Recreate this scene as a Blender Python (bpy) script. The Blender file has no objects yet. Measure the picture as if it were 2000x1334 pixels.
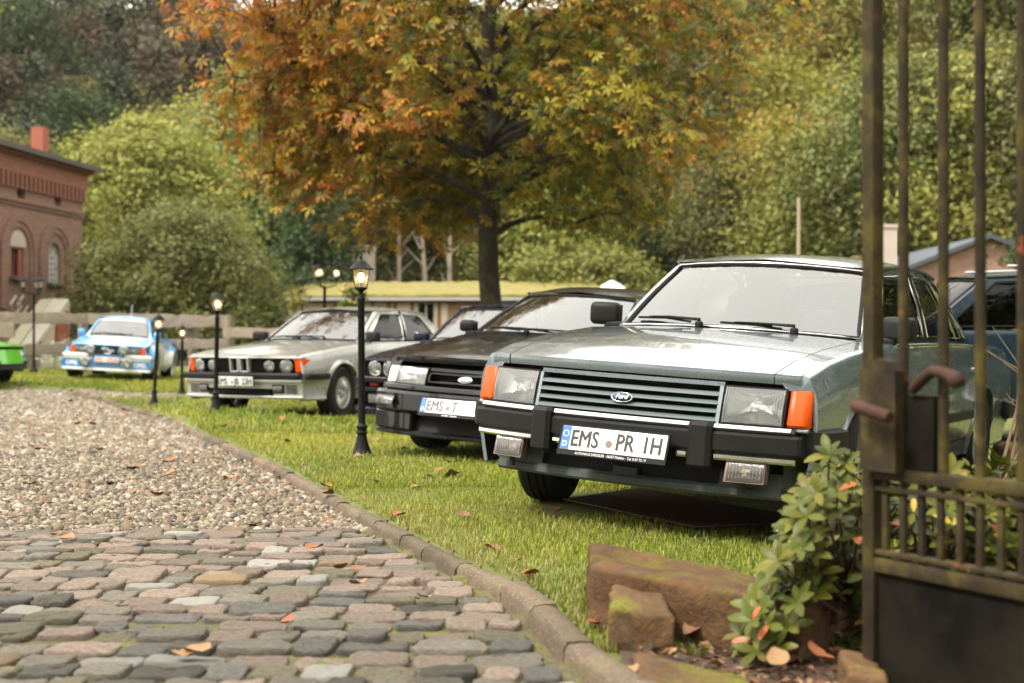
import bpy, bmesh, math, random
import numpy as np
from mathutils import Matrix, Vector, Euler
random.seed(7); RNG = np.random.default_rng(7)
SC = bpy.context.scene; COL = SC.collection; PI = math.pi
rad = math.radians

# ------------------------------------------------------------------ camera, sky, sun, exposure
FPX, YH, CAMZ = 2778.0, 675.0, 0.9
cam = bpy.data.cameras.new('camera'); camo = bpy.data.objects.new('camera', cam); COL.objects.link(camo)
cam.sensor_width = 36; cam.lens = 50.0; cam.clip_end = 2000; cam.clip_start = .05
camo.location = (0, 0, CAMZ); camo.rotation_euler = (PI/2 + math.atan((YH-667)/FPX), 0, 0)
cam.dof.use_dof = True; cam.dof.focus_distance = 6.7; cam.dof.aperture_fstop = 2.7
SC.camera = camo
SUN_EL, SUN_AZ = rad(52), rad(-125)     # azimuth measured from +Y towards +X
world = bpy.data.worlds.new('World'); SC.world = world; world.use_nodes = True
nt = world.node_tree; nt.nodes.clear()
sky = nt.nodes.new('ShaderNodeTexSky'); sky.sky_type = 'NISHITA'; sky.sun_disc = False
sky.sun_elevation = SUN_EL; sky.sun_rotation = SUN_AZ
mixw = nt.nodes.new('ShaderNodeMix'); mixw.data_type = 'RGBA'
mixw.inputs[0].default_value = 0.88; mixw.inputs[7].default_value = (16.5, 15.8, 14.0, 1)   # the overcast layer
bgw = nt.nodes.new('ShaderNodeBackground'); bgw.inputs[1].default_value = 0.056
outw = nt.nodes.new('ShaderNodeOutputWorld')
nt.links.new(sky.outputs[0], mixw.inputs[6]); nt.links.new(mixw.outputs[2], bgw.inputs[0]); nt.links.new(bgw.outputs[0], outw.inputs[0])
sl = bpy.data.lights.new('sun', 'SUN'); sl.energy = 1.5; sl.angle = rad(12); sl.color = (1, .95, .86)
so = bpy.data.objects.new('sun', sl); COL.objects.link(so)
sdir = Vector((math.cos(SUN_EL)*math.sin(SUN_AZ), math.cos(SUN_EL)*math.cos(SUN_AZ), math.sin(SUN_EL)))
so.rotation_euler = sdir.to_track_quat('Z', 'Y').to_euler()
SC.view_settings.view_transform = 'Standard'; SC.view_settings.look = 'None'
SC.view_settings.exposure = 1.85; SC.view_settings.gamma = 1.0
SC.render.engine = 'CYCLES'
cy = SC.cycles; cy.max_bounces = 8; cy.transparent_max_bounces = 16; cy.use_denoising = True
cy.sample_clamp_indirect = 6; cy.caustics_reflective = False; cy.caustics_refractive = False

# ------------------------------------------------------------------ helpers
def at(px, py, d):
    return Vector(((px-1000)*d/FPX, d, CAMZ-(py-YH)*d/FPX))
def X(px, d): return (px-1000)*d/FPX
def Z(py, d): return CAMZ-(py-YH)*d/FPX
def lerp(a, b, t): return a+(b-a)*t

class MB:
    """collects shapes, then links them as ONE mesh object"""
    def __init__(s): s.v = []; s.f = []; s.m = []
    def add(s, vs, fs, mi=0):
        o = len(s.v); s.v.extend([tuple(p) for p in vs]); s.f.extend([tuple(i+o for i in f) for f in fs]); s.m.extend([mi]*len(fs)); return s
    def grid(s, rows, mi=0, flip=False):
        nu = len(rows); nv = len(rows[0]); vs = [p for r in rows for p in r]; fs = []
        for i in range(nu-1):
            for j in range(nv-1):
                q = (i*nv+j, i*nv+j+1, (i+1)*nv+j+1, (i+1)*nv+j)
                fs.append(q[::-1] if flip else q)
        return s.add(vs, fs, mi)
    def box(s, c, size, M=None, mi=0, bev=0.0, seg=2):
        vs, fs = rbox(tuple(size), bev, seg)
        vs = [Vector(p) for p in vs]
        if M is not None: vs = [M @ p for p in vs]
        c = Vector(c); return s.add([p+c for p in vs], fs, mi)
    def hexa(s, p8, mi=0):
        return s.add(p8, [(0,3,2,1),(4,5,6,7),(0,1,5,4),(1,2,6,5),(2,3,7,6),(3,0,4,7)], mi)
    def prism(s, poly, off, mi=0):
        n = len(poly); off = Vector(off); a = [Vector(p) for p in poly]
        return s.add(a+[p+off for p in a], [tuple(range(n))[::-1], tuple(range(n, 2*n))]+[(i, (i+1) % n, n+(i+1) % n, n+i) for i in range(n)], mi)
    def tube(s, pts, r, n=8, mi=0, cap=True, sq=1.0):
        pts = [Vector(p) for p in pts]; rs = r if hasattr(r, '__len__') else [r]*len(pts); rings = []
        ref = Vector((0, 0, 1))
        for i, p in enumerate(pts):
            t = (pts[min(i+1, len(pts)-1)]-pts[max(i-1, 0)]).normalized()
            a = ref if abs(t.dot(ref)) < .95 else Vector((1, 0, 0))
            u = t.cross(a).normalized(); w = u.cross(t)
            rings.append([p+(u*math.cos(2*PI*k/n)*rs[i]+w*math.sin(2*PI*k/n)*rs[i]*sq) for k in range(n)])
        vs = [p for R in rings for p in R]; fs = []
        for i in range(len(rings)-1):
            for k in range(n):
                fs.append((i*n+k, i*n+(k+1) % n, (i+1)*n+(k+1) % n, (i+1)*n+k))
        if cap: fs += [tuple(range(n))[::-1], tuple(range((len(rings)-1)*n, len(rings)*n))]
        return s.add(vs, fs, mi)
    def lathe(s, prof, n=24, M=None, mi=0, a0=0.0, cap=True):
        """prof: (radius, height) about local Z"""
        vs = []; fs = []
        for (r, h) in prof:
            for k in range(n):
                a = a0+2*PI*k/n; p = Vector((r*math.cos(a), r*math.sin(a), h)); vs.append(M @ p if M is not None else p)
        L = len(prof)
        for i in range(L-1):
            for k in range(n): fs.append((i*n+k, i*n+(k+1) % n, (i+1)*n+(k+1) % n, (i+1)*n+k))
        if cap: fs += [tuple(range(n))[::-1], tuple(range((L-1)*n, L*n))]
        return s.add(vs, fs, mi)
    def build(s, name, mats, parent=None, smooth=35, M=None, **kw):
        me = bpy.data.meshes.new(name); me.from_pydata(s.v, [], s.f)
        if not isinstance(mats, (list, tuple)): mats = [mats]
        for m in mats: me.materials.append(m)
        if len(mats) > 1: me.polygons.foreach_set('material_index', s.m)
        if smooth:
            me.polygons.foreach_set('use_smooth', [True]*len(me.polygons)); me.set_sharp_from_angle(angle=rad(smooth))
        me.update()
        return link(name, me, parent, M, **kw)
_rb = {}
def rbox(size, bev, seg=2):
    k = (tuple(round(x, 4) for x in size), round(bev, 4), seg)
    if k not in _rb:
        bm = bmesh.new(); bmesh.ops.create_cube(bm, size=1.0)
        for v in bm.verts: v.co = Vector((v.co.x*size[0], v.co.y*size[1], v.co.z*size[2]))
        if bev > 0: bmesh.ops.bevel(bm, geom=bm.edges[:], offset=min(bev, min(size)*.45), segments=seg, profile=.5, affect='EDGES')
        bm.verts.index_update()
        _rb[k] = ([v.co[:] for v in bm.verts], [tuple(v.index for v in f.verts) for f in bm.faces]); bm.free()
    return _rb[k]
def link(name, me, parent=None, M=None, **kw):
    o = bpy.data.objects.new(name, me); COL.objects.link(o)
    if M is not None: o.matrix_local = M
    if parent is not None: o.parent = parent
    for k, v in kw.items(): o[k] = v
    return o
def tag(o, label, cat, group=None, kind=None):
    o['label'] = label; o['category'] = cat
    if group: o['group'] = group
    if kind: o['kind'] = kind
    return o
def empty(name, loc=(0, 0, 0), rot=(0, 0, 0)):
    o = bpy.data.objects.new(name, None); COL.objects.link(o); o.location = loc; o.rotation_euler = rot; o.empty_display_size = .1; return o
def thing(name, label, cat, loc=(0, 0, 0), rot=(0, 0, 0), group=None):
    return tag(empty(name, loc, rot), label, cat, group)
def copy_tree(o, parent=None):
    c = o.copy(); COL.objects.link(c)
    if parent is not None: c.parent = parent
    for ch in list(o.children): copy_tree(ch, c)
    return c
def npmesh(name, verts, faces, mats, parent=None, smooth=False, attr=None, link_it=True, midx=None, **kw):
    """verts (n,3), faces (m,k) numpy"""
    me = bpy.data.meshes.new(name); m, k = faces.shape
    me.vertices.add(len(verts)); me.vertices.foreach_set('co', np.ascontiguousarray(verts, dtype=np.float32).ravel())
    me.loops.add(m*k); me.loops.foreach_set('vertex_index', np.ascontiguousarray(faces, dtype=np.int32).ravel())
    me.polygons.add(m); me.polygons.foreach_set('loop_start', np.arange(0, m*k, k, dtype=np.int32))
    me.polygons.foreach_set('loop_total', np.full(m, k, dtype=np.int32))
    if smooth: me.polygons.foreach_set('use_smooth', np.ones(m, dtype=bool))
    if attr is not None:
        a = me.attributes.new('tint', 'FLOAT_COLOR', 'POINT'); a.data.foreach_set('color', np.ascontiguousarray(attr, dtype=np.float32).ravel())
    for mt in (mats if isinstance(mats, (list, tuple)) else [mats]): me.materials.append(mt)
    if midx is not None: me.polygons.foreach_set('material_index', np.ascontiguousarray(midx, dtype=np.int32))
    me.update(calc_edges=True); me.validate()
    if not link_it: return me
    return link(name, me, parent, **kw)
def fbm(x, y, s=1.0, seed=0):
    """cheap smooth noise, numpy friendly, about -1..1"""
    r = np.random.default_rng(seed); t = 0
    for i in range(5):
        a = r.uniform(0, 2*PI); f = s*(1.0+.75*i); ph = r.uniform(0, 6.28, 2)
        t = t+np.sin(f*(x*math.cos(a)+y*math.sin(a))+ph[0]+1.3*np.sin(f*.6*(x*math.sin(a)-y*math.cos(a))+ph[1]))/(1+.5*i)
    return t/2.6

# ------------------------------------------------------------------ materials
def newmat(name):
    m = bpy.data.materials.new(name); m.use_nodes = True; n = m.node_tree; n.nodes.clear(); o = n.nodes.new('ShaderNodeOutputMaterial'); return m, n, o
def nd(n, t, **kw):
    x = n.nodes.new(t)
    for k, v in kw.items(): setattr(x, k, v)
    return x
def rgba(c): return (c[0], c[1], c[2], 1)
def ramp(n, fac, stops, interp='LINEAR'):
    r = nd(n, 'ShaderNodeValToRGB'); r.color_ramp.interpolation = interp; e = r.color_ramp.elements
    while len(e) < len(stops): e.new(.5)
    for i, (p, c) in enumerate(stops): e[i].position = p; e[i].color = rgba(c) if hasattr(c, '__len__') else (c, c, c, 1)
    n.links.new(fac, r.inputs[0]); return r.outputs[0]
def coords(n, obj=True): return nd(n, 'ShaderNodeTexCoord').outputs['Object' if obj else 'Generated']
def noise(n, vec, scale, detail=4, rough=.6, dist=0.0):
    x = nd(n, 'ShaderNodeTexNoise'); x.inputs['Scale'].default_value = scale; x.inputs['Detail'].default_value = detail
    x.inputs['Roughness'].default_value = rough; x.inputs['Distortion'].default_value = dist; n.links.new(vec, x.inputs['Vector']); return x.outputs['Fac']
def mixc(n, fac, a, b, mode='MIX'):
    x = nd(n, 'ShaderNodeMix', data_type='RGBA', blend_type=mode)
    for sck, v in ((x.inputs[0], fac), (x.inputs[6], a), (x.inputs[7], b)):
        if isinstance(v, (int, float)): sck.default_value = v
        elif hasattr(v, 'is_output'): n.links.new(v, sck)
        else: sck.default_value = rgba(v)
    return x.outputs[2]
def bumpn(n, h, strength=.3, dist=.02):
    b = nd(n, 'ShaderNodeBump'); b.inputs['Strength'].default_value = strength; b.inputs['Distance'].default_value = dist; n.links.new(h, b.inputs['Height']); return b.outputs[0]
def prin(n, out, base, rough=.5, metal=0.0, coat=0.0, normal=None, spec=.5, coat_rough=.03, trans=0.0):
    p = nd(n, 'ShaderNodeBsdfPrincipled')
    for k, v in (('Base Color', base), ('Roughness', rough)):
        if hasattr(v, 'is_output'): n.links.new(v, p.inputs[k])
        else: p.inputs[k].default_value = rgba(v) if k == 'Base Color' else v
    p.inputs['Metallic'].default_value = metal; p.inputs['Coat Weight'].default_value = coat; p.inputs['Coat Roughness'].default_value = coat_rough
    p.inputs['Specular IOR Level'].default_value = spec
    if normal is not None: n.links.new(normal, p.inputs['Normal'])
    if out is not None: n.links.new(p.outputs[0], out.inputs[0])
    return p
def M_plain(name, c, rough=.5, metal=0.0, coat=0.0, var=None, bump=None, spec=.5):
    """var = (scale, colour2, amount); bump = (scale, strength, distance)"""
    m, n, o = newmat(name); base = c; nm = None; tc = coords(n)
    if var:
        f = ramp(n, noise(n, tc, var[0], 6, .65), [(.35, 0.0), (.7, var[2])]); base = mixc(n, f, c, var[1])
    if bump: nm = bumpn(n, noise(n, tc, bump[0], 5), bump[1], bump[2])
    prin(n, o, base, rough, metal, coat, nm, spec); return m
def M_paint(name, c, metal=.3, rough=.32, drops=0.0, coat=1.0):
    m, n, o = newmat(name); tc = coords(n)
    base = mixc(n, ramp(n, noise(n, tc, 3.0, 6, .7), [(.4, 0.0), (.75, .07)]), c, (c[0]*.7+.02, c[1]*.7+.02, c[2]*.68+.016))
    nm = None
    if drops:
        v = nd(n, 'ShaderNodeTexVoronoi'); v.inputs['Scale'].default_value = 55; n.links.new(tc, v.inputs['Vector'])
        h = ramp(n, v.outputs['Distance'], [(0.0, 1.0), (.28, 0.0)]); nm = bumpn(n, h, drops, .006)
    r = ramp(n, noise(n, tc, 9.0, 5), [(.3, rough-.05), (.8, rough+.12)])
    prin(n, o, base, r, metal, coat, nm, .5*coat)
    return m
def M_glass(name, tint=(.72, .8, .78), ior=2.75, rough=0.0):
    m, n, o = newmat(name)
    fr = nd(n, 'ShaderNodeFresnel'); fr.inputs[0].default_value = ior
    g = nd(n, 'ShaderNodeBsdfGlossy'); g.inputs['Roughness'].default_value = rough; g.inputs[0].default_value = (.97, .98, 1, 1)
    t = nd(n, 'ShaderNodeBsdfTransparent'); t.inputs[0].default_value = rgba(tint)
    mx = nd(n, 'ShaderNodeMixShader'); n.links.new(fr.outputs[0], mx.inputs[0]); n.links.new(t.outputs[0], mx.inputs[1]); n.links.new(g.outputs[0], mx.inputs[2])
    n.links.new(mx.outputs[0], o.inputs[0]); return m
def M_lens(name, tint=(.9, .92, .9), ribs=0.0):
    m, n, o = newmat(name); tc = coords(n)
    fr = nd(n, 'ShaderNodeFresnel'); fr.inputs[0].default_value = 1.7
    g = nd(n, 'ShaderNodeBsdfGlossy'); g.inputs['Roughness'].default_value = .08
    t = nd(n, 'ShaderNodeBsdfTransparent'); t.inputs[0].default_value = rgba(tint)
    d = nd(n, 'ShaderNodeBsdfDiffuse'); d.inputs[0].default_value = rgba([x*.8 for x in tint])
    if ribs:
        w = nd(n, 'ShaderNodeTexWave', wave_type='BANDS', bands_direction='Y'); w.inputs['Scale'].default_value = ribs; n.links.new(tc, w.inputs[0])
        b = bumpn(n, w.outputs['Fac'], .5, .004); n.links.new(b, g.inputs['Normal']); n.links.new(b, fr.inputs['Normal'])
        fac = ramp(n, w.outputs['Fac'], [(0.2, .08), (.9, .24)])
    m1 = nd(n, 'ShaderNodeMixShader'); m1.inputs[0].default_value = .22
    if ribs: n.links.new(fac, m1.inputs[0])
    n.links.new(t.outputs[0], m1.inputs[1]); n.links.new(d.outputs[0], m1.inputs[2])
    m2 = nd(n, 'ShaderNodeMixShader'); n.links.new(fr.outputs[0], m2.inputs[0]); n.links.new(m1.outputs[0], m2.inputs[1]); n.links.new(g.outputs[0], m2.inputs[2])
    n.links.new(m2.outputs[0], o.inputs[0]); return m
def M_emit(name, c, s):
    m, n, o = newmat(name); e = nd(n, 'ShaderNodeEmission'); e.inputs[0].default_value = rgba(c); e.inputs[1].default_value = s; n.links.new(e.outputs[0], o.inputs[0]); return m
def M_leaf(name, cols, trans=.35, scale=.6, rough=.5, treevar=.25, spec=.3):
    """leaf colours vary per leaf (mesh island) and per tree (object random)"""
    m, n, o = newmat(name); geo = nd(n, 'ShaderNodeNewGeometry'); oi = nd(n, 'ShaderNodeObjectInfo')
    k = len(cols); c = ramp(n, geo.outputs['Random Per Island'], [(i/(k-1), cols[i]) for i in range(k)])
    hs = nd(n, 'ShaderNodeHueSaturation'); mr = nd(n, 'ShaderNodeMapRange'); mr.inputs[3].default_value = 1-treevar; mr.inputs[4].default_value = 1+treevar
    n.links.new(oi.outputs['Random'], mr.inputs[0]); n.links.new(mr.outputs[0], hs.inputs['Value']); n.links.new(c, hs.inputs['Color'])
    mh = nd(n, 'ShaderNodeMapRange'); mh.inputs[3].default_value = .5-.035*treevar/.25; mh.inputs[4].default_value = .5+.02*treevar/.25
    mm = nd(n, 'ShaderNodeMath', operation='FRACT'); m7 = nd(n, 'ShaderNodeMath', operation='MULTIPLY'); m7.inputs[1].default_value = 7.31
    n.links.new(oi.outputs['Random'], m7.inputs[0]); n.links.new(m7.outputs[0], mm.inputs[0]); n.links.new(mm.outputs[0], mh.inputs[0]); n.links.new(mh.outputs[0], hs.inputs['Hue'])
    p = prin(n, None, hs.outputs[0], rough, spec=spec)
    t = nd(n, 'ShaderNodeBsdfTranslucent'); n.links.new(hs.outputs[0], t.inputs[0])
    mx = nd(n, 'ShaderNodeMixShader'); mx.inputs[0].default_value = trans; n.links.new(p.outputs[0], mx.inputs[1]); n.links.new(t.outputs[0], mx.inputs[2]); n.links.new(mx.outputs[0], o.inputs[0]); return m
def M_tint(name, rough=.5, trans=.0, bump=None, spec=.4, grain=None):
    """colour stored on the points of the mesh (attribute tint): the natural colour of each stone, blade or leaf"""
    m, n, o = newmat(name); a = nd(n, 'ShaderNodeAttribute', attribute_name='tint'); c = a.outputs['Color']; tc = coords(n)
    if grain: c = mixc(n, ramp(n, noise(n, tc, grain[0], 5, .7), [(.3, 0.0), (.7, grain[1])]), c, mixc(n, 1.0, c, (.35, .33, .3), 'MULTIPLY'))
    nm = bumpn(n, noise(n, tc, bump[0], 5), bump[1], bump[2]) if bump else None
    p = prin(n, None if trans else o, c, rough, normal=nm, spec=spec)
    if trans:
        t = nd(n, 'ShaderNodeBsdfTranslucent'); n.links.new(c, t.inputs[0]); mx = nd(n, 'ShaderNodeMixShader'); mx.inputs[0].default_value = trans
        n.links.new(p.outputs[0], mx.inputs[1]); n.links.new(t.outputs[0], mx.inputs[2]); n.links.new(mx.outputs[0], o.inputs[0])
    return m
MT = {}
MT['black'] = M_plain('black_rubber', (.008, .008, .008), .6, var=(8, (.018, .018, .018), .5), spec=.18)
MT['plastic'] = M_plain('black_plastic', (.011, .0105, .0105), .5, var=(6, (.02, .02, .019), .5), spec=.18)
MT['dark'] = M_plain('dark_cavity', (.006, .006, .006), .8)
MT['tyre'] = M_plain('tyre_rubber', (.010, .010, .010), .8, var=(12, (.03, .027, .023), .5), bump=(60, .3, .004), spec=.2)
MT['chrome'] = M_plain('chrome', (.75, .75, .74), .12, 1.0, var=(14, (.4, .39, .36), .5))
MT['satin'] = M_plain('satin_chrome', (.7, .7, .68), .4, .5)
MT['reflector'] = M_plain('lamp_reflector', (.6, .61, .6), .16, 1.0)
MT['alloy'] = M_plain('alloy', (.55, .56, .57), .38, .7, var=(20, (.3, .29, .27), .4))
MT['whitealloy'] = M_plain('white_alloy', (.75, .76, .77), .4, .1)
MT['glass'] = M_glass('car_glass')
MT['dglass'] = M_glass('dark_car_glass', (.3, .35, .34), 1.32)
MT['tinted'] = M_glass('tinted_glass', (.03, .035, .035), 1.35)
MT['foglens'] = M_lens('fog_lens', (.62, .57, .5), ribs=22.0)
MT['wglass'] = M_glass('window_glass', (.5, .55, .55), 1.7)
MT['lens'] = M_lens('clear_lens', ribs=28.0)
MT['lensclear'] = M_lens('plain_lens')
MT['amber'] = M_plain('amber_lens', (.62, .07, .003), .35, spec=.25, bump=(90, .25, .003))
MT['clearamber'] = M_plain('frosted_indicator', (.62, .55, .5), .2, coat=1.0)
MT['redlens'] = M_plain('red_lens', (.35, .01, .01), .2, coat=1.0)
MT['plate'] = M_plain('plate_white', (.78, .78, .74), .35, coat=.4)
MT['platetext'] = M_plain('plate_black', (.012, .012, .012), .4)
MT['platered'] = M_plain('plate_red', (.55, .05, .05), .4)
MT['blue_band'] = M_plain('plate_blue', (.01, .13, .5), .35, coat=.4)
MT['fabric'] = M_plain('seat_fabric', (.11, .108, .105), .9, var=(30, (.16, .155, .14), .5))
MT['badge_blue'] = M_plain('badge_blue', (.012, .03, .12), .25, coat=1.0)
MT['silverprint'] = M_plain('silver_print', (.7, .7, .7), .3, .6)
MT['whiteprint'] = M_plain('white_print', (.8, .8, .8), .4)
MT['seal'] = M_plain('plate_seal', (.13, .12, .115), .5, var=(90, (.26, .07, .05), .7))
# ------------------------------------------------------------------ cars
def ip(pts, x):
    xs = [p[0] for p in pts]; ys = [p[1] for p in pts]
    if xs[0] > xs[-1]: xs = xs[::-1]; ys = ys[::-1]
    return float(np.interp(x, xs, ys))
PROF = [(0, .93), (.12, .965), (.3, .99), (.5, 1.0), (.62, 1.0), (.68, .992), (.85, .965), (1.0, .93)]
def text_obj(name, s, size, mat, parent, M, ext=.0012, off=0.0, shear=0.0, align='LEFT', xs=1.0, bold=0.0):
    cu = bpy.data.curves.new('t', 'FONT'); cu.body = s; cu.size = size; cu.extrude = ext; cu.offset = off; cu.shear = shear; cu.align_x = align; cu.align_y = 'CENTER'; cu.resolution_u = 3
    o = bpy.data.objects.new('t', cu); COL.objects.link(o); dg = bpy.context.evaluated_depsgraph_get(); dg.update()
    me = bpy.data.meshes.new_from_object(o.evaluated_get(dg)); bpy.data.objects.remove(o); me.materials.clear(); me.materials.append(mat)
    for v in me.vertices: v.co.x *= xs
    if bold:
        V = [v.co.copy() for v in me.vertices]; Fs = [tuple(f.vertices) for f in me.polygons]; n_ = len(V); vs = []; fs = []
        for k, (dx, dy) in enumerate(((0, 0), (bold, 0), (-bold, 0), (0, bold*.7), (0, -bold*.7))): vs += [(p.x+dx, p.y+dy, p.z+.00012*k) for p in V]; fs += [tuple(i+k*n_ for i in f) for f in Fs]
        me = bpy.data.meshes.new(name); me.from_pydata(vs, [], fs); me.materials.append(mat)
    return link(name, me, parent, M)
class Car:
    def __init__(s, name, label, sp, loc, rz, rx=0.0, ry=0.0):
        s.sp = sp; s.root = thing(name, label, 'car', loc, (0, 0, 0), 'classic cars parked on the lawn')
        s.root.rotation_mode = 'QUATERNION'
        s.root.rotation_quaternion = (Matrix.Rotation(rz, 4, 'Z') @ Matrix.Rotation(ry, 4, 'Y') @ Matrix.Rotation(rx, 4, 'X')).to_quaternion()
        s.paint = sp['paint']; s.xn = sp['xn']; s.xt = sp['xt']; s.zs = sp.get('zs', .24)
        s.bow = sp.get('bow', .12); s.lean = sp.get('lean', .1); s.prof = sp.get('prof', PROF); s.r = sp.get('r', .045)
    def w(s, x): return ip(s.sp['halfw'], x)
    def top(s, x): return ip(s.sp['top'], x)
    def zb(s, x):
        z = s.zs; R = s.sp['Ra']; zc = s.sp['rw']
        for xc in (0.0, -s.sp['wb']):
            d = abs(x-xc)
            if d < R: z = max(z, zc+math.sqrt(R*R-d*d))
        return z
    def ys(s, x, z):
        t = s.top(x); f = min(1, max(0, (z-s.zs)/(t-s.zs))); return s.w(x)*float(np.interp(f, [p[0] for p in s.prof], [p[1] for p in s.prof]))
    def F(s, y, z, d=0.0):
        wn = s.w(s.xn); return Vector((s.xn+d-s.bow*(min(abs(y)/wn, 1.15))**2.2-s.lean*(z-.55), y, z))
    def Fv(s, y, z, d=0.0):
        wn = s.w(s.xn); return Vector((s.xn+d-s.bow*(min(abs(y)/wn, 1.15))**2.2-s.lean*(.48-.55)-.03*(z-.48), y, z))
    def B(s, y, z, d=0.0):
        wn = s.w(s.xt); return Vector((s.xt-d+.06*(min(abs(y)/wn, 1.1))**2.2+.1*(z-.6), y, z))
    # --- helper: a box lying on the curved nose (or tail) surface
    def fbox(s, mb, y0, y1, z0, z1, d0, d1, n=None, mi=0, P=None, ch=0.0):
        P = P or s.F; n = n or max(1, int(abs(y1-y0)/.12)); c = ch
        ring = [(z0+c, d1), (z0, d1-c), (z0, d0), (z1, d0), (z1, d1-c), (z1-c, d1)] if c else [(z0, d1), (z0, d0), (z1, d0), (z1, d1)]
        k = len(ring); vs = []; fs = []
        ysx = [lerp(y0, y1, i/n) for i in range(n+1)]
        ins = [0]*(n+1)
        if c:
            ysx = [y0, y0+c]+[lerp(y0, y1, i/n) for i in range(1, n)]+[y1-c, y1]; ins = [c]+[0]*(len(ysx)-2)+[c]
        for y, i_ in zip(ysx, ins):
            for (z, d) in ring: vs.append(P(y, z, d-i_ if d > d0+1e-6 else d))
        m = len(ysx)
        for i in range(m-1):
            for j in range(k): fs.append((i*k+j, i*k+(j+1) % k, (i+1)*k+(j+1) % k, (i+1)*k+j))
        fs += [tuple(range(k))[::-1], tuple(range((m-1)*k, m*k))]
        mb.add(vs, fs, mi)
    def fpart(s, name, y0, y1, z0, z1, d0, d1, mat, parent=None, ch=.006, P=None, n=None):
        mb = MB(); s.fbox(mb, y0, y1, z0, z1, d0, d1, n, 0, P, ch); return mb.build(name, mat, parent or s.root, 30)
    def fM(s, y, z, d):
        """matrix lying on the nose: local X = towards +y, local Y = up the nose, local Z = outwards"""
        p = s.F(y, z, d); ty = (s.F(y+.02, z, d)-s.F(y-.02, z, d)).normalized(); tz = (s.F(y, z+.02, d)-s.F(y, z-.02, d)).normalized()
        nn = ty.cross(tz).normalized(); tz = nn.cross(ty)
        return Matrix(((ty.x, tz.x, nn.x, p.x), (ty.y, tz.y, nn.y, p.y), (ty.z, tz.z, nn.z, p.z), (0, 0, 0, 1)))
    # --- body
    def side_cols(s, x0, x1):
        xs = set([x0, x1]); n = max(2, int(abs(x1-x0)/.09)); xs |= {lerp(x0, x1, i/n) for i in range(n+1)}
        for xc in (0.0, -s.sp['wb']):
            for i in range(19):
                x = xc+s.sp['Ra']*math.cos(PI*i/18)*.9995
                if min(x0, x1) < x < max(x0, x1): xs.add(x)
        return sorted(xs, reverse=True)
    def side_panel(s, mb, x0, x1, sg, zlo=None, zhi=None, corner=True, lip=.012, mapx=None, ns=14):
        rows = []; r = s.r
        for x in s.side_cols(x0, x1):
            zt = (s.top(x)-r) if zhi is None else zhi(x)
            z0 = max(s.zb(x), zlo if zlo is not None else 0); col = []
            y0 = s.ys(x, z0); col.append((x, sg*(y0-lip*2.5), z0))
            for i in range(ns+1):
                z = lerp(z0, zt, i/ns); col.append((x, sg*s.ys(x, z), z))
            if corner and zhi is None:
                yc = s.ys(x, zt)-r
                for a in (30, 60, 90): col.append((x, sg*(yc+r*math.cos(rad(a))), zt+r*math.sin(rad(a))))
            rows.append(col)
        # return edges so that the gaps look deep
        e0 = [(p[0]-.0, p[1]-sg*.02, p[2]) for p in rows[0]]; e1 = [(p[0], p[1]-sg*.02, p[2]) for p in rows[-1]]
        mb.grid([e0]+rows+[e1], flip=(sg < 0)); return mb
    def yc(s, x): return s.ys(x, s.top(x)-s.r)-s.r
    def crown(s, y, x): c = s.sp.get('crown', .03)*min(1, max(.15, (s.xn-.1-x)/.5)); return c*(1-min(1, (abs(y)/max(.1, s.yc(x))))**2)
    def Xf(s, u, y):
        sp = s.sp; wn = s.w(s.xn); xn = s.xn-s.bow*(min(1.1, abs(y)/wn))**2.2-s.lean*(s.top(s.xn)-.55)
        xc = sp['xa0']+sp['b0']*(1-min(1, abs(y)/sp['ya0'])**2); return lerp(xn, xc, u)
    def deck_x(s, u, y):
        sp = s.sp; xc = sp['xc0']-sp.get('rb0', .1)*(1-min(1, abs(y)/sp['yc0'])**2); xt = s.xt+.06*(abs(y)/s.w(s.xt))**2.2+.1*(s.top(s.xt)-.6)
        return lerp(xc, xt, u)
    def hood_grid(s, y0, y1, u0, u1, n=14, m=16, X=None, lip=0.0):
        X = X or s.Xf; rows = []
        us = [lerp(u0, u1, i/m) for i in range(m+1)]
        if lip: us = [lerp(u0, u0+.12, i/4) for i in range(4)]+[lerp(u0+.12, u1, i/m) for i in range(m+1)]
        for u in us:
            xs_ = X(u, .95*s.w(s.xn)); f0, f1 = y0(xs_) if callable(y0) else y0, y1(xs_) if callable(y1) else y1
            row = []
            for j in range(n+1):
                y = lerp(f0, f1, j/n); x = X(u, y); row.append(Vector((x, y, s.top(xs_)+s.crown(y, xs_)+(s.sp['scoop'](x, y) if 'scoop' in s.sp else 0))))
            rows.append(row)
        if lip:
            rows = [[p+Vector((-.004, 0, -lip)) for p in rows[0]], [p+Vector((.004, 0, -lip*.5)) for p in rows[0]]]+rows
        return rows
    def build_body(s):
        sp = s.sp; P = s.paint; root = s.root; g = .0035; r = s.r
        xa, xd3 = sp['doors'][0], sp['doors'][-1]
        xn_s = s.Xf(0, s.w(s.xn)); hy = sp.get('hy', .86)
        body = MB()
        xt_s = s.deck_x(1, s.w(s.xt))
        for sg in (1, -1):
            s.side_panel(body, xn_s, xa+g, sg)
            s.side_panel(body, xd3-g, xt_s, sg)
            s.side_panel(body, xa-g, xd3+g, sg, zlo=s.zs, zhi=lambda x: s.zs+.10, corner=False, ns=3)
            # fender tops and deck strips
            f0 = lambda x, sg=sg: sg*s.yc(x); f1 = lambda x, sg=sg: sg*(s.yc(x)*hy+.002)
            rows = s.hood_grid(f0, f1, 0, 1, n=3, lip=sp.get('lip', .04)); body.grid(rows, flip=(sg > 0))
            rows = s.hood_grid(f0, f1, 0, 1, n=3, X=s.deck_x); body.grid(rows, flip=(sg < 0))
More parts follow.
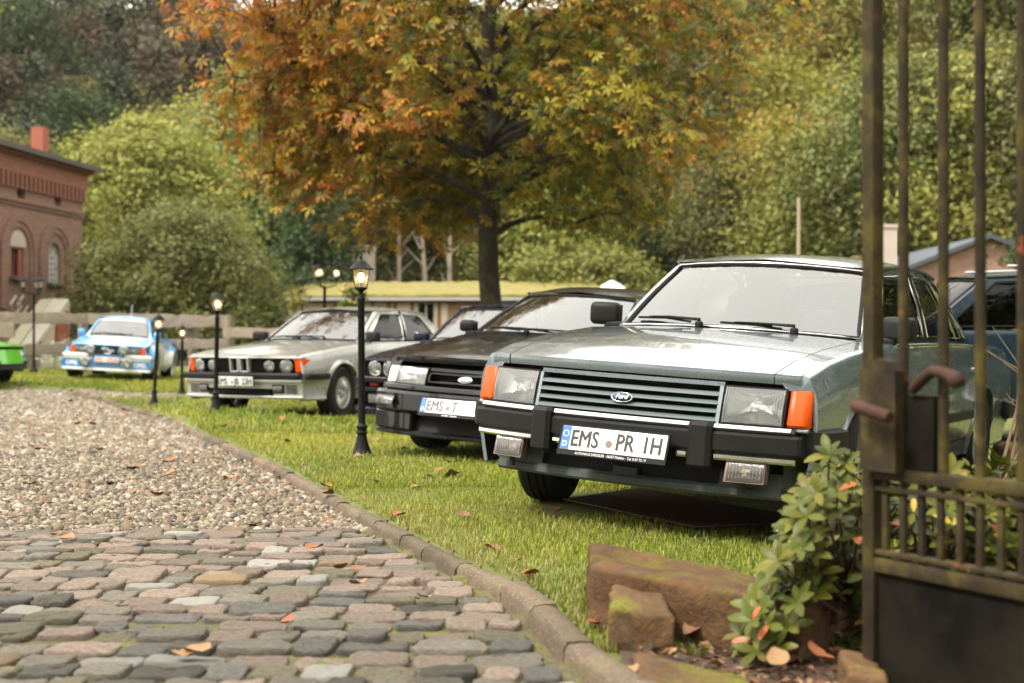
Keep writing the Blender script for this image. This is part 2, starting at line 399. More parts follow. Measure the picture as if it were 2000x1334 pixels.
        for sg in (1, -1):       # the wings close over the lamps in front
            zt = s.top(xn_s)-r; ycn = s.ys(xn_s, zt)-r; pts = [Vector((xn_s, sg*s.ys(xn_s, lerp(sp.get('lampz', .715), zt, k/4)), lerp(sp.get('lampz', .715), zt, k/4))) for k in range(5)]+[Vector((xn_s, sg*(ycn+r*math.cos(rad(a))), zt+r*math.sin(rad(a)))) for a in (30, 60, 90)]
            zl = sp.get('lampz', .715); inn = [s.F(sg*y_, zl, -.012) for y_ in (s.ys(xn_s, zl)-.01, ycn, ycn*.93)]+[Vector((s.Xf(0, ycn*.86), sg*ycn*.86, s.top(xn_s)))]
            n0 = len(pts); allp = pts+inn; fs = [(i, i+1, n0+1) for i in range(n0-1)]+[(0, n0+1, n0), (n0-1, n0+3, n0+1), (n0+1, n0+3, n0+2)]
            body.add(allp, [f if sg > 0 else f[::-1] for f in fs])
        # cowl strip, tail panel
        tp = []
        for i in range(6):
            z = lerp(.38, s.top(s.xt)-.005, i/5); tp.append([s.B(lerp(-1, 1, j/12)*s.ys(s.xt, z), z) for j in range(13)])
        body.grid(tp)
        b = body.build('body', P, root, 32)
        # wheel arch lips
        for xc in (0.0, -sp['wb']):
            for sg in (1, -1):
                mb = MB(); pts = []
                R = sp['Ra']; a0 = math.asin(max(-1, min(1, (s.zs-sp['rw'])/R)))
                for i in range(25):
                    a = lerp(a0, PI-a0, i/24); x = xc+R*math.cos(a); z = sp['rw']+R*math.sin(a); pts.append((x, z, a))
                fl = sp.get('flare', .012); fw = sp.get('flarew', .03); rows = []
                for (x, z, a) in pts:
                    y = s.ys(x, z); ca, sa = math.cos(a), math.sin(a); k = min(1, max(0, (z-s.zs)/.12)) if fl > .02 else 1
                    yo = s.ys(x+ca*fw, z+sa*fw)
                    rows.append([(x-.002*ca, sg*(y-.06), z-.002*sa), (x-.002*ca, sg*(y+fl*k), z-.002*sa), (x+ca*fw*.35, sg*(y+fl*1.1*k), z+sa*fw*.35), (x+ca*fw*1.1, sg*(yo-.004), z+sa*fw*1.1)])
                mb.grid(rows, flip=(sg > 0)); mb.build('wheel_arch', sp.get('flaremat', P), root, 50)
        # bonnet and boot lid
        mb = MB(); mb.grid(s.hood_grid(lambda x: -(s.yc(x)*hy-.003), lambda x: s.yc(x)*hy-.003, 0.003, .975, n=22, m=24, lip=sp.get('lip', .04)))
        s.bonnet = mb.build('bonnet', sp.get('bonnetmat', P), root, 40)
        mb = MB(); mb.grid(s.hood_grid(lambda x: -(s.yc(x)*hy-.003), lambda x: s.yc(x)*hy-.003, .02, .995, X=s.deck_x), flip=True); mb.build('boot_lid', P, root, 40)
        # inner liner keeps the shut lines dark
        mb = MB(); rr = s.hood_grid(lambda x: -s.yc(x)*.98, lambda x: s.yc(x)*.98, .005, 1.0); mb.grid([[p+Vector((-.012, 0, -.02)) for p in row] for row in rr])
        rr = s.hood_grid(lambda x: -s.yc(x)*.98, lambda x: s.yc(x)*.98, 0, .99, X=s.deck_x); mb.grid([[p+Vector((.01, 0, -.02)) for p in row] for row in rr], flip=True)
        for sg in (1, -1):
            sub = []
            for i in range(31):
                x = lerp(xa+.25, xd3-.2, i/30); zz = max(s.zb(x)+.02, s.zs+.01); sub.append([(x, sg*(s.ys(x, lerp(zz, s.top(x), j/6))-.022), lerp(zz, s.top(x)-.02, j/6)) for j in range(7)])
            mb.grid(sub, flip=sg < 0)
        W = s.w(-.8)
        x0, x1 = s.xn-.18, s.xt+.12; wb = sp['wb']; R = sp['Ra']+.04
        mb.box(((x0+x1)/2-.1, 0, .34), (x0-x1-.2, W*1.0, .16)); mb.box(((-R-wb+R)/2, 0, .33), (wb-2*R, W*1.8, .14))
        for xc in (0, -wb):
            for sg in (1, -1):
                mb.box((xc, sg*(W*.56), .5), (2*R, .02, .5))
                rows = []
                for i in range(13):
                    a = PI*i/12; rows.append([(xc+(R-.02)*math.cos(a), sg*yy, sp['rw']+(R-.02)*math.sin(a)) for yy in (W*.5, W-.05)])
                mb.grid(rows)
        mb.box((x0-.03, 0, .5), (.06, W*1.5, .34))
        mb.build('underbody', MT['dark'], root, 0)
        # doors
        ds = sp['doors']
        for i in range(len(ds)-1):
            for sg in (1, -1):
                mb = MB(); s.side_panel(mb, ds[i]-g, ds[i+1]+g, sg, zlo=s.zs+.106)
                d = mb.build('front_door' if i == 0 else 'rear_door', P, root, 32)
                if sp.get('handle', True):
                    xh = ds[i+1]+.16; zh = s.top(xh)-.15; yh = s.ys(xh, zh); h = MB(); h.box((xh, sg*(yh+.012), zh), (.13, .03, .028), bev=.008)
                    h.build('handle', sp.get('handlemat', MT['chrome']), d, 30)
                if sp.get('belttrim'):
                    t = MB(); t.tube([(lerp(ds[i]-.01, ds[i+1]+.01, k/6), sg*(s.yc(lerp(ds[i], ds[i+1], k/6))+r*.75), s.top(lerp(ds[i], ds[i+1], k/6))-r*.3) for k in range(7)], .009, 6)
                    t.build('waist_trim', sp['belttrim'], d, 40)
        if sp.get('sidetrim'):
            zt, ht, mt_ = sp['sidetrim']
            for sg in (1, -1):
                xsl = [x for x in np.linspace(-sp['Ra']-.03, -sp['wb']+sp['Ra']+.03, 16)]; rows = []
                for x in xsl:
                    rows.append([(x, sg*(s.ys(x, zt-ht)), zt-ht), (x, sg*(s.ys(x, zt)+.014), zt-ht*.8), (x, sg*(s.ys(x, zt)+.014), zt+ht*.8), (x, sg*s.ys(x, zt+ht), zt+ht)])
                mb = MB(); mb.grid(rows, flip=sg < 0); mb.build('side_trim', mt_, root, 30)
    # --- greenhouse
    def corners(s):
        sp = s.sp; return (sp['xa0'], sp['ya0'], s.top(sp['xa0'])), (sp['xa1'], sp['ya1'], sp['za1']), (sp['xc0'], sp['yc0'], s.top(sp['xc0'])), (sp['xc1'], sp['yc1'], sp['zc1'])
    def Wf(s, u, q, d=0.0):
        A0, A1, _, _ = s.corners(); sp = s.sp
        p0 = Vector((A0[0]+sp['b0']*(1-q*q), A0[1]*q, A0[2]+s.crown(A0[1]*q, A0[0])*.9)); p1 = Vector((A1[0]+sp['b1']*(1-q*q), A1[1]*q, A1[2]+.028*(1-q*q)))
        p = p0.lerp(p1, u); n = Vector((p1.z-p0.z, .35*q, p0.x-p1.x)).normalized(); bl = sp.get('wbulge', .012)*math.sin(PI*u); return p+n*(bl+d)
    def Wb(s, u, q, d=0.0):
        _, _, C0, C1 = s.corners(); sp = s.sp; rb0, rb1 = sp.get('rb0', .1), sp.get('rb1', .06)
        p0 = Vector((C0[0]-rb0*(1-q*q), C0[1]*q, C0[2]+.01)); p1 = Vector((C1[0]-rb1*(1-q*q), C1[1]*q, C1[2]+.028*(1-q*q))); p = p0.lerp(p1, u)
        n = Vector((-(p1.z-p0.z), .3*q, p1.x-p0.x)).normalized(); return p+n*(.01*math.sin(PI*u)+d)
    def G(s, u, r, sg, d=0.0):
        A0, A1, C0, C1 = s.corners(); x0 = lerp(A0[0], C0[0], r); x1 = lerp(A1[0], C1[0], r)
        y0 = lerp(A0[1], C0[1], r)+.03*math.sin(PI*r); y1 = lerp(A1[1], C1[1], r)+.025*math.sin(PI*r); z0 = s.top(x0); z1 = lerp(A1[2], C1[2], r)+s.sp.get('arch', .03)*math.sin(PI*r)
        x, y, z = lerp(x0, x1, u), lerp(y0, y1, u)+.018*math.sin(PI*u), lerp(z0, z1, u); return Vector((x, sg*(y+d), z))
    def quad(s, mb, fn, c4, n=8, m=8, d=0.0, flip=False):
        """c4: four (u, r) corners"""
        rows = []
        for i in range(n+1):
            a = i/n; row = []
            for j in range(m+1):
                b = j/m; u = lerp(lerp(c4[0][0], c4[1][0], b), lerp(c4[3][0], c4[2][0], b), a); r = lerp(lerp(c4[0][1], c4[1][1], b), lerp(c4[3][1], c4[2][1], b), a); row.append(fn(u, r, d))
            rows.append(row)
        mb.grid(rows, flip=flip)
    def strip(s, mb, fn, poly, wid, d0, d1):
        """a raised ring of width wid along a closed (u,r) polygon drawn on surface fn"""
        pts = []; n = len(poly)
        for i in range(n):
            a, b = poly[i], poly[(i+1) % n]; k = 7
            pts += [fn(lerp(a[0], b[0], j/k), lerp(a[1], b[1], j/k), d0) for j in range(k)]
        pts.append(pts[0]); mb.tube(pts, wid, 6, cap=False)
    def build_cabin(s):
        sp = s.sp; root = s.root; P = s.paint; ML = sp.get('mlow', .03); MU = sp.get('mup', .06); QP = sp.get('qp', .93)
        # windscreen, rear window
        for nm, fn, mt, fl in (('windscreen', s.Wf, sp.get('glass', MT['glass']), False), ('rear_window', s.Wb, sp.get('sglass', MT['dglass']), True)):
            q4 = [(ML, -QP), (ML, QP), (1-MU, QP-.02), (1-MU, -QP+.02)]
            mb = MB(); s.quad(mb, fn, q4, 12, 16, -.004, flip=fl); wsc = mb.build(nm, mt, root, 60)
            mb = MB(); s.strip(mb, fn, q4, sp.get('sealr', .011), 0, 0); mb.build('seal', MT['black'], wsc, 60)
            if sp.get('sealtrim') and nm == 'windscreen':
                mb = MB(); s.strip(mb, fn, [(ML-.012, -QP-.018), (ML-.012, QP+.018), (1-MU+.014, QP), (1-MU+.014, -QP)], .008, .004, 0); mb.build('trim', sp['sealtrim'], wsc, 60)
        # roof with pillars
        A0, A1, C0, C1 = s.corners(); mb = MB(); rows = []; nA, nQ = 18, 20; cr = sp.get('roofcrown', .07)
        for i in range(nA+1):
            a = i/nA; row = []
            for j in range(nQ+1):
                q = -1+2*j/nQ; q = math.copysign(abs(q)**.75, q); f = s.Wf(1, q); b = s.Wb(1, q); p = f.lerp(b, a); e = s.G(1, a, 1 if q >= 0 else -1)
                yy = abs(e.y)*q; z = lerp(e.z, max(p.z, e.z), 1-abs(q))+cr*(1-abs(2*a-1)**3.2)*(1-abs(q)**3.2)+.012
                row.append(Vector((p.x, yy, z)))
            rows.append(row)
        mb.grid(rows, flip=True)
        for sg in (1, -1):
            fl = sg < 0; G = lambda u, r, d=0.0, sg=sg: s.G(u, r, sg, d)
            rA, rC = .0, 1.0
            mb.grid([[s.Wf(u, sg*1.0), s.Wf(u, sg*(QP-.01))] for u in [k/8 for k in range(9)]], flip=fl)              # A pillar front face
            mb.grid([[s.Wb(u, sg*1.0), s.Wb(u, sg*(QP-.01))] for u in [k/8 for k in range(9)]], flip=not fl)
            wins = sp['wins']
            first = wins[0]; last = wins[-1]
            # A pillar side, roof rail, C pillar: filled around the window polygons
            s.quad(mb, G, [(0, 0), (0, first[0][1]-.012), (first[3][0], first[3][1]-.012), (1, 0)], 4, 8, 0, flip=fl) if False else None
            A = first[0]; D = first[3]
            s.quad(mb, G, [(0, -.004), (0, A[1]), (1, D[1]), (1, -.004)], 8, 2, 0, flip=fl)
            topu = sp.get('railu', .93)
            s.quad(mb, G, [(topu, 0), (topu, 1), (1.0, 1), (1.0, 0)], 2, 24, .001, flip=fl)
            Bp = last[1]; Cp = last[2]
            s.quad(mb, G, [(0, Bp[1]), (0, 1.004), (1, 1.004), (1, Cp[1])], 8, 3, 0, flip=fl)
        rf = mb.build('roof', sp.get('roofmat', P), root, 40)
        for sg in (1, -1):
            t = MB(); t.tube([s.G(1, a, sg, .004)+Vector((0, 0, .012)) for a in [k/16 for k in range(17)]], .011, 6); t.build('drip_rail', sp.get('railmat', P), rf, 40)
        for sg in (1, -1):
            G = lambda u, r, d=0.0, sg=sg: s.G(u, r, sg, d); fl = sg < 0
            for wi, w4 in enumerate(sp['wins']):
                mb = MB(); s.quad(mb, G, w4, 6, 8, -.008, flip=fl); g = mb.build('side_window', sp.get('sglass', MT['dglass']), root, 60)
                mb = MB(); s.strip(mb, G, w4, .0095, 0, 0); mb.build('window_frame', sp.get('framemat', MT['black']), g, 60)
            for w4a, w4b in zip(sp['wins'][:-1], sp['wins'][1:]):   # pillars between the windows
                mb = MB(); s.quad(mb, G, [(0, w4a[1][1]-.004), (0, w4b[0][1]+.004), (1, w4b[3][1]+.004), (1, w4a[2][1]-.004)], 8, 2, .004, flip=fl); mb.build('door_pillar', sp.get('bpillar', MT['black']), root, 60)
        # cabin inside
        zf = s.top(A0[0])
        mb = MB(); mb.box((A0[0]-.22, 0, zf-.12), (.45, A0[1]*1.9, .2), bev=.04); mb.box(((A0[0]+C0[0])/2, 0, .45), (A0[0]-C0[0], A0[1]*1.9, .06)); mb.box((C0[0]-.02, 0, zf-.15), (.3, C0[1]*1.8, .2)); mb.build('dashboard', MT['plastic'], root, 30)
        xs_ = sp.get('seatx', A0[0]-.95)
        for sg in (1, -1):
            mb = MB(); mb.box((xs_+.1, sg*.36, .62), (.5, .5, .2), bev=.06); mb.box((xs_-.2, sg*.36, .92), (.14, .48, .55), Matrix.Rotation(rad(-14), 3, 'Y'), bev=.06)
            st = mb.build('seat', MT['fabric'], root, 40); mb = MB(); mb.box((xs_-.30, sg*.36, sp.get('headz', 1.21)), (.10, .29, .17), Matrix.Rotation(rad(-10), 3, 'Y'), bev=.045, seg=3); mb.build('headrest', MT['fabric'], st, 60)
        mb = MB(); mb.box((C0[0]+.45, 0, .85), (.16, 1.2, .5), Matrix.Rotation(rad(-18), 3, 'Y'), bev=.06); mb.box((C0[0]+.7, 0, .62), (.5, 1.2, .2), bev=.06); mb.build('rear_seat', MT['fabric'], root, 40)
        mb = MB(); c = Vector((A0[0]-.48, .36, zf+.03)); M = Matrix.Translation(c) @ Matrix.Rotation(rad(-62), 4, 'Y')
        mb.tube([M @ Vector((.185*math.cos(a), .185*math.sin(a), 0)) for a in [2*PI*k/24 for k in range(25)]], .013, 6, cap=False); mb.tube([M @ Vector((0, -.18, -.02)), M @ Vector((0, .18, -.02))], .02, 6); mb.tube([M @ Vector((0, 0, -.02)), M @ Vector((0, 0, -.3))], .03, 8); mb.build('steering_wheel', MT['black'], root, 50)
        mb = MB(); p = s.Wf(.9, 0, -.06); mb.box(p, (.02, .22, .055), bev=.01); mb.build('rear_view_mirror', MT['black'], root, 30)
        # mirrors
        for sg in (1, -1):
            m = sp.get('mirror', (.0, .10, .11, .18, .12)); b = s.G(0, .03, sg); mb = MB(); c = b+Vector((-.02+m[0], sg*m[1], m[2]*.55+.02))
            mb.box(c, (.10, m[3], m[4]), Matrix.Rotation(sg*rad(-12), 3, 'Z'), bev=.032, seg=3); mb.box(b.lerp(c, .45)+Vector((0, 0, -.025)), (.06, .12, .05), bev=.015)
            mm = mb.build('door_mirror', sp.get('mirrormat', MT['plastic']), root, 40); mb = MB(); mb.box(c+Vector((-.052, 0, 0)), (.004, m[3]*.85, m[4]*.8), Matrix.Rotation(sg*rad(-12), 3, 'Z')); mb.build('mirror_glass', MT['reflector'], mm, 0)
        # wipers
        for qa, qb, ub in sp.get('wipers', [(.42, -.42, .07), (-.06, -.85, .09)][::-1]):
            p0 = s.Wf(.0, qa, .02)+Vector((.03, 0, 0)); pm = s.Wf(ub*.8, lerp(qa, qb, .5), .03); mb = MB(); mb.tube([p0, p0+Vector((0, 0, .03)), pm], [.012, .010, .006], 6); mb.box(p0, (.05, .035, .04), bev=.01)
            wpr = mb.build('wiper', MT['black'], root, 40); mb = MB(); mb.tube([s.Wf(ub*.55, lerp(qa, qb, .18), .012), s.Wf(ub*.9, lerp(qa, qb, .55), .016), s.Wf(ub*1.05, qb, .012)], .007, 5)
            mb.tube([s.Wf(ub*.65, lerp(qa, qb, .3), .022), pm, s.Wf(ub*1.0, lerp(qa, qb, .8), .02)], .005, 5); mb.build('wiper_blade', MT['black'], wpr, 40)
    # --- wheels
    def wheels(s, style, steer=0.0, tr=.745, width=.19):
        sp = s.sp; R = sp['rw']; wb = sp['wb']; rr = sp.get('rim', .19)
        tp = [(rr*.97, -.5*width), (rr, -.5*width), (rr+.02, -.52*width), (R-.03, -.55*width), (R-.008, -.46*width), (R, -.38*width)]
        for gq in (-.2, 0, .2): tp += [(R, (gq-.035)*width), (R-.008, (gq-.03)*width), (R-.008, (gq+.03)*width), (R, (gq+.035)*width)]
        tp += [(R, .38*width), (R-.008, .46*width), (R-.03, .55*width), (rr+.02, .52*width), (rr, .5*width), (rr*.97, .5*width)]
        mb = MB(); mb.lathe(tp, 40, cap=False); tyre_me = None
        hub = MB(); rp = [(rr*.96, -.5*width), (rr*1.0, .46*width), (rr*1.01, .5*width), (rr*.95, .5*width), (rr*.90, .32*width)]
        hub.lathe(rp, 32, cap=False)
        dk = MB(); dk.lathe([(0.001, .02*width), (rr*.94, .02*width)], 24, cap=False)
        if style == 'spoke':       # slim paired spokes
            for k in range(10):
                a = 2*PI*k/10; ca, sa = math.cos(a), math.sin(a); t = Vector((-sa, ca, 0))
                for off in (-.016, .016):
                    p0 = Vector((ca*.05, sa*.05, .36*width))+t*off*.7; p1 = Vector((ca*rr*.93, sa*rr*.93, .36*width))+t*off; hub.tube([p0, p1], .0085, 5)
            hub.lathe([(.075, .2*width), (.07, .4*width), (.045, .44*width), (.04, .5*width), (.001, .52*width)], 20)
        elif style == 'bottle':    # disc with a ring of holes and short ribs
            for k in range(20):
                a = 2*PI*k/20; ca, sa = math.cos(a), math.sin(a); hub.tube([(ca*rr*.50, sa*rr*.50, .42*width), (ca*rr*.74, sa*rr*.74, .45*width), (ca*rr*.93, sa*rr*.93, .34*width)], [.014, .011, .013], 6)
            hub.lathe([(rr*.56, .3*width), (rr*.55, .43*width), (rr*.36, .40*width), (rr*.33, .34*width), (rr*.2, .36*width), (rr*.17, .46*width), (.001, .48*width)], 24)
            for k in range(5):
                a = 2*PI*k/5; dk.lathe([(.012, .40*width), (.012, .43*width), (.001, .43*width)], 8, Matrix.Translation((math.cos(a)*rr*.28, math.sin(a)*rr*.28, 0)))
        else:                      # lattice of crossing spokes
            for k in range(14):
                a = 2*PI*k/14
                for dq in (-.32, .32):
                    hub.tube([(math.cos(a)*rr*.28, math.sin(a)*rr*.28, .30*width), (math.cos(a+dq)*rr*.93, math.sin(a+dq)*rr*.93, .32*width)], .011, 5)
            hub.lathe([(rr*.33, .2*width), (rr*.3, .36*width), (rr*.12, .38*width), (.001, .4*width)], 20)
        first = None
        for xc in (0.0, -wb):
            for sg in (1, -1):
                M = Matrix.Translation((xc, sg*tr, R)) @ Matrix.Rotation(steer if xc == 0 else 0, 4, 'Z') @ Matrix.Rotation(-sg*PI/2, 4, 'X')
                if first is None:
                    h = hub.build('wheel', sp.get('wheelmat', MT['alloy']), s.root, 35, M); ty = mb.build('tyre', MT['tyre'], h, 40); bk = dk.build('brake', MT['dark'], h, 0); first = (h, ty, bk)
                else:
                    h = first[0].copy(); COL.objects.link(h); h.parent = s.root; h.matrix_local = M
                    for ch in first[1:]: c = ch.copy(); COL.objects.link(c); c.parent = h
    # --- lights and plates on the nose
    def rect_lamp(s, y0, y1, z0, z1, d=.0, ribs=True, name='headlight', housing=None):
        hs = MB(); b = .012
        rows = []; n = 10
        for i in range(n+1):
            row = []
            for j in range(n+1):
                a, c = -1+2*i/n, -1+2*j/n; dep = -.085*(1-max(abs(a), abs(c))**2.2)*1.0; row.append(s.F(lerp(y0, y1, (c+1)/2), lerp(z0, z1, (a+1)/2), d-.006+dep))
            rows.append(row)
        hs.grid(rows, flip=False); h = hs.build(name, MT['reflector'], s.root, 50)
        mb = MB(); s.fbox(mb, y0, y1, z0, z0+b, d-.05, d+.004); s.fbox(mb, y0, y1, z1-b, z1, d-.05, d+.004); s.fbox(mb, y0, y0+b, z0+b, z1-b, d-.05, d+.003); s.fbox(mb, y1-b, y1, z0+b, z1-b, d-.05, d+.003); mb.build('bezel', housing or MT['plastic'], h, 30)
        mb = MB(); rows = [[s.F(lerp(y0+b*.5, y1-b*.5, j/8), lerp(z0+b*.5, z1-b*.5, i/6), d+.006+.008*math.sin(PI*i/6)) for j in range(9)] for i in range(7)]; mb.grid(rows); mb.build('lens', MT['foglens'] if ribs == 2 else MT['lens'] if ribs else MT['lensclear'], h, 60)
        ym, zm = (y0+y1)/2, (z0+z1)/2; mb = MB(); mb.lathe([(.012, -.07), (.012, -.03), (.022, -.03), (.022, -.026), (.001, -.02)], 10, s.fM(ym, zm, d)); mb.build('bulb', MT['chrome'], h, 40)
        return h
    def round_lamp(s, y, z, r, d=.0, parent=None, name='headlight', rim=None):
        M = s.fM(y, z, d); mb = MB(); mb.lathe([(r, -.05), (r*1.06, .0), (r*1.04, .012), (r*.94, .014), (r*.93, .0)], 24, M, cap=False); h = mb.build(name, rim or MT['chrome'], parent or s.root, 40)
        mb = MB(); mb.lathe([(r*.93*math.sin(k/8*PI/2), -.055*math.cos(k/8*PI/2)) for k in range(8, -1, -1)], 24, M, cap=False); mb.build('lamp_bowl', MT['reflector'], h, 60)
        mb = MB(); mb.lathe([(r*.95*math.cos(k/6*PI/2)+.0001, .006+.018*math.sin(k/6*PI/2)) for k in range(7)], 24, M, cap=False); mb.build('lens', MT['lens'], h, 60); return h
    def number_plate(s, segs, y=0.0, z=.42, d=.1, band=True, strip=None, txtmat=None, w=.52, h=.11, tilt=0.0, bandtext='D', stars=False, seal=True):
        M = s.fM(y, z, d) @ Matrix.Rotation(tilt, 4, 'X'); T = lambda x, yy, zz: M @ Matrix.Translation((x, yy, zz))
        mb = MB(); mb.box((0, 0, .006), (w, h, .004), bev=.0015); p = mb.build('number_plate', MT['plate'], s.root, 30, M)
        mb = MB(); a, b = w/2+.008, h/2+.006; lo = -b-(.018 if strip else 0)
        mb.box((0, (b+h/2)/2+.001, .004), (2*a, b-h/2, .012)); mb.box((0, (lo-h/2)/2-.001, .004), (2*a, -h/2-lo, .012)); mb.box((-(a+w/2)/2-.001, (lo+b)/2, .004), (a-w/2, b-lo-.004, .0115)); mb.box(((a+w/2)/2+.001, (lo+b)/2, .004), (a-w/2, b-lo-.004, .0115)); mb.box((0, (lo+b)/2, -.003), (2*a, b-lo, .006)); mb.build('plate_frame', MT['black'], p, 30)
        if band:
            mb = MB(); mb.box((-w/2+.0225, 0, .0088), (.043, h-.004, .002)); mb.build('blue_band', MT['blue_band'], p, 0); text_obj('lettering', bandtext, .036, MT['whiteprint'], p, Matrix.Translation((-w/2+.0225, -h*.27, .0102)), align='CENTER', off=.0005)
            if stars:
                mb = MB()
                for k in range(12):
                    a_ = 2*PI*k/12; mb.box((-w/2+.0225+.0135*math.cos(a_), h*.17+.0135*math.sin(a_), .0102), (.0042, .0042, .001))
                mb.build('star_ring', MT['whiteprint'], p, 0)
        for (tx, t) in segs: text_obj('lettering', t, .108, txtmat or MT['platetext'], p, Matrix.Translation((tx, -.003, .0095)), xs=.76, bold=.0017)
        if seal is not None and seal is not False:
            sx = seal if not isinstance(seal, bool) else -.03; mb = MB(); mb.lathe([(.0165, .0085), (.0165, .0105), (.001, .0105)], 20); mb.build('seal', MT['seal'], p, 30, Matrix.Translation((sx, -.012, 0)))
        if strip: text_obj('lettering', strip, .0165, MT['silverprint'], p, Matrix.Translation((0, -h/2-.0145, .0112)), align='CENTER', ext=.0006, xs=.9)
        return p
    def oval_badge(s, y, z, d, w, h, txt='Ford', col=None):
        M = s.fM(y, z, d) @ Matrix.Diagonal((w/2, h/2, 1, 1)); mb = MB(); mb.lathe([(1, 0), (1, .006), (.93, .008), (.9, .006), (.0001, .006)], 28); b = mb.build('badge', [MT['chrome']], s.root, 40, M)
        mb = MB(); mb.lathe([(.88, .0061), (.86, .0085), (.0001, .0095)], 28); mb.build('badge_field', col or MT['badge_blue'], b, 40)
        text_obj('lettering', txt, 1.35, MT['silverprint'], b, Matrix.Translation((0, .05, .0105)) @ Matrix.Diagonal((h/w*1.0, 1, 1, 1)), align='CENTER', ext=.001, shear=.35, off=.015); return b
    def ground_wheels(s):
        s_ = []
        bpy.context.view_layer.update()
        for xc in (0.0, -s.sp['wb']):
            for sg in (1, -1): s_.append(s.root.matrix_world @ Vector((xc, sg*s.sp.get('tr', .74), 0)))
        return s_
# --- the silver-green saloon in front
P_green = M_paint('silver_green_paint', (.185, .222, .242), .5, .24)
P_grille = M_plain('grey_green_plastic', (.095, .12, .122), .5, var=(6, (.07, .09, .09), .6))
P_valance = M_plain('shaded_valance_paint', (.062, .076, .068), .7, var=(5, (.045, .05, .042), .7), spec=.25)  # valance coloured darker and matt to stand in for shade under the bumper
def granada():
    sp = dict(paint=P_green, xn=.80, xt=-3.86, zs=.25, wb=2.77, Ra=.345, rw=.31, rim=.195, bow=.13, lean=.28,
        halfw=[(.86, .845), (.4, .875), (-.5, .895), (-2.5, .895), (-3.86, .85)],
        top=[(.90, .74), (.70, .765), (.60, .79), (.40, .835), (0, .885), (-.5, .925), (-1.5, .935), (-3.0, .925), (-3.5, .91), (-3.86, .87)],
        xa0=-.62, ya0=.715, b0=.20, xa1=-1.13, ya1=.585, za1=1.315, b1=.13, xc0=-3.05, yc0=.70, xc1=-2.48, yc1=.575, zc1=1.31, arch=.035, roofcrown=.055,
        doors=[-.66, -1.72, -2.62], wins=[[(.07, .045), (.07, .425), (.90, .395), (.90, .055)], [(.07, .47), (.07, .80), (.90, .78), (.90, .44)], [(.07, .82), (.07, .955), (.25, .955), (.85, .80)]],
        framemat=MT['chrome'], belttrim=MT['chrome'], sealtrim=MT['chrome'], sidetrim=(.50, .03, MT['plastic']), mirror=(.0, .125, .10, .175, .13), hy=.86, lip=.045, crown=.03, seatx=-1.75, headz=1.17, tr=.765,
        wipers=[(.52, -.05, .06), (-.18, -.82, .10)])
    sp['prof'] = [(0, .95), (.3, .99), (.55, 1.0), (.78, .993), (.87, .975), (1, .93)]
    c = Car('saloon_car', 'silver green saloon with orange indicators and slatted grille parked nearest, beside the iron gate', sp, (.861, 7.177, .034), rad(-119.8), rad(-3.6), 0)
    c.build_body(); c.build_cabin(); c.wheels('spoke', steer=rad(12), tr=.765, width=.20)
    # nose
    mb = MB(); c.fbox(mb, -.80, .80, .42, .735, -.16, -.10); mb.build('nose_panel', MT['dark'], c.root, 30)
    mb = MB()
    for sg in (1, -1):       # thin painted rim round grille and lamps
        c.fbox(mb, -.46, .46, .716, .735, -.06, -.004); c.fbox(mb, sg*.445, sg*.462, .55, .716, -.06, .006) if sg > 0 else c.fbox(mb, -.462, -.445, .55, .716, -.06, .006)
    g = mb.build('grille', P_green, c.root, 30)
    for i in range(4):
        z = .572+i*.037; mb = MB(); rows = []
        for j in range(17):
            y = lerp(-.445, .445, j/16); rows.append([c.F(y, z-.014, -.05), c.F(y, z-.013, .004), c.F(y, z-.010, .012), c.F(y, z+.003, .004), c.F(y, z+.006, -.012), c.F(y, z+.007, -.05)])
        mb.grid(rows); mb.build('slat', P_grille, g, 40)
    c.oval_badge(.0, .632, .016, .108, .046)
    for sg in (1, -1):
        y0, y1 = sorted((sg*.468, sg*.735)); c.rect_lamp(y0, y1, .556, .722, .0)
        y0, y1 = sorted((sg*.742, sg*.835)); mb = MB(); c.fbox(mb, y0, y1, .556, .722, -.10, -.005, n=3, ch=.012); mb.build('indicator', MT['amber'], c.root, 40)
        y0, y1 = sorted((sg*.475, sg*.835)); c.fpart('lamp_sill', y0, y1, .536, .553, -.05, -.01, P_green)
    # bumper
    mb = MB(); c.fbox(mb, -.82, .82, .43, .522, -.10, .018, n=16, ch=.012, P=c.Fv)
    for sg in (1, -1):
        pts = []
        ring = [(.40, 0), (.43, .03), (.53, .03), (.55, .0)]
        rows = []
        for (x, y) in [(.72, .78), (.70, .86), (.66, .90), (.56, .925), (.43, .925), (.40, .91)]:
            xx = x-c.bow*.75+.02; rows.append([Vector((xx, sg*(y-.05), .405)), Vector((xx, sg*y, .425)), Vector((xx, sg*(y+.006), .475)), Vector((xx, sg*y, .54)), Vector((xx, sg*(y-.06), .552))])
        mb.grid(rows, flip=sg < 0)
    bp = mb.build('front_bumper', MT['plastic'], c.root, 30)
    mb = MB(); c.fbox(mb, -.79, .79, .523, .553, -.04, .015, n=16, ch=.014, P=c.Fv); mb.build('chrome_strip', MT['chrome'], bp, 30)
    for (a, b) in ((-.80, -.45), (-.345, -.28), (.28, .345), (.45, .80)):
        mb = MB(); c.fbox(mb, a, b, .395, .43, -.03, .013, n=4, ch=.01, P=c.Fv); mb.build('chrome_strip', MT['chrome'], bp, 30)
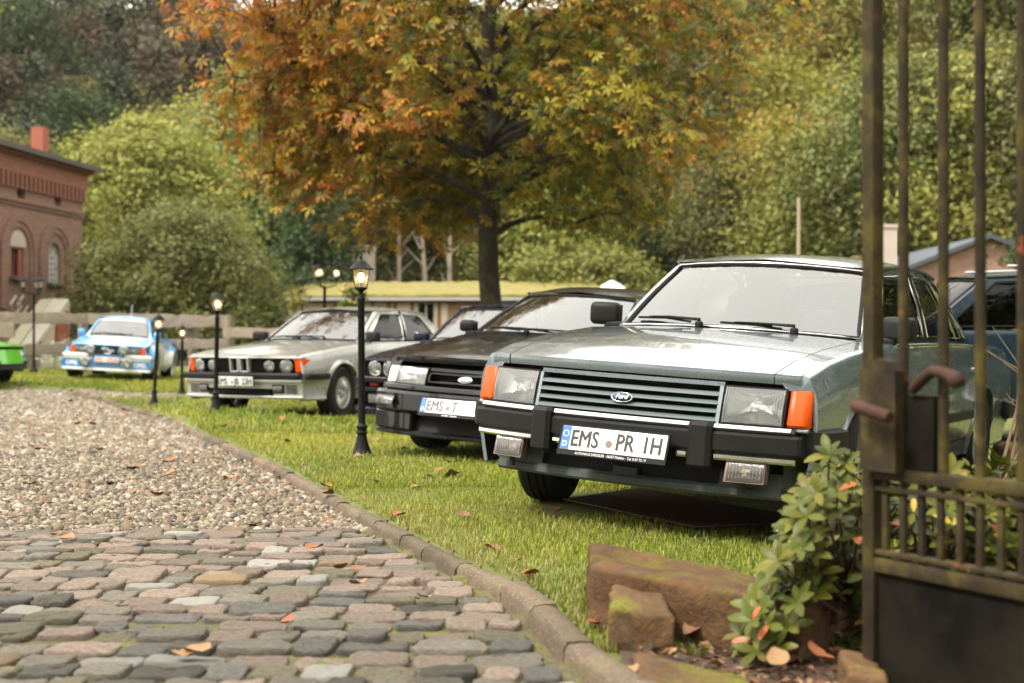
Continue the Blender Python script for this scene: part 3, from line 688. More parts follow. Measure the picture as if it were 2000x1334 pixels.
    for sg in (1, -1):
        y0, y1 = sorted((sg*.345, sg*.45)); mb = MB(); c.fbox(mb, y0, y1, .35, .56, -.03, .046, n=2, ch=.018, P=c.Fv); mb.build('overrider', MT['plastic'], bp, 30)
        y0, y1 = sorted((sg*.51, sg*.68)); c.rect_lamp(y0, y1, .305, .40, -.03, 2, 'fog_lamp', MT['seal'])
        mb = MB(); mb.tube([c.F(sg*.58, .305, -.06), c.F(sg*.58, .26, -.08)], .015, 6); mb.build('fog_lamp_bracket', MT['dark'], bp, 30)
    mb = MB(); c.fbox(mb, -.70, .70, .275, .43, -.27, -.19, n=10); mb.build('bumper_recess', MT['dark'], c.root, 30)
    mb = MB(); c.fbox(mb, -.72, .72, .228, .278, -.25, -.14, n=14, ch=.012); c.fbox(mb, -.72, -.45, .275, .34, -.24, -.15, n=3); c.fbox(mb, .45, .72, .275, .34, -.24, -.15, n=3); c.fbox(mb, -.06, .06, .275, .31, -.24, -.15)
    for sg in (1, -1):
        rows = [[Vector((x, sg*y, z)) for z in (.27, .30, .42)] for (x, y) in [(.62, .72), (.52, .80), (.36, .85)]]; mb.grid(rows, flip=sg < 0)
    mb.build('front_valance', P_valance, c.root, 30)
    c.number_plate([(-.212, 'EMS'), (.015, 'PR'), (.142, '1H')], 0.012, .432, .05, True, 'AUTOHAUS DRESSLER \u00b7 56357 Miehlen \u00b7 Tel. 0 67 72 / 9', stars=True, seal=-.018, tilt=rad(-2))
    # rear bumper and lamps
    mb = MB(); c.fbox(mb, -.86, .86, .42, .54, -.02, .16, n=10, P=lambda y, z, d: c.B(y, z, d), ch=.012)
    for sg in (1, -1): mb.box((-3.72, sg*.885, .48), (.5, .05, .12), bev=.015)
    mb.build('rear_bumper', MT['plastic'], c.root, 30)
    for sg in (1, -1):
        y0, y1 = sorted((sg*.5, sg*.83)); mb = MB(); c.fbox(mb, y0, y1, .62, .78, -.02, .02, P=c.B); mb.build('tail_lamp', MT['redlens'], c.root, 30)
    # thin aerial, slots at the cowl
    mb = MB()
    for k in range(16):
        y = .22+k*.022; p = Vector((c.Xf(.93, y), y, c.top(c.Xf(.93, y))+c.crown(y, -.5)+.0035)); mb.box(p, (.035, .006, .003))
    mb.build('cowl_vents', MT['dark'], c.bonnet, 0)
    mb = MB(); mb.box(c.Wf(.02, .45, -.03)+Vector((-.1, 0, .02)), (.16, .3, .008), Matrix.Rotation(rad(15), 3, 'Z')); mb.build('paper', M_plain('printed_paper', (.75, .78, .7), .7, var=(18, (.35, .55, .3), .8)), c.root, 0)
    return c
# --- black saloon
P_black = M_paint('black_paint', (.006, .0055, .0055), .0, .2, drops=.5, coat=.4)
def sierra():
    def scoop(x, y):   # two raised bonnet louvre hoods
        z = 0
        for sg in (1, -1):
            dx, dy = (x-.22)/.16, (y-sg*.33)/.12; z += .022*max(0, 1-dx*dx-dy*dy)
        return z
    sp = dict(lampz=.69, paint=P_black, xn=.84, xt=-3.55, zs=.22, wb=2.61, Ra=.34, rw=.30, rim=.195, bow=.17, lean=.42, scoop=scoop,
        halfw=[(.84, .80), (.4, .845), (-.5, .86), (-2.5, .86), (-3.55, .80)],
        top=[(.92, .70), (.78, .735), (.5, .80), (0, .875), (-.45, .935), (-1.5, .95), (-2.9, .95), (-3.55, .93)],
        xa0=-.50, ya0=.70, b0=.24, xa1=-1.22, ya1=.545, za1=1.30, b1=.14, xc0=-3.15, yc0=.67, xc1=-2.35, yc1=.53, zc1=1.29, arch=.03, roofcrown=.06, r=.07,
        doors=[-.6, -1.65, -2.5], wins=[[(.07, .05), (.07, .42), (.90, .39), (.90, .06)], [(.07, .46), (.07, .78), (.90, .76), (.90, .43)]], mirror=(0, .09, .09, .14, .10), hy=.83, lip=.05, crown=.035, seatx=-1.7, tr=.735, handlemat=MT['plastic'], sidetrim=(.48, .03, MT['plastic']))
    c = Car('black_car', 'glossy black car with wet bonnet standing between the silver green and the navy car', sp, (.003, 11.22, .02), rad(-117.5), rad(-3.2))
    c.build_body(); c.build_cabin(); c.wheels('lattice', 0, .735)
    mb = MB(); c.fbox(mb, -.78, .78, .2, .69, -.16, -.10); mb.build('nose_panel', MT['dark'], c.root, 30)
    c.fpart('nose_top', -.34, .34, .668, .70, -.12, -.004, P_black)
    for sg in (1, -1):
        y0, y1 = sorted((sg*.345, sg*.66)); c.rect_lamp(y0, y1, .562, .695, .005)
        y0, y1 = sorted((sg*.665, sg*.775)); mb = MB(); c.fbox(mb, y0, y1, .562, .69, -.08, .002, n=3, ch=.012); mb.build('indicator', MT['clearamber'], c.root, 40)
    mb = MB(); c.fbox(mb, -.335, .335, .585, .60, -.08, .0, ch=.004); c.fbox(mb, -.335, .335, .648, .664, -.08, .0, ch=.004); c.fbox(mb, -.335, -.32, .6, .648, -.08, .0); c.fbox(mb, .32, .335, .6, .648, -.08, .0); gr = mb.build('grille', P_black, c.root, 30)
    c.oval_badge(0, .624, .004, .115, .05, 'Ford', MT['silverprint'])
    mb = MB(); c.fbox(mb, -.79, .79, .52, .56, -.12, .02, n=12, ch=.008); mb.build('nose_strip', P_black, c.root, 30)
    mb = MB(); c.fbox(mb, -.80, .80, .36, .515, -.12, .085, n=14, ch=.02, P=c.Fv); c.fbox(mb, -.80, .80, .185, .225, -.12, .06, n=14, ch=.012, P=c.Fv)
    c.fbox(mb, -.80, -.40, .225, .36, -.12, .07, n=4, ch=.012, P=c.Fv); c.fbox(mb, .40, .80, .225, .36, -.12, .07, n=4, ch=.012, P=c.Fv)
    for sg in (1, -1):
        rows = []
        for (x, y) in [(.93, .76), (.88, .825), (.75, .865), (.55, .875), (.36, .875)]:
            xx = x-c.bow; rows.append([Vector((xx, sg*(y-.06), .18)), Vector((xx, sg*(y-.01), .21)), Vector((xx, sg*y, .40)), Vector((xx, sg*y, .49)), Vector((xx, sg*(y-.05), .52))])
        mb.grid(rows, flip=sg < 0)
    b = mb.build('front_bumper', P_black, c.root, 30)
    for sg in (1, -1):
        y0, y1 = sorted((sg*.56, sg*.76)); c.rect_lamp(y0, y1, .405, .475, .09, True, 'fog_lamp', P_black)
    c.number_plate([(-.212, 'EMS'), (.0, 'T')], -.0, .43, .105, True, 'Autohaus \u00b7 Lahnstein', seal=-.03)
    mb = MB(); c.fbox(mb, -.8, .8, .38, .52, -.02, .1, P=c.B, ch=.02); mb.build('rear_bumper', MT['plastic'], c.root, 30)
    return c
# --- navy car
P_navy = M_paint('navy_paint', (.008, .0085, .024), .2, .25, drops=.6, coat=.5)
def kidney(c, z0, z1, w, gap, d, mat):
    for sg in (1, -1):
        mb = MB(); y0, y1 = sorted((sg*gap, sg*(gap+w))); t = .009
        c.fbox(mb, y0, y1, z0, z0+t, -.05, d, ch=.003); c.fbox(mb, y0, y1, z1-t, z1, -.05, d, ch=.003); c.fbox(mb, y0, y0+t, z0+t, z1-t, -.05, d+.001); c.fbox(mb, y1-t, y1, z0+t, z1-t, -.05, d+.001); k = mb.build('grille', mat, c.root, 30)
        for j in range(4):
            yy = lerp(y0+t, y1-t, (j+.5)/4); mb = MB(); c.fbox(mb, yy-.003, yy+.003, z0+t, z1-t, -.05, -.012); mb.build('slat', MT['plastic'], k, 0)
def e30():
    sp = dict(paint=P_navy, xn=.74, xt=-3.5, zs=.2, wb=2.57, Ra=.335, rw=.305, rim=.19, bow=.07, lean=-.12, r=.03,
        halfw=[(.74, .79), (.3, .815), (-2.6, .82), (-3.5, .78)],
        top=[(.78, .735), (.6, .775), (.3, .815), (-.5, .905), (-2.9, .92), (-3.5, .885)],
        xa0=-.52, ya0=.66, b0=.14, xa1=-1.08, ya1=.53, za1=1.29, b1=.09, xc0=-2.85, yc0=.64, xc1=-2.2, yc1=.52, zc1=1.28, roofcrown=.05,
        doors=[-.6, -1.75], wins=[[(.07, .05), (.07, .48), (.9, .45), (.9, .06)], [(.07, .53), (.07, .9), (.9, .86), (.9, .50)]], mirror=(0, .10, .09, .17, .11), mirrormat=P_navy, hy=.95, lip=.03, crown=.02, seatx=-1.6, tr=.70, sidetrim=(.45, .03, MT['plastic']))
    c = Car('navy_car', 'dark navy blue car with twin round headlights, half hidden behind the black car', sp, (-.56, 14.7, .0), rad(-113), rad(-2))
    c.build_body(); c.build_cabin(); c.wheels('lattice', 0, .70)
    mb = MB(); c.fbox(mb, -.77, .77, .2, .735, -.12, -.05); mb.build('nose_panel', MT['dark'], c.root, 30)
    for sg in (1, -1):
        for y in (.60, .425): c.round_lamp(sg*y, .655, .072, -.005)
        y0, y1 = sorted((sg*.56, sg*.66)); c.fpart('indicator', y0, y1, .477, .505, 0, .03, MT['amber'])
    c.fpart('nose_top', -.77, .77, .725, .742, -.06, .01, P_navy)
    mb = MB()
    for k in range(7): c.fbox(mb, -.34, .34, .592+k*.019, .598+k*.019, -.05, -.02)
    mb.build('grille_bars', MT['plastic'], c.root, 30)
    kidney(c, .585, .72, .085, .008, .02, MT['chrome'])
    mb = MB(); c.fbox(mb, -.79, .79, .515, .56, -.1, .09, n=12, ch=.012); c.fbox(mb, -.79, .79, .42, .465, -.1, .08, n=12, ch=.01); c.fbox(mb, -.78, .78, .19, .26, -.1, .06, n=12, ch=.015); c.fbox(mb, -.42, .42, .26, .42, -.1, .01, n=6)
    for sg in (1, -1):
        for (za, zb_) in ((.515, .56), (.42, .465), (.19, .26)): mb.box((.5, sg*.80, (za+zb_)/2), (.4, .05, zb_-za), bev=.012)
    mb.build('front_bumper', P_navy, c.root, 30)
    mb = MB(); c.fbox(mb, -.78, .78, .56, .568, -.02, .095, n=12); mb.build('chrome_strip', MT['chrome'], c.root, 30)
    for sg in (1, -1):
        y0, y1 = sorted((sg*.50, sg*.68)); c.rect_lamp(y0, y1, .30, .40, .03, True, 'fog_lamp')
    return c
# --- silver saloon
P_silver = M_paint('silver_paint', (.42, .42, .40), .5, .3)
def e23():
    sp = dict(paint=P_silver, xn=.86, xt=-3.98, zs=.24, wb=2.795, Ra=.355, rw=.32, rim=.195, bow=.09, lean=-.13, r=.035, flare=.02, flarew=.05,
        halfw=[(.86, .82), (.4, .875), (-.5, .895), (-2.8, .90), (-3.98, .85)],
        top=[(.92, .745), (.8, .775), (.5, .82), (0, .875), (-.6, .93), (-2.0, .94), (-3.2, .945), (-3.98, .90)],
        xa0=-.66, ya0=.725, b0=.18, xa1=-1.30, ya1=.585, za1=1.325, b1=.12, xc0=-3.15, yc0=.70, xc1=-2.6, yc1=.57, zc1=1.31, arch=.03, roofcrown=.05,
        doors=[-.72, -1.82, -2.68], wins=[[(.07, .05), (.07, .43), (.90, .40), (.90, .06)], [(.07, .475), (.07, .84), (.90, .82), (.90, .445)]], framemat=MT['chrome'], belttrim=MT['chrome'], mirror=(0, .12, .10, .2, .12), hy=.95, lip=.035, crown=.03, seatx=-1.8, headz=1.2, tr=.75, sidetrim=(.52, .025, MT['plastic']))
    c = Car('silver_car', 'silver grey saloon with four round headlights and twin kidney grille behind the lamp posts', sp, (-2.838, 17.545, .016), rad(-114.7), rad(-.3))
    c.build_body(); c.build_cabin(); c.wheels('bottle', rad(4), .77, .205)
    mb = MB(); c.fbox(mb, -.80, .80, .3, .74, -.13, -.06); mb.build('nose_panel', MT['dark'], c.root, 30)
    c.fpart('nose_top', -.81, .81, .735, .752, -.08, .012, P_silver)
    for sg in (1, -1):
        c.round_lamp(sg*.615, .645, .077, 0); c.round_lamp(sg*.40, .645, .066, 0)
        y0, y1 = sorted((sg*.71, sg*.815)); mb = MB(); c.fbox(mb, y0, y1, .57, .73, -.16, .0, n=3, ch=.014); mb.build('indicator', MT['amber'], c.root, 40)
    mb = MB()
    for k in range(8): c.fbox(mb, -.33, .33, .575+k*.02, .581+k*.02, -.06, -.02)
    mb.build('grille_bars', MT['plastic'], c.root, 30)
    kidney(c, .575, .745, .115, .012, .035, MT['satin'])
    mb = MB(); c.fbox(mb, -.82, .82, .49, .565, -.1, .10, n=14, ch=.02)
    for sg in (1, -1): mb.box((.56, sg*.875, .527), (.5, .06, .074), bev=.02)
    bp = mb.build('front_bumper', MT['plastic'], c.root, 30)
    mb = MB(); c.fbox(mb, -.82, .82, .455, .49, -.1, .09, n=14, ch=.01)
    c.fbox(mb, -.82, -.46, .30, .455, -.14, .05, n=4); c.fbox(mb, .46, .82, .30, .455, -.14, .05, n=4); c.fbox(mb, -.46, .46, .385, .455, -.14, .055, n=6); c.fbox(mb, -.83, .83, .265, .30, -.14, .085, n=14, ch=.01)
    for sg in (1, -1):
        rows = [[Vector((x, sg*(y-.012*k), z)) for k, z in enumerate((.265, .30, .40, .49))][::1] for (x, y) in [(.80, .80), (.72, .845), (.58, .87), (.37, .88)]]; mb.grid(rows, flip=sg < 0)
    v = mb.build('front_apron', P_silver, c.root, 30)
    for sg in (1, -1):
        for k in range(4):
            y0, y1 = sorted((sg*.62, sg*.755)); mb = MB(); c.fbox(mb, y0, y1, .33+k*.026, .345+k*.026, .03, .056); mb.build('vent_slot', MT['dark'], v, 0)
        y0, y1 = sorted((sg*.45, sg*.60)); mb = MB(); c.fbox(mb, y0, y1, .33, .43, .03, .058); mb.build('lamp_recess', MT['plastic'], v, 0); y0, y1 = sorted((sg*.465, sg*.585)); c.rect_lamp(y0, y1, .345, .42, .065, True, 'fog_lamp')
    for k in range(3):
        mb = MB(); c.fbox(mb, -.40, .40, .315+k*.022, .327+k*.022, -.02, .03); mb.build('vent_slot', MT['plastic'], v, 0)
    c.number_plate([(-.235, 'EMS'), (-.0, 'JB'), (.105, '23H')], 0, .47, .135, False, None, seal=-.03)
    mb = MB(); c.fbox(mb, -.86, .86, .44, .55, -.02, .14, P=c.B, ch=.015); mb.build('rear_bumper', MT['plastic'], c.root, 30)
    return c
# --- blue rally coupe
def rally_paint():
    m, n, o = newmat('blue_white_livery'); tc = coords(n); sx = nd(n, 'ShaderNodeSeparateXYZ'); n.links.new(tc, sx.inputs[0])
    ab = nd(n, 'ShaderNodeMath', operation='ABSOLUTE'); n.links.new(sx.outputs[1], ab.inputs[0])
    # white wedge that starts at the bonnet tip and widens towards the screen; white flash on the flanks
    a = nd(n, 'ShaderNodeMath', operation='MULTIPLY_ADD'); n.links.new(sx.outputs[0], a.inputs[0]); a.inputs[1].default_value = -.72; a.inputs[2].default_value = .36
    w = nd(n, 'ShaderNodeMath', operation='LESS_THAN'); n.links.new(ab.outputs[0], w.inputs[0]); n.links.new(a.outputs[0], w.inputs[1])
    x1 = nd(n, 'ShaderNodeMath', operation='GREATER_THAN'); n.links.new(sx.outputs[0], x1.inputs[0]); x1.inputs[1].default_value = -.62
    w1 = nd(n, 'ShaderNodeMath', operation='MULTIPLY'); n.links.new(w.outputs[0], w1.inputs[0]); n.links.new(x1.outputs[0], w1.inputs[1])
    zz = nd(n, 'ShaderNodeMath', operation='MULTIPLY_ADD'); n.links.new(sx.outputs[0], zz.inputs[0]); zz.inputs[1].default_value = -.12; n.links.new(sx.outputs[2], zz.inputs[2])
    s1 = nd(n, 'ShaderNodeMath', operation='LESS_THAN'); n.links.new(zz.outputs[0], s1.inputs[0]); s1.inputs[1].default_value = .90
    s2 = nd(n, 'ShaderNodeMath', operation='LESS_THAN'); n.links.new(sx.outputs[0], s2.inputs[0]); s2.inputs[1].default_value = -.15
    s3 = nd(n, 'ShaderNodeMath', operation='MULTIPLY'); n.links.new(s1.outputs[0], s3.inputs[0]); n.links.new(s2.outputs[0], s3.inputs[1])
    s4 = nd(n, 'ShaderNodeMath', operation='GREATER_THAN'); n.links.new(ab.outputs[0], s4.inputs[0]); s4.inputs[1].default_value = .74
    s5 = nd(n, 'ShaderNodeMath', operation='MULTIPLY'); n.links.new(s3.outputs[0], s5.inputs[0]); n.links.new(s4.outputs[0], s5.inputs[1])
    mx = nd(n, 'ShaderNodeMath', operation='MAXIMUM'); n.links.new(w1.outputs[0], mx.inputs[0]); n.links.new(s5.outputs[0], mx.inputs[1])
    prin(n, o, mixc(n, mx.outputs[0], (.07, .33, .68), (.72, .74, .76)), .3, 0, 1.0); return m
def ascona():
    P = rally_paint(); WH = M_plain('white_paint', (.74, .75, .76), .3, coat=1.0); BL = M_plain('deep_blue_paint', (.02, .16, .40), .3, coat=1.0)
    sp = dict(lampz=.685, paint=P, xn=.72, xt=-3.45, zs=.2, wb=2.52, Ra=.345, rw=.30, rim=.225, bow=.06, lean=.02, r=.05, flare=.09, flarew=.13,
        halfw=[(.72, .79), (.3, .83), (-2.6, .83), (-3.45, .8)],
        top=[(.76, .715), (.6, .745), (.2, .80), (-.5, .90), (-2.6, .92), (-3.45, .88)],
        xa0=-.50, ya0=.67, b0=.16, xa1=-1.06, ya1=.535, za1=1.28, b1=.1, xc0=-2.9, yc0=.64, xc1=-2.1, yc1=.53, zc1=1.27, roofcrown=.05,
        doors=[-.6, -1.75], wins=[[(.07, .05), (.07, .48), (.9, .45), (.9, .06)], [(.07, .53), (.07, .85), (.85, .82), (.9, .50)]], mirror=(.05, .12, .10, .15, .11), mirrormat=M_plain('sky_blue_paint', (.07, .33, .68), .3, coat=1.0), hy=.93, lip=.03, crown=.03, seatx=-1.6, tr=.74, wheelmat=MT['whitealloy'], sidetrim=None)
    c = Car('rally_car', 'light blue and white rally coupe with four extra spotlights in front of the log fence', sp, (-8.379, 29.81, .185), rad(-84.5), rad(-3.2))
    c.build_body(); c.build_cabin(); c.wheels('lattice', 0, .76, .23)
    mb = MB(); c.fbox(mb, -.80, .80, .25, .715, -.12, -.03); mb.build('grille', MT['dark'], c.root, 30)
    for sg in (1, -1):
        y0, y1 = sorted((sg*.38, sg*.655)); c.rect_lamp(y0, y1, .565, .69, .0); y0, y1 = sorted((sg*.66, sg*.755)); c.fpart('indicator', y0, y1, .565, .69, -.05, .0, MT['amber'])
        c.round_lamp(sg*.335, .625, .095, .12, name='spot_lamp'); c.round_lamp(sg*.42, .37, .095, .16, name='spot_lamp')
        for zz in (.53, .46): mb = MB(); mb.tube([c.F(sg*.335, zz, 0), c.F(sg*.335, .56, .1)], .015, 6); mb.build('lamp_bracket', MT['dark'], c.root, 30)
    M = c.fM(0, .63, -.02); mb = MB(); mb.tube([M @ Vector((.085*math.cos(a), .085*math.sin(a), 0)) for a in [2*PI*k/24 for k in range(25)]], .011, 6, cap=False); mb.tube([M @ Vector(p) for p in ((-.13, .02, 0), (.03, .02, 0), (-.03, -.02, 0), (.13, -.02, 0))], .01, 5); mb.build('badge', MT['chrome'], c.root, 40)
    mb = MB(); c.fbox(mb, -.84, -.36, .475, .545, -.1, .09, n=5, ch=.012); c.fbox(mb, .36, .84, .475, .545, -.1, .09, n=5, ch=.012); c.fbox(mb, -.88, .88, .20, .25, -.1, .12, n=12, ch=.01)
    for sg in (1, -1): mb.box((.56, sg*.86, .50), (.36, .06, .07), bev=.015)
    bp = mb.build('front_bumper', WH, c.root, 30)
    mb = MB(); c.fbox(mb, -.88, .88, .25, .43, -.1, .10, n=12); c.fbox(mb, -.36, .36, .43, .53, -.1, .06, n=5)
    for sg in (1, -1): mb.box((.6, sg*.88, .33), (.3, .04, .18), bev=.01)
    ap = mb.build('front_apron', BL, c.root, 30)
    mb = MB(); c.fbox(mb, -.86, .86, .43, .475, -.1, .08, n=12); mb.build('bumper_gap', M_plain('pale_gold_stripe', (.55, .5, .35), .5), c.root, 30)
    for sg in (1, -1): text_obj('lettering', 'OPEL', .12, MT['whiteprint'], ap, c.fM(sg*.68, .335, .1015), align='CENTER', off=.003, xs=.95)
    c.number_plate([(-.20, 'EMS'), (.03, '07210')], 0, .43, .14, True, None, txtmat=MT['platered'], seal=False)
    M = Matrix.Identity(4); p = c.Wf(.93, 0, .004); tq = (c.Wf(.95, 0, .004)-c.Wf(.90, 0, .004)).normalized(); ty = Vector((0, 1, 0)); nn = ty.cross(tq).normalized()
    mb = MB(); rows = [[c.Wf(u, q, .003) for q in np.linspace(-.88, .88, 13)] for u in (.86, .95)]; mb.grid(rows); mb.build('sun_strip', WH, c.root, 0)
    mb = MB(); mb.tube([(-1.9, 0, 1.36), (-1.9, 0, 1.62)], .006, 6); mb.build('aerial', MT['whiteprint'], c.root, 30)
    return c
# --- bright green coupe, only its nose stands in the picture
def green_car():
    P = M_plain('bright_green_paint', (.10, .50, .015), .3, coat=1.0)
    sp = dict(lampz=.5, paint=P, xn=.72, xt=-3.3, zs=.25, wb=2.4, Ra=.33, rw=.29, rim=.17, bow=.16, lean=.25, r=.07, halfw=[(.72, .70), (.3, .77), (-2.4, .78), (-3.3, .72)],
        top=[(.78, .66), (.6, .73), (.2, .79), (-.6, .87), (-2.7, .9), (-3.3, .84)], xa0=-.6, ya0=.64, b0=.15, xa1=-1.15, ya1=.5, za1=1.23, b1=.1, xc0=-2.6, yc0=.6, xc1=-2.0, yc1=.5, zc1=1.22,
        doors=[-.7, -1.7], wins=[[(.07, .05), (.07, .5), (.9, .48), (.9, .06)], [(.07, .56), (.07, .9), (.88, .88), (.9, .54)]], hy=.9, lip=.03, seatx=-1.6, tr=.66)
    c = Car('green_car', 'bright green car of which only the nose and front wheel show at the picture edge', sp, (-9.98, 26.6, .16), rad(-12), 0)
    c.build_body(); c.build_cabin(); c.wheels('bottle', 0, .66)
    mb = MB(); c.fbox(mb, -.68, .68, .3, .65, -.12, -.03); mb.build('grille', MT['dark'], c.root, 30)
    for sg in (1, -1): c.round_lamp(sg*.5, .57, .085, -.01)
    c.fpart('nose_panel', -.70, .70, .40, .665, -.14, -.01, P)
    mb = MB()
    for sg in (1, -1): mb = MB(); mb.box((.66, sg*.45, .43), (.14, .10, .06), bev=.02); mb.build('bumper_stub', MT['plastic'], c.root, 30)
    return c
# --- dark blue estate behind
def estate():
    P = M_paint('steel_blue_paint', (.006, .018, .03), .1, .25, coat=.4)
    sp = dict(paint=P, xn=.86, xt=-3.75, zs=.26, wb=2.7, Ra=.36, rw=.33, rim=.2, bow=.1, lean=.1, halfw=[(.86, .82), (.3, .88), (-2.6, .9), (-3.75, .86)],
        top=[(.9, .80), (.6, .88), (-.5, .97), (-3.75, .98)], xa0=-.55, ya0=.72, b0=.2, xa1=-1.1, ya1=.62, za1=1.42, b1=.12, xc0=-3.72, yc0=.72, xc1=-3.3, yc1=.62, zc1=1.42, roofcrown=.06,
        doors=[-.6, -1.6, -2.5], wins=[[(.07, .04), (.07, .31), (.90, .29), (.90, .05)], [(.07, .345), (.07, .61), (.90, .60), (.90, .325)], [(.07, .65), (.07, .96), (.90, .96), (.90, .64)]], bpillar=P, glass=MT['tinted'], sglass=MT['tinted'], mirror=(0, .12, .10, .18, .13), mirrormat=M_plain('pale_blue_cap', (.3, .42, .5), .25, coat=1.0), hy=.9, seatx=-1.7, tr=.75)
    c = Car('estate_car', 'dark steel blue estate car parked behind the gate, roof above the silver green boot', sp, (3.0, 12.9, .06), rad(181), 0)
    c.build_body(); c.build_cabin(); c.wheels('lattice', 0, .75)
    mb = MB(); c.fbox(mb, -.8, .8, .3, .78, -.12, -.03); mb.build('grille', MT['dark'], c.root, 30)
    for sg in (1, -1):
        y0, y1 = sorted((sg*.45, sg*.78)); c.rect_lamp(y0, y1, .6, .74, .0)
    mb = MB(); c.fbox(mb, -.85, .85, .38, .52, -.1, .1, n=10, ch=.02); mb.build('front_bumper', MT['plastic'], c.root, 30)
    mb = MB()
    for sg in (1, -1): mb.tube([(-1.3, sg*.55, 1.53), (-2.2, sg*.56, 1.56), (-3.1, sg*.55, 1.53)], .016, 6)
    mb.build('roof_rail', MT['alloy'], c.root, 30); return c
CARS = [granada(), sierra(), e30(), e23(), ascona(), green_car(), estate()]
# ------------------------------------------------------------------ the ground
KERB = [(3.0, .43), (3.54, .266), (3.95, .149), (4.73, .024), (5.0, -.045), (5.8, -.336), (6.59, -.598), (7.65, -.955), (9.33, -1.48), (12.3, -2.52), (17.3, -4.36), (21.6, -6.2), (24, -7.4)]
def kx(y): return np.interp(y, [k[0] for k in KERB], [k[1] for k in KERB])
GC = []
for c in CARS:
    for p in c.ground_wheels(): GC.append((p.x, p.y, p.z-.004))
for (y, x) in KERB[:-1]: GC.append((x+.2, y, .055))
GC += [(X(707, 10.7), 10.7, .07), (-3.39, 16.3, .14), (-3.6, 16.0, .12), (.5, 3.6, .0), (.8, 3.8, .0), (.45, 4.1, .0), (.36, 3.4, .0), (.9, 4.2, .02), (1.4, 4.2, .02), (-5.2, 20.6, .02), (-6.2, 26.5, .03), (.7, 4.2, .03), (1.2, 3.4, .02), (2.5, 4.5, .0), (3.5, 6, -.02), (5, 9, 0), (-12, 31, .25), (-16, 30, .2), (-4, 34, .1), (3, 24, .0), (0, 20, .03), (8, 18, .0), (-15, 40, .35), (-8, 40, .3), (0, 40, .1), (12, 40, .1), (20, 20, .1)]
GC = np.array(GC)
def lawn_z(x, y):
    x = np.asarray(x, float); y = np.asarray(y, float); sh = x.shape; xf, yf = x.ravel(), y.ravel()
    d2 = (xf[:, None]-GC[None, :, 0])**2+(yf[:, None]-GC[None, :, 1])**2; w = 1/(d2+.03)**1.6; z = (w*GC[None, :, 2]).sum(1)/w.sum(1); return (z.reshape(sh)+.006*fbm(x, y, 2.3, 5))
def hill(x, y):
    b = 80-np.clip((x-4)*1.6, 0, 38)-np.clip((-x-26)*.8, 0, 20); t = np.clip(y-b, 0, None); return np.clip(np.minimum(.62*t*t/(t+14), (.26+.0*x)*y-5), 0, 60)
def lawn_far(y, x): return y > 26.2+.25*np.sin(x*1.3)
def is_lawn(x, y): return ((x > kx(y)+.06) & (y < 23.9+.2*np.sin(x*1.1)+np.where(x < -5.5, -.9, 0))) | lawn_far(y, x)
def is_cobble(x, y): return (y < 6.93) & (x <= kx(y)+.06)
def zall(x, y):
    zl = lawn_z(x, y); k = np.clip((y-17)/7, 0, 1); zp = k*np.clip(zl, -.05, .1)*.8
    return np.where(is_lawn(x, y), zl, zp-.004)+hill(x, y)
M_soil = None
def lawn_mat():
    m, n, o = newmat('lawn_turf'); tc = coords(n); a = noise(n, tc, 1.1, 6, .7); b = noise(n, tc, 24, 6, .75)
    c = ramp(n, b, [(.25, (.045, .05, .011)), (.5, (.11, .135, .025)), (.75, (.19, .20, .045))]); c2 = mixc(n, ramp(n, a, [(.45, 0.0), (.7, .6)]), c, (.16, .15, .04))
    prin(n, o, c2, .9, normal=bumpn(n, b, .8, .03)); return m
def gravel_mat():
    m, n, o = newmat('gravel'); tc = coords(n); v = nd(n, 'ShaderNodeTexVoronoi'); v.inputs['Scale'].default_value = 34; n.links.new(tc, v.inputs[0])
    sp_ = nd(n, 'ShaderNodeSeparateColor'); n.links.new(v.outputs['Color'], sp_.inputs[0]); c = ramp(n, sp_.outputs[0], [(0, (.045, .036, .024)), (.35, (.11, .085, .055)), (.7, (.17, .135, .09)), (1, (.24, .205, .155))])
    c = mixc(n, ramp(n, noise(n, tc, .8, 5), [(.5, 0.0), (.75, .45)]), c, (.16, .13, .08))
    prin(n, o, c, .8, normal=bumpn(n, ramp(n, v.outputs['Distance'], [(0, 1.0), (.7, 0.0)]), .9, .02)); return m
def joint_mat():
    m, n, o = newmat('mossy_joint_sand'); tc = coords(n); a = noise(n, tc, 3.0, 6, .7); b = noise(n, tc, 60, 5, .7)
    c = mixc(n, ramp(n, a, [(.42, 0.0), (.62, 1.0)]), ramp(n, b, [(.3, (.05, .038, .024)), (.7, (.16, .125, .08))]), ramp(n, b, [(.3, (.06, .06, .010)), (.7, (.20, .19, .035))]))
    prin(n, o, c, .95, normal=bumpn(n, b, .9, .02)); return m
M_lawn, M_grav, M_joint = lawn_mat(), gravel_mat(), joint_mat()
M_litter = M_plain('forest_floor', (.035, .028, .014), .95, var=(.5, (.05, .055, .018), .8), bump=(6, .6, .1))
def sheet(name, xs, ys, keep, mat, zoff=0.0, **kw):
    gx, gy = np.meshgrid(xs, ys); z = zall(gx, gy)+zoff; nx, ny = len(xs), len(ys)
    idx = np.arange(nx*ny).reshape(ny, nx); q = np.stack([idx[:-1, :-1], idx[:-1, 1:], idx[1:, 1:], idx[1:, :-1]], -1).reshape(-1, 4)
    cx = gx.ravel()[q].mean(1); cyy = gy.ravel()[q].mean(1); q = q[keep(cx, cyy)]
    used = np.unique(q); mp = np.zeros(nx*ny, int); mp[used] = np.arange(len(used)); v = np.stack([gx.ravel(), gy.ravel(), z.ravel()], 1)[used]
    return npmesh(name, v, mp[q], mat, smooth=True, kind='structure', **kw)
def span(*seg):
    out = []
    for a, b, s in seg: out += list(np.arange(a, b, s))
    return np.array(out+[seg[-1][1]])
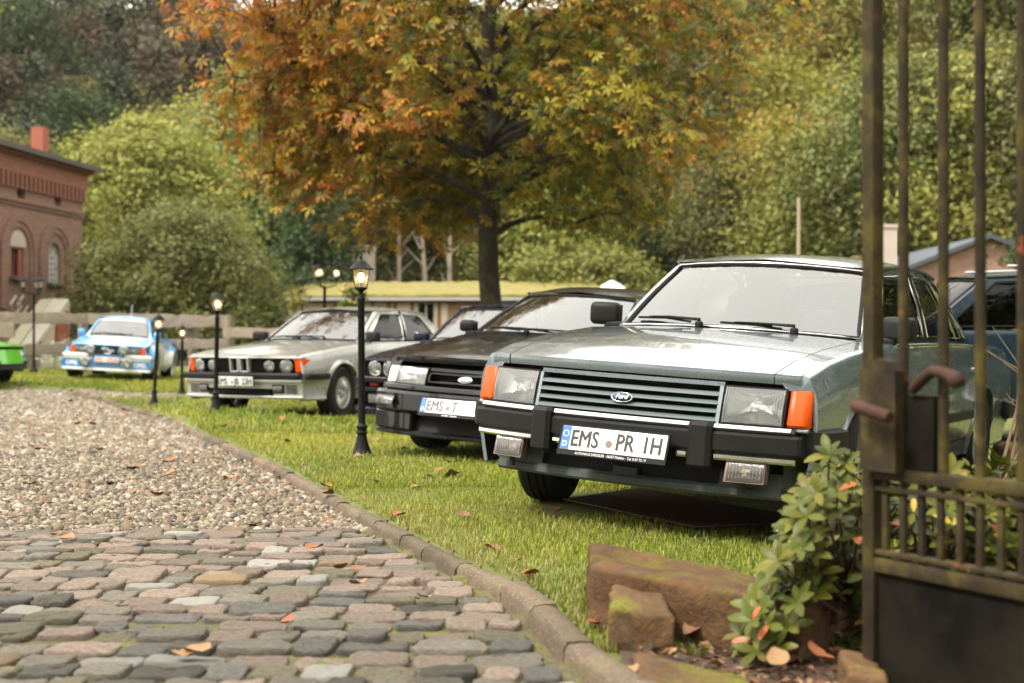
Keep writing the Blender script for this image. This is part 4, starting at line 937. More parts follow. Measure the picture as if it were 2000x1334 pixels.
xs = span((-70, -16, 1.5), (-16, -9, .4), (-9, 5, .12), (5, 14, .5), (14, 70, 2)); ys = span((-12, 2.5, .6), (2.5, 13, .1), (13, 30, .2), (30, 46, .6))
lawn = sheet('lawn', xs, ys, lambda x, y: is_lawn(x, y), M_lawn)
gravel_path = sheet('gravel_path', xs, ys, lambda x, y: ~is_lawn(x, y) & ~is_cobble(x, y), M_grav)
paving = sheet('cobblestone_paving', xs, ys, is_cobble, M_joint, .009)
sheet('soil', span((-70, -16, 6), (-16, 14, .5), (14, 70, 6)), span((-12, 46.2, .6)), lambda x, y: y < 60, M_litter, -.10)
sheet('hillside', span((-400, -70, 20), (-70, 70, 3), (70, 400, 20)), span((45.9, 130, 3), (130, 420, 12)), lambda x, y: y > 0, M_litter)
sheet('outer_ground', span((-400, -70, 15), (-70, 70, 140), (70, 400, 15)), span((-300, -12, 12), (-12, 45.9, 57.9)), lambda x, y: (np.abs(x) > 69) | (y < -11.9), M_litter, -.02)
# ------------------------------------------------------------------ kerb
def stone_mat(name, a, b, moss=.0, scale=7.0, bumpd=.012, speck=.35, rough=.72, spec=.28):
    m, n, o = newmat(name); tc = coords(n); oi = nd(n, 'ShaderNodeObjectInfo')
    f = noise(n, tc, scale, 7, .72); f2 = noise(n, tc, scale*9, 5, .7); c = mixc(n, ramp(n, f, [(.35, 0.0), (.68, 1.0)]), a, b); c = mixc(n, ramp(n, f2, [(.38, 0.0), (.62, .62)]), c, (.05, .043, .035)); f3 = noise(n, tc, scale*26, 3, .6); c = mixc(n, ramp(n, f3, [(.58, 0.0), (.70, speck)]), c, (.55, .52, .47))
    if moss:
        g = nd(n, 'ShaderNodeNewGeometry'); s_ = nd(n, 'ShaderNodeSeparateXYZ'); n.links.new(g.outputs['Normal'], s_.inputs[0]); mf = nd(n, 'ShaderNodeMath', operation='MULTIPLY'); n.links.new(ramp(n, noise(n, tc, scale*.9, 6, .7), [(.48, 0.0), (.6, moss)]), mf.inputs[0]); n.links.new(ramp(n, s_.outputs[2], [(.1, .15), (.8, 1.0)]), mf.inputs[1])
        c = mixc(n, mf.outputs[0], c, ramp(n, f2, [(.3, (.06, .07, .01)), (.7, (.2, .19, .035))]))
    hs = nd(n, 'ShaderNodeHueSaturation'); mr = nd(n, 'ShaderNodeMapRange'); mr.inputs[3].default_value = .72; mr.inputs[4].default_value = 1.25; n.links.new(oi.outputs['Random'], mr.inputs[0]); n.links.new(mr.outputs[0], hs.inputs['Value']); n.links.new(c, hs.inputs['Color'])
    h = nd(n, 'ShaderNodeMath', operation='MULTIPLY_ADD'); n.links.new(f2, h.inputs[0]); h.inputs[1].default_value = .35; n.links.new(f, h.inputs[2])
    prin(n, o, hs.outputs[0], rough, normal=bumpn(n, h.outputs[0], .9, bumpd), spec=spec); return m
M_kerb = stone_mat('kerb_stone', (.10, .066, .040), (.15, .10, .062), .22, 5)
kroot = thing('kerb', 'low brown stone kerb curving between the gravel drive and the lawn', 'kerb'); kroot['kind'] = 'structure'
def kcurve(y): return float(kx(y))
kb = [(kcurve(v), v) for v in np.arange(2.9, 23.9, .25)] if False else None
mb = MB(); rows = []
for v in np.arange(2.9, 23.9, .3):
    g_ = float(zall(np.array([kcurve(v)-.3]), np.array([v]))[0]); rows.append([(kcurve(v)-.01, v, g_-.15), (kcurve(v)-.01+.012, v, g_+.02), (kcurve(v)+.11, v, g_+.04), (kcurve(v)+.14, v, g_-.15)])
mb.grid(rows); mb.build('mortar_bed', M_joint, kroot, 0)
y = 3.05; first_len = [.95, .95]
KP = []
while y < 23.6:
    L = random.uniform(.34, .62) if y > 4.85 else random.uniform(.42, .6); KP.append((y, y+L)); y += L+.008
for (ya, yb) in KP:
    dx = kcurve(yb)-kcurve(ya); ln = math.hypot(dx, yb-ya); sc = (yb-ya)/ln; yb2 = ya+(yb-ya)
    a = Vector((kcurve(ya), ya, 0)); b = Vector((kcurve(yb2), yb2, 0)); t = (b-a).normalized(); nrm = Vector((t.y, -t.x, 0)); w = .08 if ya > 4.85 else .098
    zt = .062+random.uniform(-.006, .006)+ (.008 if ya < 4.85 else 0)+float(zall(np.array([b.x-.3]), np.array([yb]))[0]); mb = MB(); rows = []
    for i in range(5):
        p = a.lerp(b, .006+.988*i/4); j = lambda s=.004: random.uniform(-s, s)
        rows.append([p+nrm*(-.006)+Vector((0, 0, -.12)), p+nrm*j()+Vector((0, 0, zt-.02+j())), p+nrm*(.015+j(.003))+Vector((0, 0, zt+j(.003))), p+nrm*(w*.5)+Vector((0, 0, zt+.003+j(.003))), p+nrm*(w-.014+j(.003))+Vector((0, 0, zt+j(.003))), p+nrm*w+Vector((0, 0, zt-.016)), p+nrm*(w+.005)+Vector((0, 0, -.12))])
    mb.grid(rows, flip=False); mb.add(rows[0], [tuple(range(7))[::-1]]); mb.add(rows[-1], [tuple(range(7))]); mb.build('kerb_stone', M_kerb, kroot, 50)
# ------------------------------------------------------------------ cobbles
CM = [stone_mat('cobble_pink', (.155, .10, .076), (.36, .28, .23), .12, 9), stone_mat('cobble_grey', (.095, .08, .06), (.26, .232, .19), .14, 9), stone_mat('cobble_bluegrey', (.052, .049, .046), (.165, .158, .148), .1, 9),
      stone_mat('cobble_dark', (.024, .021, .018), (.09, .08, .07), .18, 9), stone_mat('cobble_olive', (.065, .055, .03), (.2, .175, .115), .25, 9), stone_mat('cobble_ochre', (.22, .135, .06), (.25, .175, .10), .15, 9), stone_mat('cobble_pale', (.27, .255, .23), (.36, .345, .315), .08, 9)]
def cobble_shape(seed):
    r = random.Random(seed); N = 7; mb = MB(); rows = []; e = [r.uniform(-.035, .035) for _ in range(8)]; pw = r.uniform(8, 20)
    tilt = (r.uniform(-.06, .06), r.uniform(-.06, .06)); bump = [(r.uniform(-.3, .3), r.uniform(-.3, .3), r.uniform(-.16, .10)) for _ in range(5)]
    def edge(u, v):     # superellipse outline with uneven sides
        a = math.atan2(v, u); k = (abs(math.cos(a))**pw+abs(math.sin(a))**pw)**(-1/pw); return k*(1+e[0]*math.cos(2*a+e[1]*40)+e[2]*math.cos(3*a+e[3]*40)+e[4]*.7*math.cos(5*a+e[5]*60))
    K = 22; rings = [(.0, 1.0), (.6, 1.0), (.90, .985), (.975, .90), (1.0, .62), (1.01, -1.2)]
    vs = [(0, 0, .5)]; fs = []
    for ri, (q, h) in enumerate(rings[1:]):
        for k in range(K):
            a = 2*PI*k/K; R = edge(math.cos(a), math.sin(a))*.5*q*(1+r.uniform(-.032, .032)*(q > .7)); x, y_ = R*math.cos(a), R*math.sin(a); z = .5*h
            if h > 0: z += (tilt[0]*x+tilt[1]*y_)*1.5+sum(b[2]*math.exp(-((x-b[0])**2+(y_-b[1])**2)/.04) for b in bump)+r.uniform(-.04, .04)
            vs.append((x, y_, z))
    vs[0] = (0, 0, .5+sum(b[2]*math.exp(-(b[0]**2+b[1]**2)/.04) for b in bump))
    for k in range(K): fs.append((0, 1+k, 1+(k+1) % K))
    for ri in range(len(rings)-2):
        o_ = 1+ri*K
        for k in range(K): fs.append((o_+k, o_+K+k, o_+K+(k+1) % K, o_+(k+1) % K))
    me = bpy.data.meshes.new('cobblestone'); me.from_pydata(vs, [], fs); me.polygons.foreach_set('use_smooth', [True]*len(fs)); me.update(); return me
CS = [cobble_shape(100+i) for i in range(16)]; CSM = {}
rc = random.Random(11); yrow = 6.88; COB = []; CB_ = []
while yrow > 3.05:
    h = rc.uniform(.125, .165) if yrow > 4.6 else rc.uniform(.135, .18); x = float(kx(yrow))-.02-rc.uniform(0, .02); tiltx = rc.uniform(-.02, .02); wav = rc.uniform(0, 6)
    xmin = -1000/FPX*yrow-.28
    while x > xmin:
        L = rc.choice([rc.uniform(.10, .14), rc.uniform(.13, .18), rc.uniform(.15, .225)]); hh = h*rc.uniform(.86, 1.06)
        t = min(1, max(0, (yrow-3.6)/2.6)); pk = [(.50*t+.16), .26, .07+.06*(1-t), .03+.14*(1-t), .10+.08*(1-t), .03, .09]
        mi = rc.choices(range(7), pk)[0]; si = rc.randrange(16); yy = yrow-h/2+rc.uniform(-.014, .014)+.018*math.sin(x*2.2+wav); cx_ = x-L/2
        M = Matrix.Translation((cx_, yy+(x+.6)*tiltx, rc.uniform(-.010, .004)-.009)) @ Euler((rc.uniform(-.06, .06), rc.uniform(-.05, .05), rc.uniform(-.07, .07)+rc.choice([0, PI]))).to_matrix().to_4x4() @ Matrix.Diagonal((L-.008, hh-.006, rc.uniform(.055, .08), 1))
        vis = abs(cx_/yy) < .375 and yy > 3.6
        CB_.append((-(L*h/yy**3)*(1 if vis else .001), si, mi, M)); COB.append((cx_, yy, L, h)); x -= L+rc.uniform(.001, .012)
    yrow -= h+.003
CB_.sort(key=lambda c: c[0]); rest = MB()
for i, (_, si, mi, M) in enumerate(CB_):
    if i < 298:
        if (si, mi) not in CSM: me = CS[si].copy(); me.materials.append(CM[mi]); CSM[(si, mi)] = me
        link('cobblestone', CSM[(si, mi)], paving, M)
    else: rest.add([M @ v.co for v in CS[si].vertices], [tuple(f.vertices) for f in CS[si].polygons], mi)
if rest.v: o = rest.build('outlying_cobblestones', CM, paving, 50); o['kind'] = 'stuff'
# ------------------------------------------------------------------ gravel, moss and grass (each one mass)
def ico():
    bm = bmesh.new(); bmesh.ops.create_icosphere(bm, subdivisions=1, radius=1); v = np.array([p.co[:] for p in bm.verts]); f = np.array([[q.index for q in t.verts] for t in bm.faces]); bm.free(); return v, f
def octa(): return np.array([(1, 0, 0), (-1, 0, 0), (0, 1, 0), (0, -1, 0), (0, 0, 1.)]), np.array([(0, 2, 4), (2, 1, 4), (1, 3, 4), (3, 0, 4)])
def randrot(n, r): q = r.normal(size=(n, 4)); q /= np.linalg.norm(q, axis=1)[:, None]; w, x, y, z = q.T; return np.stack([np.stack([1-2*(y*y+z*z), 2*(x*y-z*w), 2*(x*z+y*w)], 1), np.stack([2*(x*y+z*w), 1-2*(x*x+z*z), 2*(y*z-x*w)], 1), np.stack([2*(x*z-y*w), 2*(y*z+x*w), 1-2*(x*x+y*y)], 1)], 1)
def pebbles(name, P, size, cols, mat, r, shape, **kw):
    n = len(P); v, f = shape; S = size[:, None]*np.stack([r.uniform(.75, 1.3, n), r.uniform(.6, 1.0, n), r.uniform(.45, .75, n)], 1); R = randrot(n, r) if len(v) > 6 else None
    V = v[None]*(1+r.uniform(-.16, .16, (n, len(v), 1)))*S[:, None]
    if R is not None: V = np.einsum('nij,nkj->nki', R, V)
    V = V+P[:, None]; F = f[None]+(np.arange(n)*len(v))[:, None, None]; A = np.repeat(np.c_[cols, np.ones(n)], len(v), 0)
    return npmesh(name, V.reshape(-1, 3), F.reshape(-1, 3), mat, smooth=False, attr=A, **kw)
def pick(n, pal, r, p=None): pal = np.array(pal); return pal[r.choice(len(pal), n, p=p)]*r.uniform(.8, 1.2, (n, 1))
GP = [(.20, .16, .105), (.15, .112, .07), (.115, .085, .05), (.28, .25, .2), (.085, .065, .042), (.05, .04, .03), (.16, .10, .058)]
def scatter(n, y0, y1, x0f, x1f, keep, r, pw=1.0):
    y = y0+(y1-y0)*r.uniform(0, 1, n)**pw; a, b = x0f(y), x1f(y); x = a+(b-a)*r.uniform(0, 1, n); k = keep(x, y); return x[k], y[k]
isg = lambda x, y: ~is_lawn(x, y) & ~is_cobble(x, y)
M_peb = M_tint('pebble', .62, bump=(120, .3, .004))
r = np.random.default_rng(3)
x, y = scatter(32000, 6.80, 12, lambda y: -.38*y-.2, lambda y: kx(y)+.03, lambda x, y: y > 6.86+.06*fbm(x, y, 5, 9), r, 1.25); z = zall(x, y)
pebbles('gravel', np.stack([x, y, z+r.uniform(-.004, .010, len(x))], 1), r.gamma(6, .0024, len(x))+.003, pick(len(x), GP, r), M_peb, r, ico(), kind='stuff')
x, y = scatter(20000, 11.8, 27, lambda y: -.38*y-.3, lambda y: np.where(y < 22.8, kx(y)+.03, 1.0), isg, r, 1.3); z = zall(x, y)
pebbles('gravel', np.stack([x, y, z], 1), r.gamma(6, .004, len(x))+.006, pick(len(x), GP, r), M_peb, r, octa(), kind='stuff')
# pebbles spilled between the first cobbles
x, y = scatter(1500, 5.4, 6.95, lambda y: -.38*y-.2, lambda y: kx(y)-.02, is_cobble, r, .45); pebbles('spilled_gravel', np.stack([x, y, np.full(len(x), .0)+r.uniform(-.012, .006, len(x))], 1), r.gamma(5, .0018, len(x))+.003, pick(len(x), GP, r), M_peb, r, ico(), kind='stuff')
def blades(name, x, y, h, w, cols, mat, r, lean=.5, z=None, **kw):
    n = len(x); z = zall(x, y)-.004 if z is None else z; a = r.uniform(0, 2*PI, n); d = np.stack([np.cos(a), np.sin(a), 0*a], 1); side = np.stack([-np.sin(a), np.cos(a), 0*a], 1); L = r.uniform(.1, lean*1.6, n)[:, None]
    b = np.stack([x, y, z], 1); up = np.array([0, 0, 1.]); h = h[:, None]; w = w[:, None]
    V = np.stack([b-side*w, b+side*w, b+d*h*L*.35+up*h*.6+side*w*.8, b+d*h*L*.35+up*h*.6-side*w*.8, b+d*h*L+up*h*np.clip(1-.45*L, .3, 1)], 1)
    o_ = (np.arange(n)*5)[:, None]; F = np.concatenate([np.stack([o_[:, 0], o_[:, 0]+1, o_[:, 0]+2], 1), np.stack([o_[:, 0], o_[:, 0]+2, o_[:, 0]+3], 1), np.stack([o_[:, 0]+3, o_[:, 0]+2, o_[:, 0]+4], 1)])
    return npmesh(name, V.reshape(-1, 3), F, mat, smooth=True, attr=np.repeat(np.c_[cols, np.ones(n)], 5, 0), **kw)
M_grass = M_tint('grass_blade', .55, .35, spec=.3)
def grasscol(x, y, r):
    n = len(x); t = np.clip(.5+.55*fbm(x, y, 1.1, 21)+r.normal(0, .22, n), 0, 1)[:, None]; g = np.array([.09, .14, .015])*(1-t)+np.array([.27, .26, .03])*t
    dry = (r.uniform(0, 1, n) < np.clip(.10+.25*fbm(x, y, .9, 33)+.35*np.exp(-((x-kx(y))/.35)**2)*(y < 8), 0, .8))[:, None]; g = np.where(dry, np.array([.27, .225, .095]), g); return g*1.3*r.uniform(.75, 1.25, (n, 1))
def lawn_keep(x, y): return is_lawn(x, y) & (x > kx(y)+.11) & ~((x > .42+.25*(y-3.5)) & (y < 4.15-.05*x) & (x > .35)) & ~((np.abs(x-.9) < .75) & (y > 6.95+.15*(x-.3)) & (y < 8.0))
def patch(x, y, r, s): return r.uniform(0, 1, len(x)) < np.clip(.72+.6*fbm(x, y, s, 77), .12, 1)
x, y = scatter(125000, 4.0, 8.6, lambda y: kx(y), lambda y: .30*y+.5, lawn_keep, r, 1.1); k = patch(x, y, r, 2.2); x, y = x[k], y[k]
blades('grass', x, y, r.gamma(5, .0046, len(x))+.009, r.uniform(.0012, .0026, len(x)), grasscol(x, y, r), M_grass, r, kind='stuff')
x, y = scatter(95000, 8.4, 14.5, lambda y: kx(y), lambda y: .12*y+1.0, lawn_keep, r, 1.2); k = patch(x, y, r, 1.6); x, y = x[k], y[k]
blades('grass', x, y, r.gamma(5, .0058, len(x))+.012, r.uniform(.002, .004, len(x)), grasscol(x, y, r), M_grass, r, kind='stuff')
x, y = scatter(85000, 14, 36, lambda y: -.37*y-.3, lambda y: .02*y+.9, lawn_keep, r, 1.35); k = patch(x, y, r, 1.0); x, y = x[k], y[k]
xb, yb = scatter(42000, 26.2, 37, lambda y: -.40*y, lambda y: -.09*y, is_lawn, r, 1.1)
blades('grass', xb, yb, r.gamma(5, .009, len(xb))+.02, r.uniform(.006, .012, len(xb)), grasscol(xb, yb, r), M_grass, r, kind='stuff')
blades('grass', x, y, r.gamma(5, .009, len(x))+.02, r.uniform(.004, .008, len(x)), grasscol(x, y, r), M_grass, r, kind='stuff')
# flat clover and moss leaves in the near lawn, moss in the paving joints
x, y = scatter(16000, 4.0, 9, lambda y: kx(y), lambda y: .2*y+.4, lawn_keep, r); k = fbm(x, y, 1.9, 51) > -.1; x, y = x[k], y[k]
blades('clover', x, y, r.uniform(.008, .02, len(x)), r.uniform(.004, .008, len(x)), pick(len(x), [(.19, .21, .04), (.11, .16, .03), (.24, .22, .06)], r), M_grass, r, lean=1.3, kind='stuff')
x, y = scatter(30000, 3.1, 6.9, lambda y: -.38*y-.2, lambda y: kx(y)+.01, is_cobble, r); k = fbm(x, y, 1.7, 61) > .12; x, y = x[k], y[k]
cb = np.array(COB); dd = ((np.abs(x[:, None]-cb[None, :, 0]) < cb[None, :, 2]*.46) & (np.abs(y[:, None]-cb[None, :, 1]) < cb[None, :, 3]*.44)).any(1); x, y = x[~dd], y[~dd]
blades('moss', x, y, r.uniform(.008, .022, len(x)), r.uniform(.0015, .004, len(x)), pick(len(x), [(.16, .17, .025), (.22, .21, .04), (.09, .11, .02)], r), M_grass, r, lean=.8, z=np.full(len(x), -.02), kind='stuff')
# ------------------------------------------------------------------ fallen leaves
M_dead = [M_plain('dead_leaf_orange', (.26, .085, .02), .7, var=(30, (.14, .055, .02), .7)), M_plain('dead_leaf_brown', (.20, .09, .035), .7, var=(30, (.1, .05, .025), .7)), M_plain('dead_leaf_tan', (.26, .15, .065), .7, var=(30, (.22, .12, .05), .7))]
def leaf_mesh(seed, L=1.0, W=.36, curl=.35, n=6):
    r_ = random.Random(seed); rows = []
    for i in range(n+1):
        t = i/n; w = W*math.sin(PI*min(1, t*.94+.03))**.8*(1+r_.uniform(-.15, .15)); cz = curl*(t-.5)**2*2+r_.uniform(-.03, .03); up = curl*r_.uniform(.15, .5)
        rows.append([((t-.5)*L, -w, cz+up*w*1.2), ((t-.5)*L, -w*.5, cz+up*w*.2), ((t-.5)*L, 0, cz), ((t-.5)*L, w*.5, cz+up*w*.25), ((t-.5)*L, w, cz+up*w*1.3)])
    mb = MB(); mb.grid(rows); me = bpy.data.meshes.new('leaf'); me.from_pydata(mb.v, [], mb.f); me.polygons.foreach_set('use_smooth', [True]*len(mb.f)); me.update(); return me
DL = []
for i in range(9): me = leaf_mesh(300+i); me.materials.append(M_dead[i % 3]); DL.append(me)
rl = random.Random(5)
spots = [(265, 855), (262, 918), (545, 935), (640, 968), (700, 1132), (700, 1162), (560, 1240), (385, 1300), (130, 1070), (110, 1062), (560, 865), (300, 965), (310, 968), (260, 965), (45, 975), (95, 985), (495, 1030), (640, 1020), (1090, 1002), (360, 1305), (615, 1090), (385, 810), (190, 880), (420, 790), (610, 765), (560, 790), (735, 862), (620, 885), (840, 935), (880, 905), (905, 1010), (780, 1010), (960, 1075), (1010, 1100), (1230, 1320), (1205, 1215), (1035, 1128), (300, 815), (340, 830), (520, 870), (150, 830), (330, 930), (1160, 1225), (660, 1130), (830, 1190), (240, 1210)]
for _ in range(70):
    d_ = rl.uniform(8.5, 30)**1.0; spots.append((rl.uniform(20, 930), YH+.86*FPX/d_))
for (px, py) in spots:
    d = .87*FPX/(py-YH); p = at(px, py, d); g = float(zall(np.array([p.x]), np.array([p.y]))[0]); d = (CAMZ-g-.01)*FPX/(py-YH); p = at(px, py, d)
    on = 'lawn' if bool(is_lawn(np.array([p.x]), np.array([p.y]))[0]) else ('cobbles' if p.y < 6.93 else 'gravel')
    o = link('fallen_leaf', rl.choice(DL)); s_ = rl.uniform(.05, .10)*(1 if d < 9 else 1.5); o.location = (p.x, p.y, p.z+.012+(.03 if on == 'cobbles' else 0)); o.scale = (s_, s_, s_); o.rotation_euler = (rl.uniform(-.3, .3), rl.uniform(-.3, .3), rl.uniform(0, 6.28))
    tag(o, {'lawn': 'curled orange brown fallen leaf lying in the short grass', 'cobbles': 'curled orange brown fallen leaf lying on the cobblestones', 'gravel': 'curled orange brown fallen leaf lying on the gravel drive'}[on], 'leaf', {'lawn': 'fallen leaves on the lawn', 'cobbles': 'fallen leaves on the cobbles', 'gravel': 'fallen leaves on the gravel'}[on])
# ------------------------------------------------------------------ sandstone blocks
M_sand = stone_mat('red_sandstone', (.095, .046, .019), (.19, .10, .046), .6, 5, .03, 0, .9, .12); M_sandm = stone_mat('mossy_sandstone', (.095, .05, .02), (.18, .105, .048), 1.0, 4.5, .03, 0, .9, .12)
def rock(name, label, foot, zb, zt, mat, seed, dish=None, chisel=.0075, sub=15, group=None):
    """foot: four ground corners (x, y), zt: four top heights; a rough block with worn edges"""
    r_ = np.random.default_rng(seed); f = [Vector((a, b, 0)) for a, b in foot]; bm = bmesh.new(); bmesh.ops.create_cube(bm, size=1.0); bmesh.ops.subdivide_edges(bm, edges=bm.edges[:], cuts=sub, use_grid_fill=True)
    ph = r_.uniform(0, 6, 6)
    for v in bm.verts:
        u, w, h = v.co.x+.5, v.co.y+.5, v.co.z+.5
        a = f[0].lerp(f[1], u); b = f[3].lerp(f[2], u); p = a.lerp(b, w); top = lerp(lerp(zt[0], zt[1], u), lerp(zt[3], zt[2], u), w); c = (f[0]+f[1]+f[2]+f[3])/4
        ed = [min(u, 1-u), min(w, 1-w), 1-h]; k = sum(max(0, .07-e)/.07 for e in ed); k = max(0, k-1)
        p = c+(p-c)*(1-.02*k)*(1+.05*(1-h)); z = lerp(zb, top, h)-.008*k*(h > .5)
        nz = chisel*(math.sin(p.x*31+ph[0])*math.sin(p.y*27+ph[1])*math.sin(z*29+ph[2])+.7*math.sin(p.x*67+p.y*53+ph[3])*math.sin(z*61+ph[4]))
        if dish and h > .99: z -= dish[2]*max(0, 1-((u-dish[0])/dish[3])**2-((w-dish[1])/dish[4])**2)**.5
        dirv = (p-c).normalized() if (p-c).length else Vector(); v.co = Vector((p.x+dirv.x*nz, p.y+dirv.y*nz, z+nz*.6*(h > .9)))
    me = bpy.data.meshes.new(name); bm.to_mesh(me); bm.free(); me.polygons.foreach_set('use_smooth', [True]*len(me.polygons)); me.materials.append(mat); o = link(name, me); return tag(o, label, 'stone', group)
rock('sandstone_block', 'long red sandstone block with a shallow hollow in its top beside the lawn', [(.245, 4.40), (.80, 3.95), (.93, 4.16), (.265, 4.90)], -.05, (.22, .185, .18, .235), M_sand, 1, (.26, .6, .035, .17, .26))
rock('sandstone_block', 'small upright sandstone block with mossy top leaning against the long block', [(.275, 4.02), (.455, 3.98), (.45, 4.22), (.30, 4.27)], -.05, (.165, .145, .165, .19), M_sandm, 2)
rock('stone_slab', 'flat moss covered stone slab beside the kerb, nearest of the stones', [(.33, 3.25), (.62, 3.25), (.60, 3.66), (.325, 3.90)], -.06, (.065, .06, .055, .07), M_sandm, 3)
rock('sandstone_block', 'brown sandstone lump half hidden behind the bush stems', [(.96, 4.3), (1.2, 4.25), (1.22, 4.6), (1.0, 4.6)], -.05, (.21, .2, .2, .22), M_sand, 4)
rock('sandstone_block', 'brown sandstone lump at the foot of the gate', [(.80, 3.38), (.885, 3.34), (.90, 3.56), (.82, 3.58)], -.05, (.13, .12, .13, .14), M_sand, 5)
rock('field_stone', 'rounded pale brown field stone behind the bush under the car boot', [(3.05, 8.7), (3.8, 8.5), (3.9, 9.1), (3.1, 9.2)], -.1, (.3, .33, .3, .28), M_sand, 6)
# flat leaf litter in the bed
x, y = scatter(2600, 3.15, 4.35, lambda y: np.maximum(.36, kx(y)+.15), lambda y: 0*y+1.7, lambda x, y: y < 4.4, r); P = np.stack([x, y, zall(x, y)+r.uniform(.0, .03, len(x))], 1)
def litter(name, P, L, cols, mat, r, tilt=.6, **kw):
    n = len(P); a = r.uniform(0, 2*PI, n); t1 = np.stack([np.cos(a), np.sin(a), r.normal(0, tilt*.5, n)], 1); t2 = np.stack([-np.sin(a), np.cos(a), r.normal(0, tilt, n)], 1); L = L[:, None]; up = np.array([0, 0, 1.])
    V = np.stack([P-t1*L*.5, P-t2*L*.22+up*L*.1, P+t1*L*.5, P+t2*L*.22+up*L*.1, P-up*L*.05], 1); o_ = np.arange(n)*5; F = np.concatenate([np.stack([o_+i, o_+j, o_+4], 1) for i, j in ((0, 1), (1, 2), (2, 3), (3, 0))]); return npmesh(name, V.reshape(-1, 3), F, mat, smooth=False, attr=np.repeat(np.c_[cols, np.ones(n)], 5, 0), **kw)
M_lit = M_tint('leaf_litter', .7, .1)
litter('leaf_litter', P, r.uniform(.015, .05, len(P)), pick(len(P), [(.15, .06, .03), (.09, .045, .025), (.22, .11, .05), (.05, .03, .02), (.28, .16, .09)], r), M_lit, r, kind='stuff')
mb = MB(); gx = np.linspace(.30, 2.4, 26); gy = np.linspace(2.6, 4.5, 24)
mb.grid([[(a, b, float(zall(np.array([a]), np.array([b]))[0])+.006+.01*math.sin(a*23)*math.sin(b*29)) for a in gx] for b in gy], flip=True); mb.build('planting_bed', M_plain('bed_soil', (.05, .026, .015), .9, var=(20, (.09, .05, .028), .8), bump=(40, .8, .02)), kind='structure')
for (px, py, s_) in [(1390, 1240, .13), (1350, 1250, .07), (1440, 1245, .08), (1545, 1245, .10), (1590, 1238, .08), (1450, 1285, .07), (1600, 1300, .09), (1520, 1310, .08), (1630, 1210, .09), (1400, 1320, .06)]:
    d = .86*FPX/(py-YH); o = link('fallen_leaf', rl.choice(DL)); p = at(px, py, d); o.location = (p.x, p.y, p.z+.03); o.scale = (s_,)*3; o.rotation_euler = (rl.uniform(-.5, .5), rl.uniform(-.5, .5), rl.uniform(0, 6)); tag(o, 'curled brown fallen leaf lying on the soil of the planting bed', 'leaf', 'fallen leaves in the planting bed')
# rusty sheet under the nearest car
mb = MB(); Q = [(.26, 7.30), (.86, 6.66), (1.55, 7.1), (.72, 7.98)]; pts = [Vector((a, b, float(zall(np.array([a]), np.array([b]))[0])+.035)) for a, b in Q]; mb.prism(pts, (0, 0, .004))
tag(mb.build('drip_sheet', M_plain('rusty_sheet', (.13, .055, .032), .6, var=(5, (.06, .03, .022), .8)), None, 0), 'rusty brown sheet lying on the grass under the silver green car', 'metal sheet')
# ------------------------------------------------------------------ iron gate
def gate_mat():
    m, n, o = newmat('mossy_rusty_iron'); tc = coords(n); a = noise(n, tc, 7, 6, .7); b = noise(n, tc, 16, 6, .7); c = ramp(n, a, [(.3, (.012, .009, .007)), (.5, (.036, .026, .012)), (.62, (.075, .06, .015)), (.8, (.036, .02, .011))])
    c = mixc(n, ramp(n, b, [(.64, 0.0), (.70, .8)]), c, (.22, .055, .022)); prin(n, o, c, .8, normal=bumpn(n, b, .6, .004), spec=.2); return m
M_gate = gate_mat(); M_gpanel = M_plain('black_sheet_iron', (.006, .0055, .005), .9, var=(5, (.022, .018, .011), .8), bump=(14, .5, .006), spec=.06); M_worn = M_plain('worn_iron', (.035, .024, .018), .7, 0.0, var=(18, (.09, .032, .018), .6), spec=.15)
G0 = Vector((X(1705, 3.5), 3.5, 0)); GD = Vector((.224, -.42, 0)).normalized(); GN = Vector((-GD.y, GD.x, 0))*-1    # towards the camera side
def gs(px):
    k = (px-1000)/FPX; return (k*G0.y-G0.x)/(GD.x-k*GD.y)
def gp(s_, z, o_=0.0): p = G0+GD*s_+GN*o_; return Vector((p.x, p.y, z))
def gz(s_, py): return Z(py, (G0+GD*s_).y)
gate = thing('iron_gate', 'old rusty iron gate leaf with moss green bars standing open in the right foreground', 'gate', (0, 0, 0))
Mg = Matrix((GD, Vector((-GD.y, GD.x, 0)), Vector((0, 0, 1)))).transposed()
LG = gs(2000)+.62
def gbar(name, s_, z0, z1, w, d_, mat=None, o_=0.0, par=None): mb = MB(); mb.box(gp(s_, (z0+z1)/2, o_), (w, d_, z1-z0), Mg, bev=.003); return mb.build(name, mat or M_gate, par or gate, 30)
gbar('stile', 0, .02, 2.5, .040, .036); gbar('stile', LG, .02, 2.5, .045, .045)
def grail(py0, py1, h, w, name='rail', o_=0.0):
    s1 = gs(2000); z0 = gz(0, py0); z1 = gz(s1, py1); zm = (z0+z1)/2; mb = MB(); mb.box(gp(LG/2, zm, o_), (LG-.04, w, h), Mg, bev=.003); mb.build(name, M_gate, gate, 30); return zm
zr1 = grail(925, 952, .03, .034); zr2 = grail(1100, 1155, .034, .034); grail(955, 985, .012, .03, 'thin_rail'); grail(1080, 1122, .012, .03, 'thin_rail')
mb = MB(); mb.box(gp(LG/2, 2.42), (LG-.04, .03, .03), Mg); mb.build('rail', M_gate, gate, 0)
PXB = [1765, 1843, 1915]; SB = [gs(p) for p in PXB]; st = (SB[2]-SB[0])/2
k = 3
while SB[-1]+st < LG-.05: SB.append(SB[-1]+st)
for s_ in SB: mb = MB(); mb.tube([gp(s_, zr1+.012), gp(s_, 1.6), gp(s_, 2.41)], .0125, 10); mb.build('bar', M_gate, gate, 50)
s_ = SB[0]-st*.5
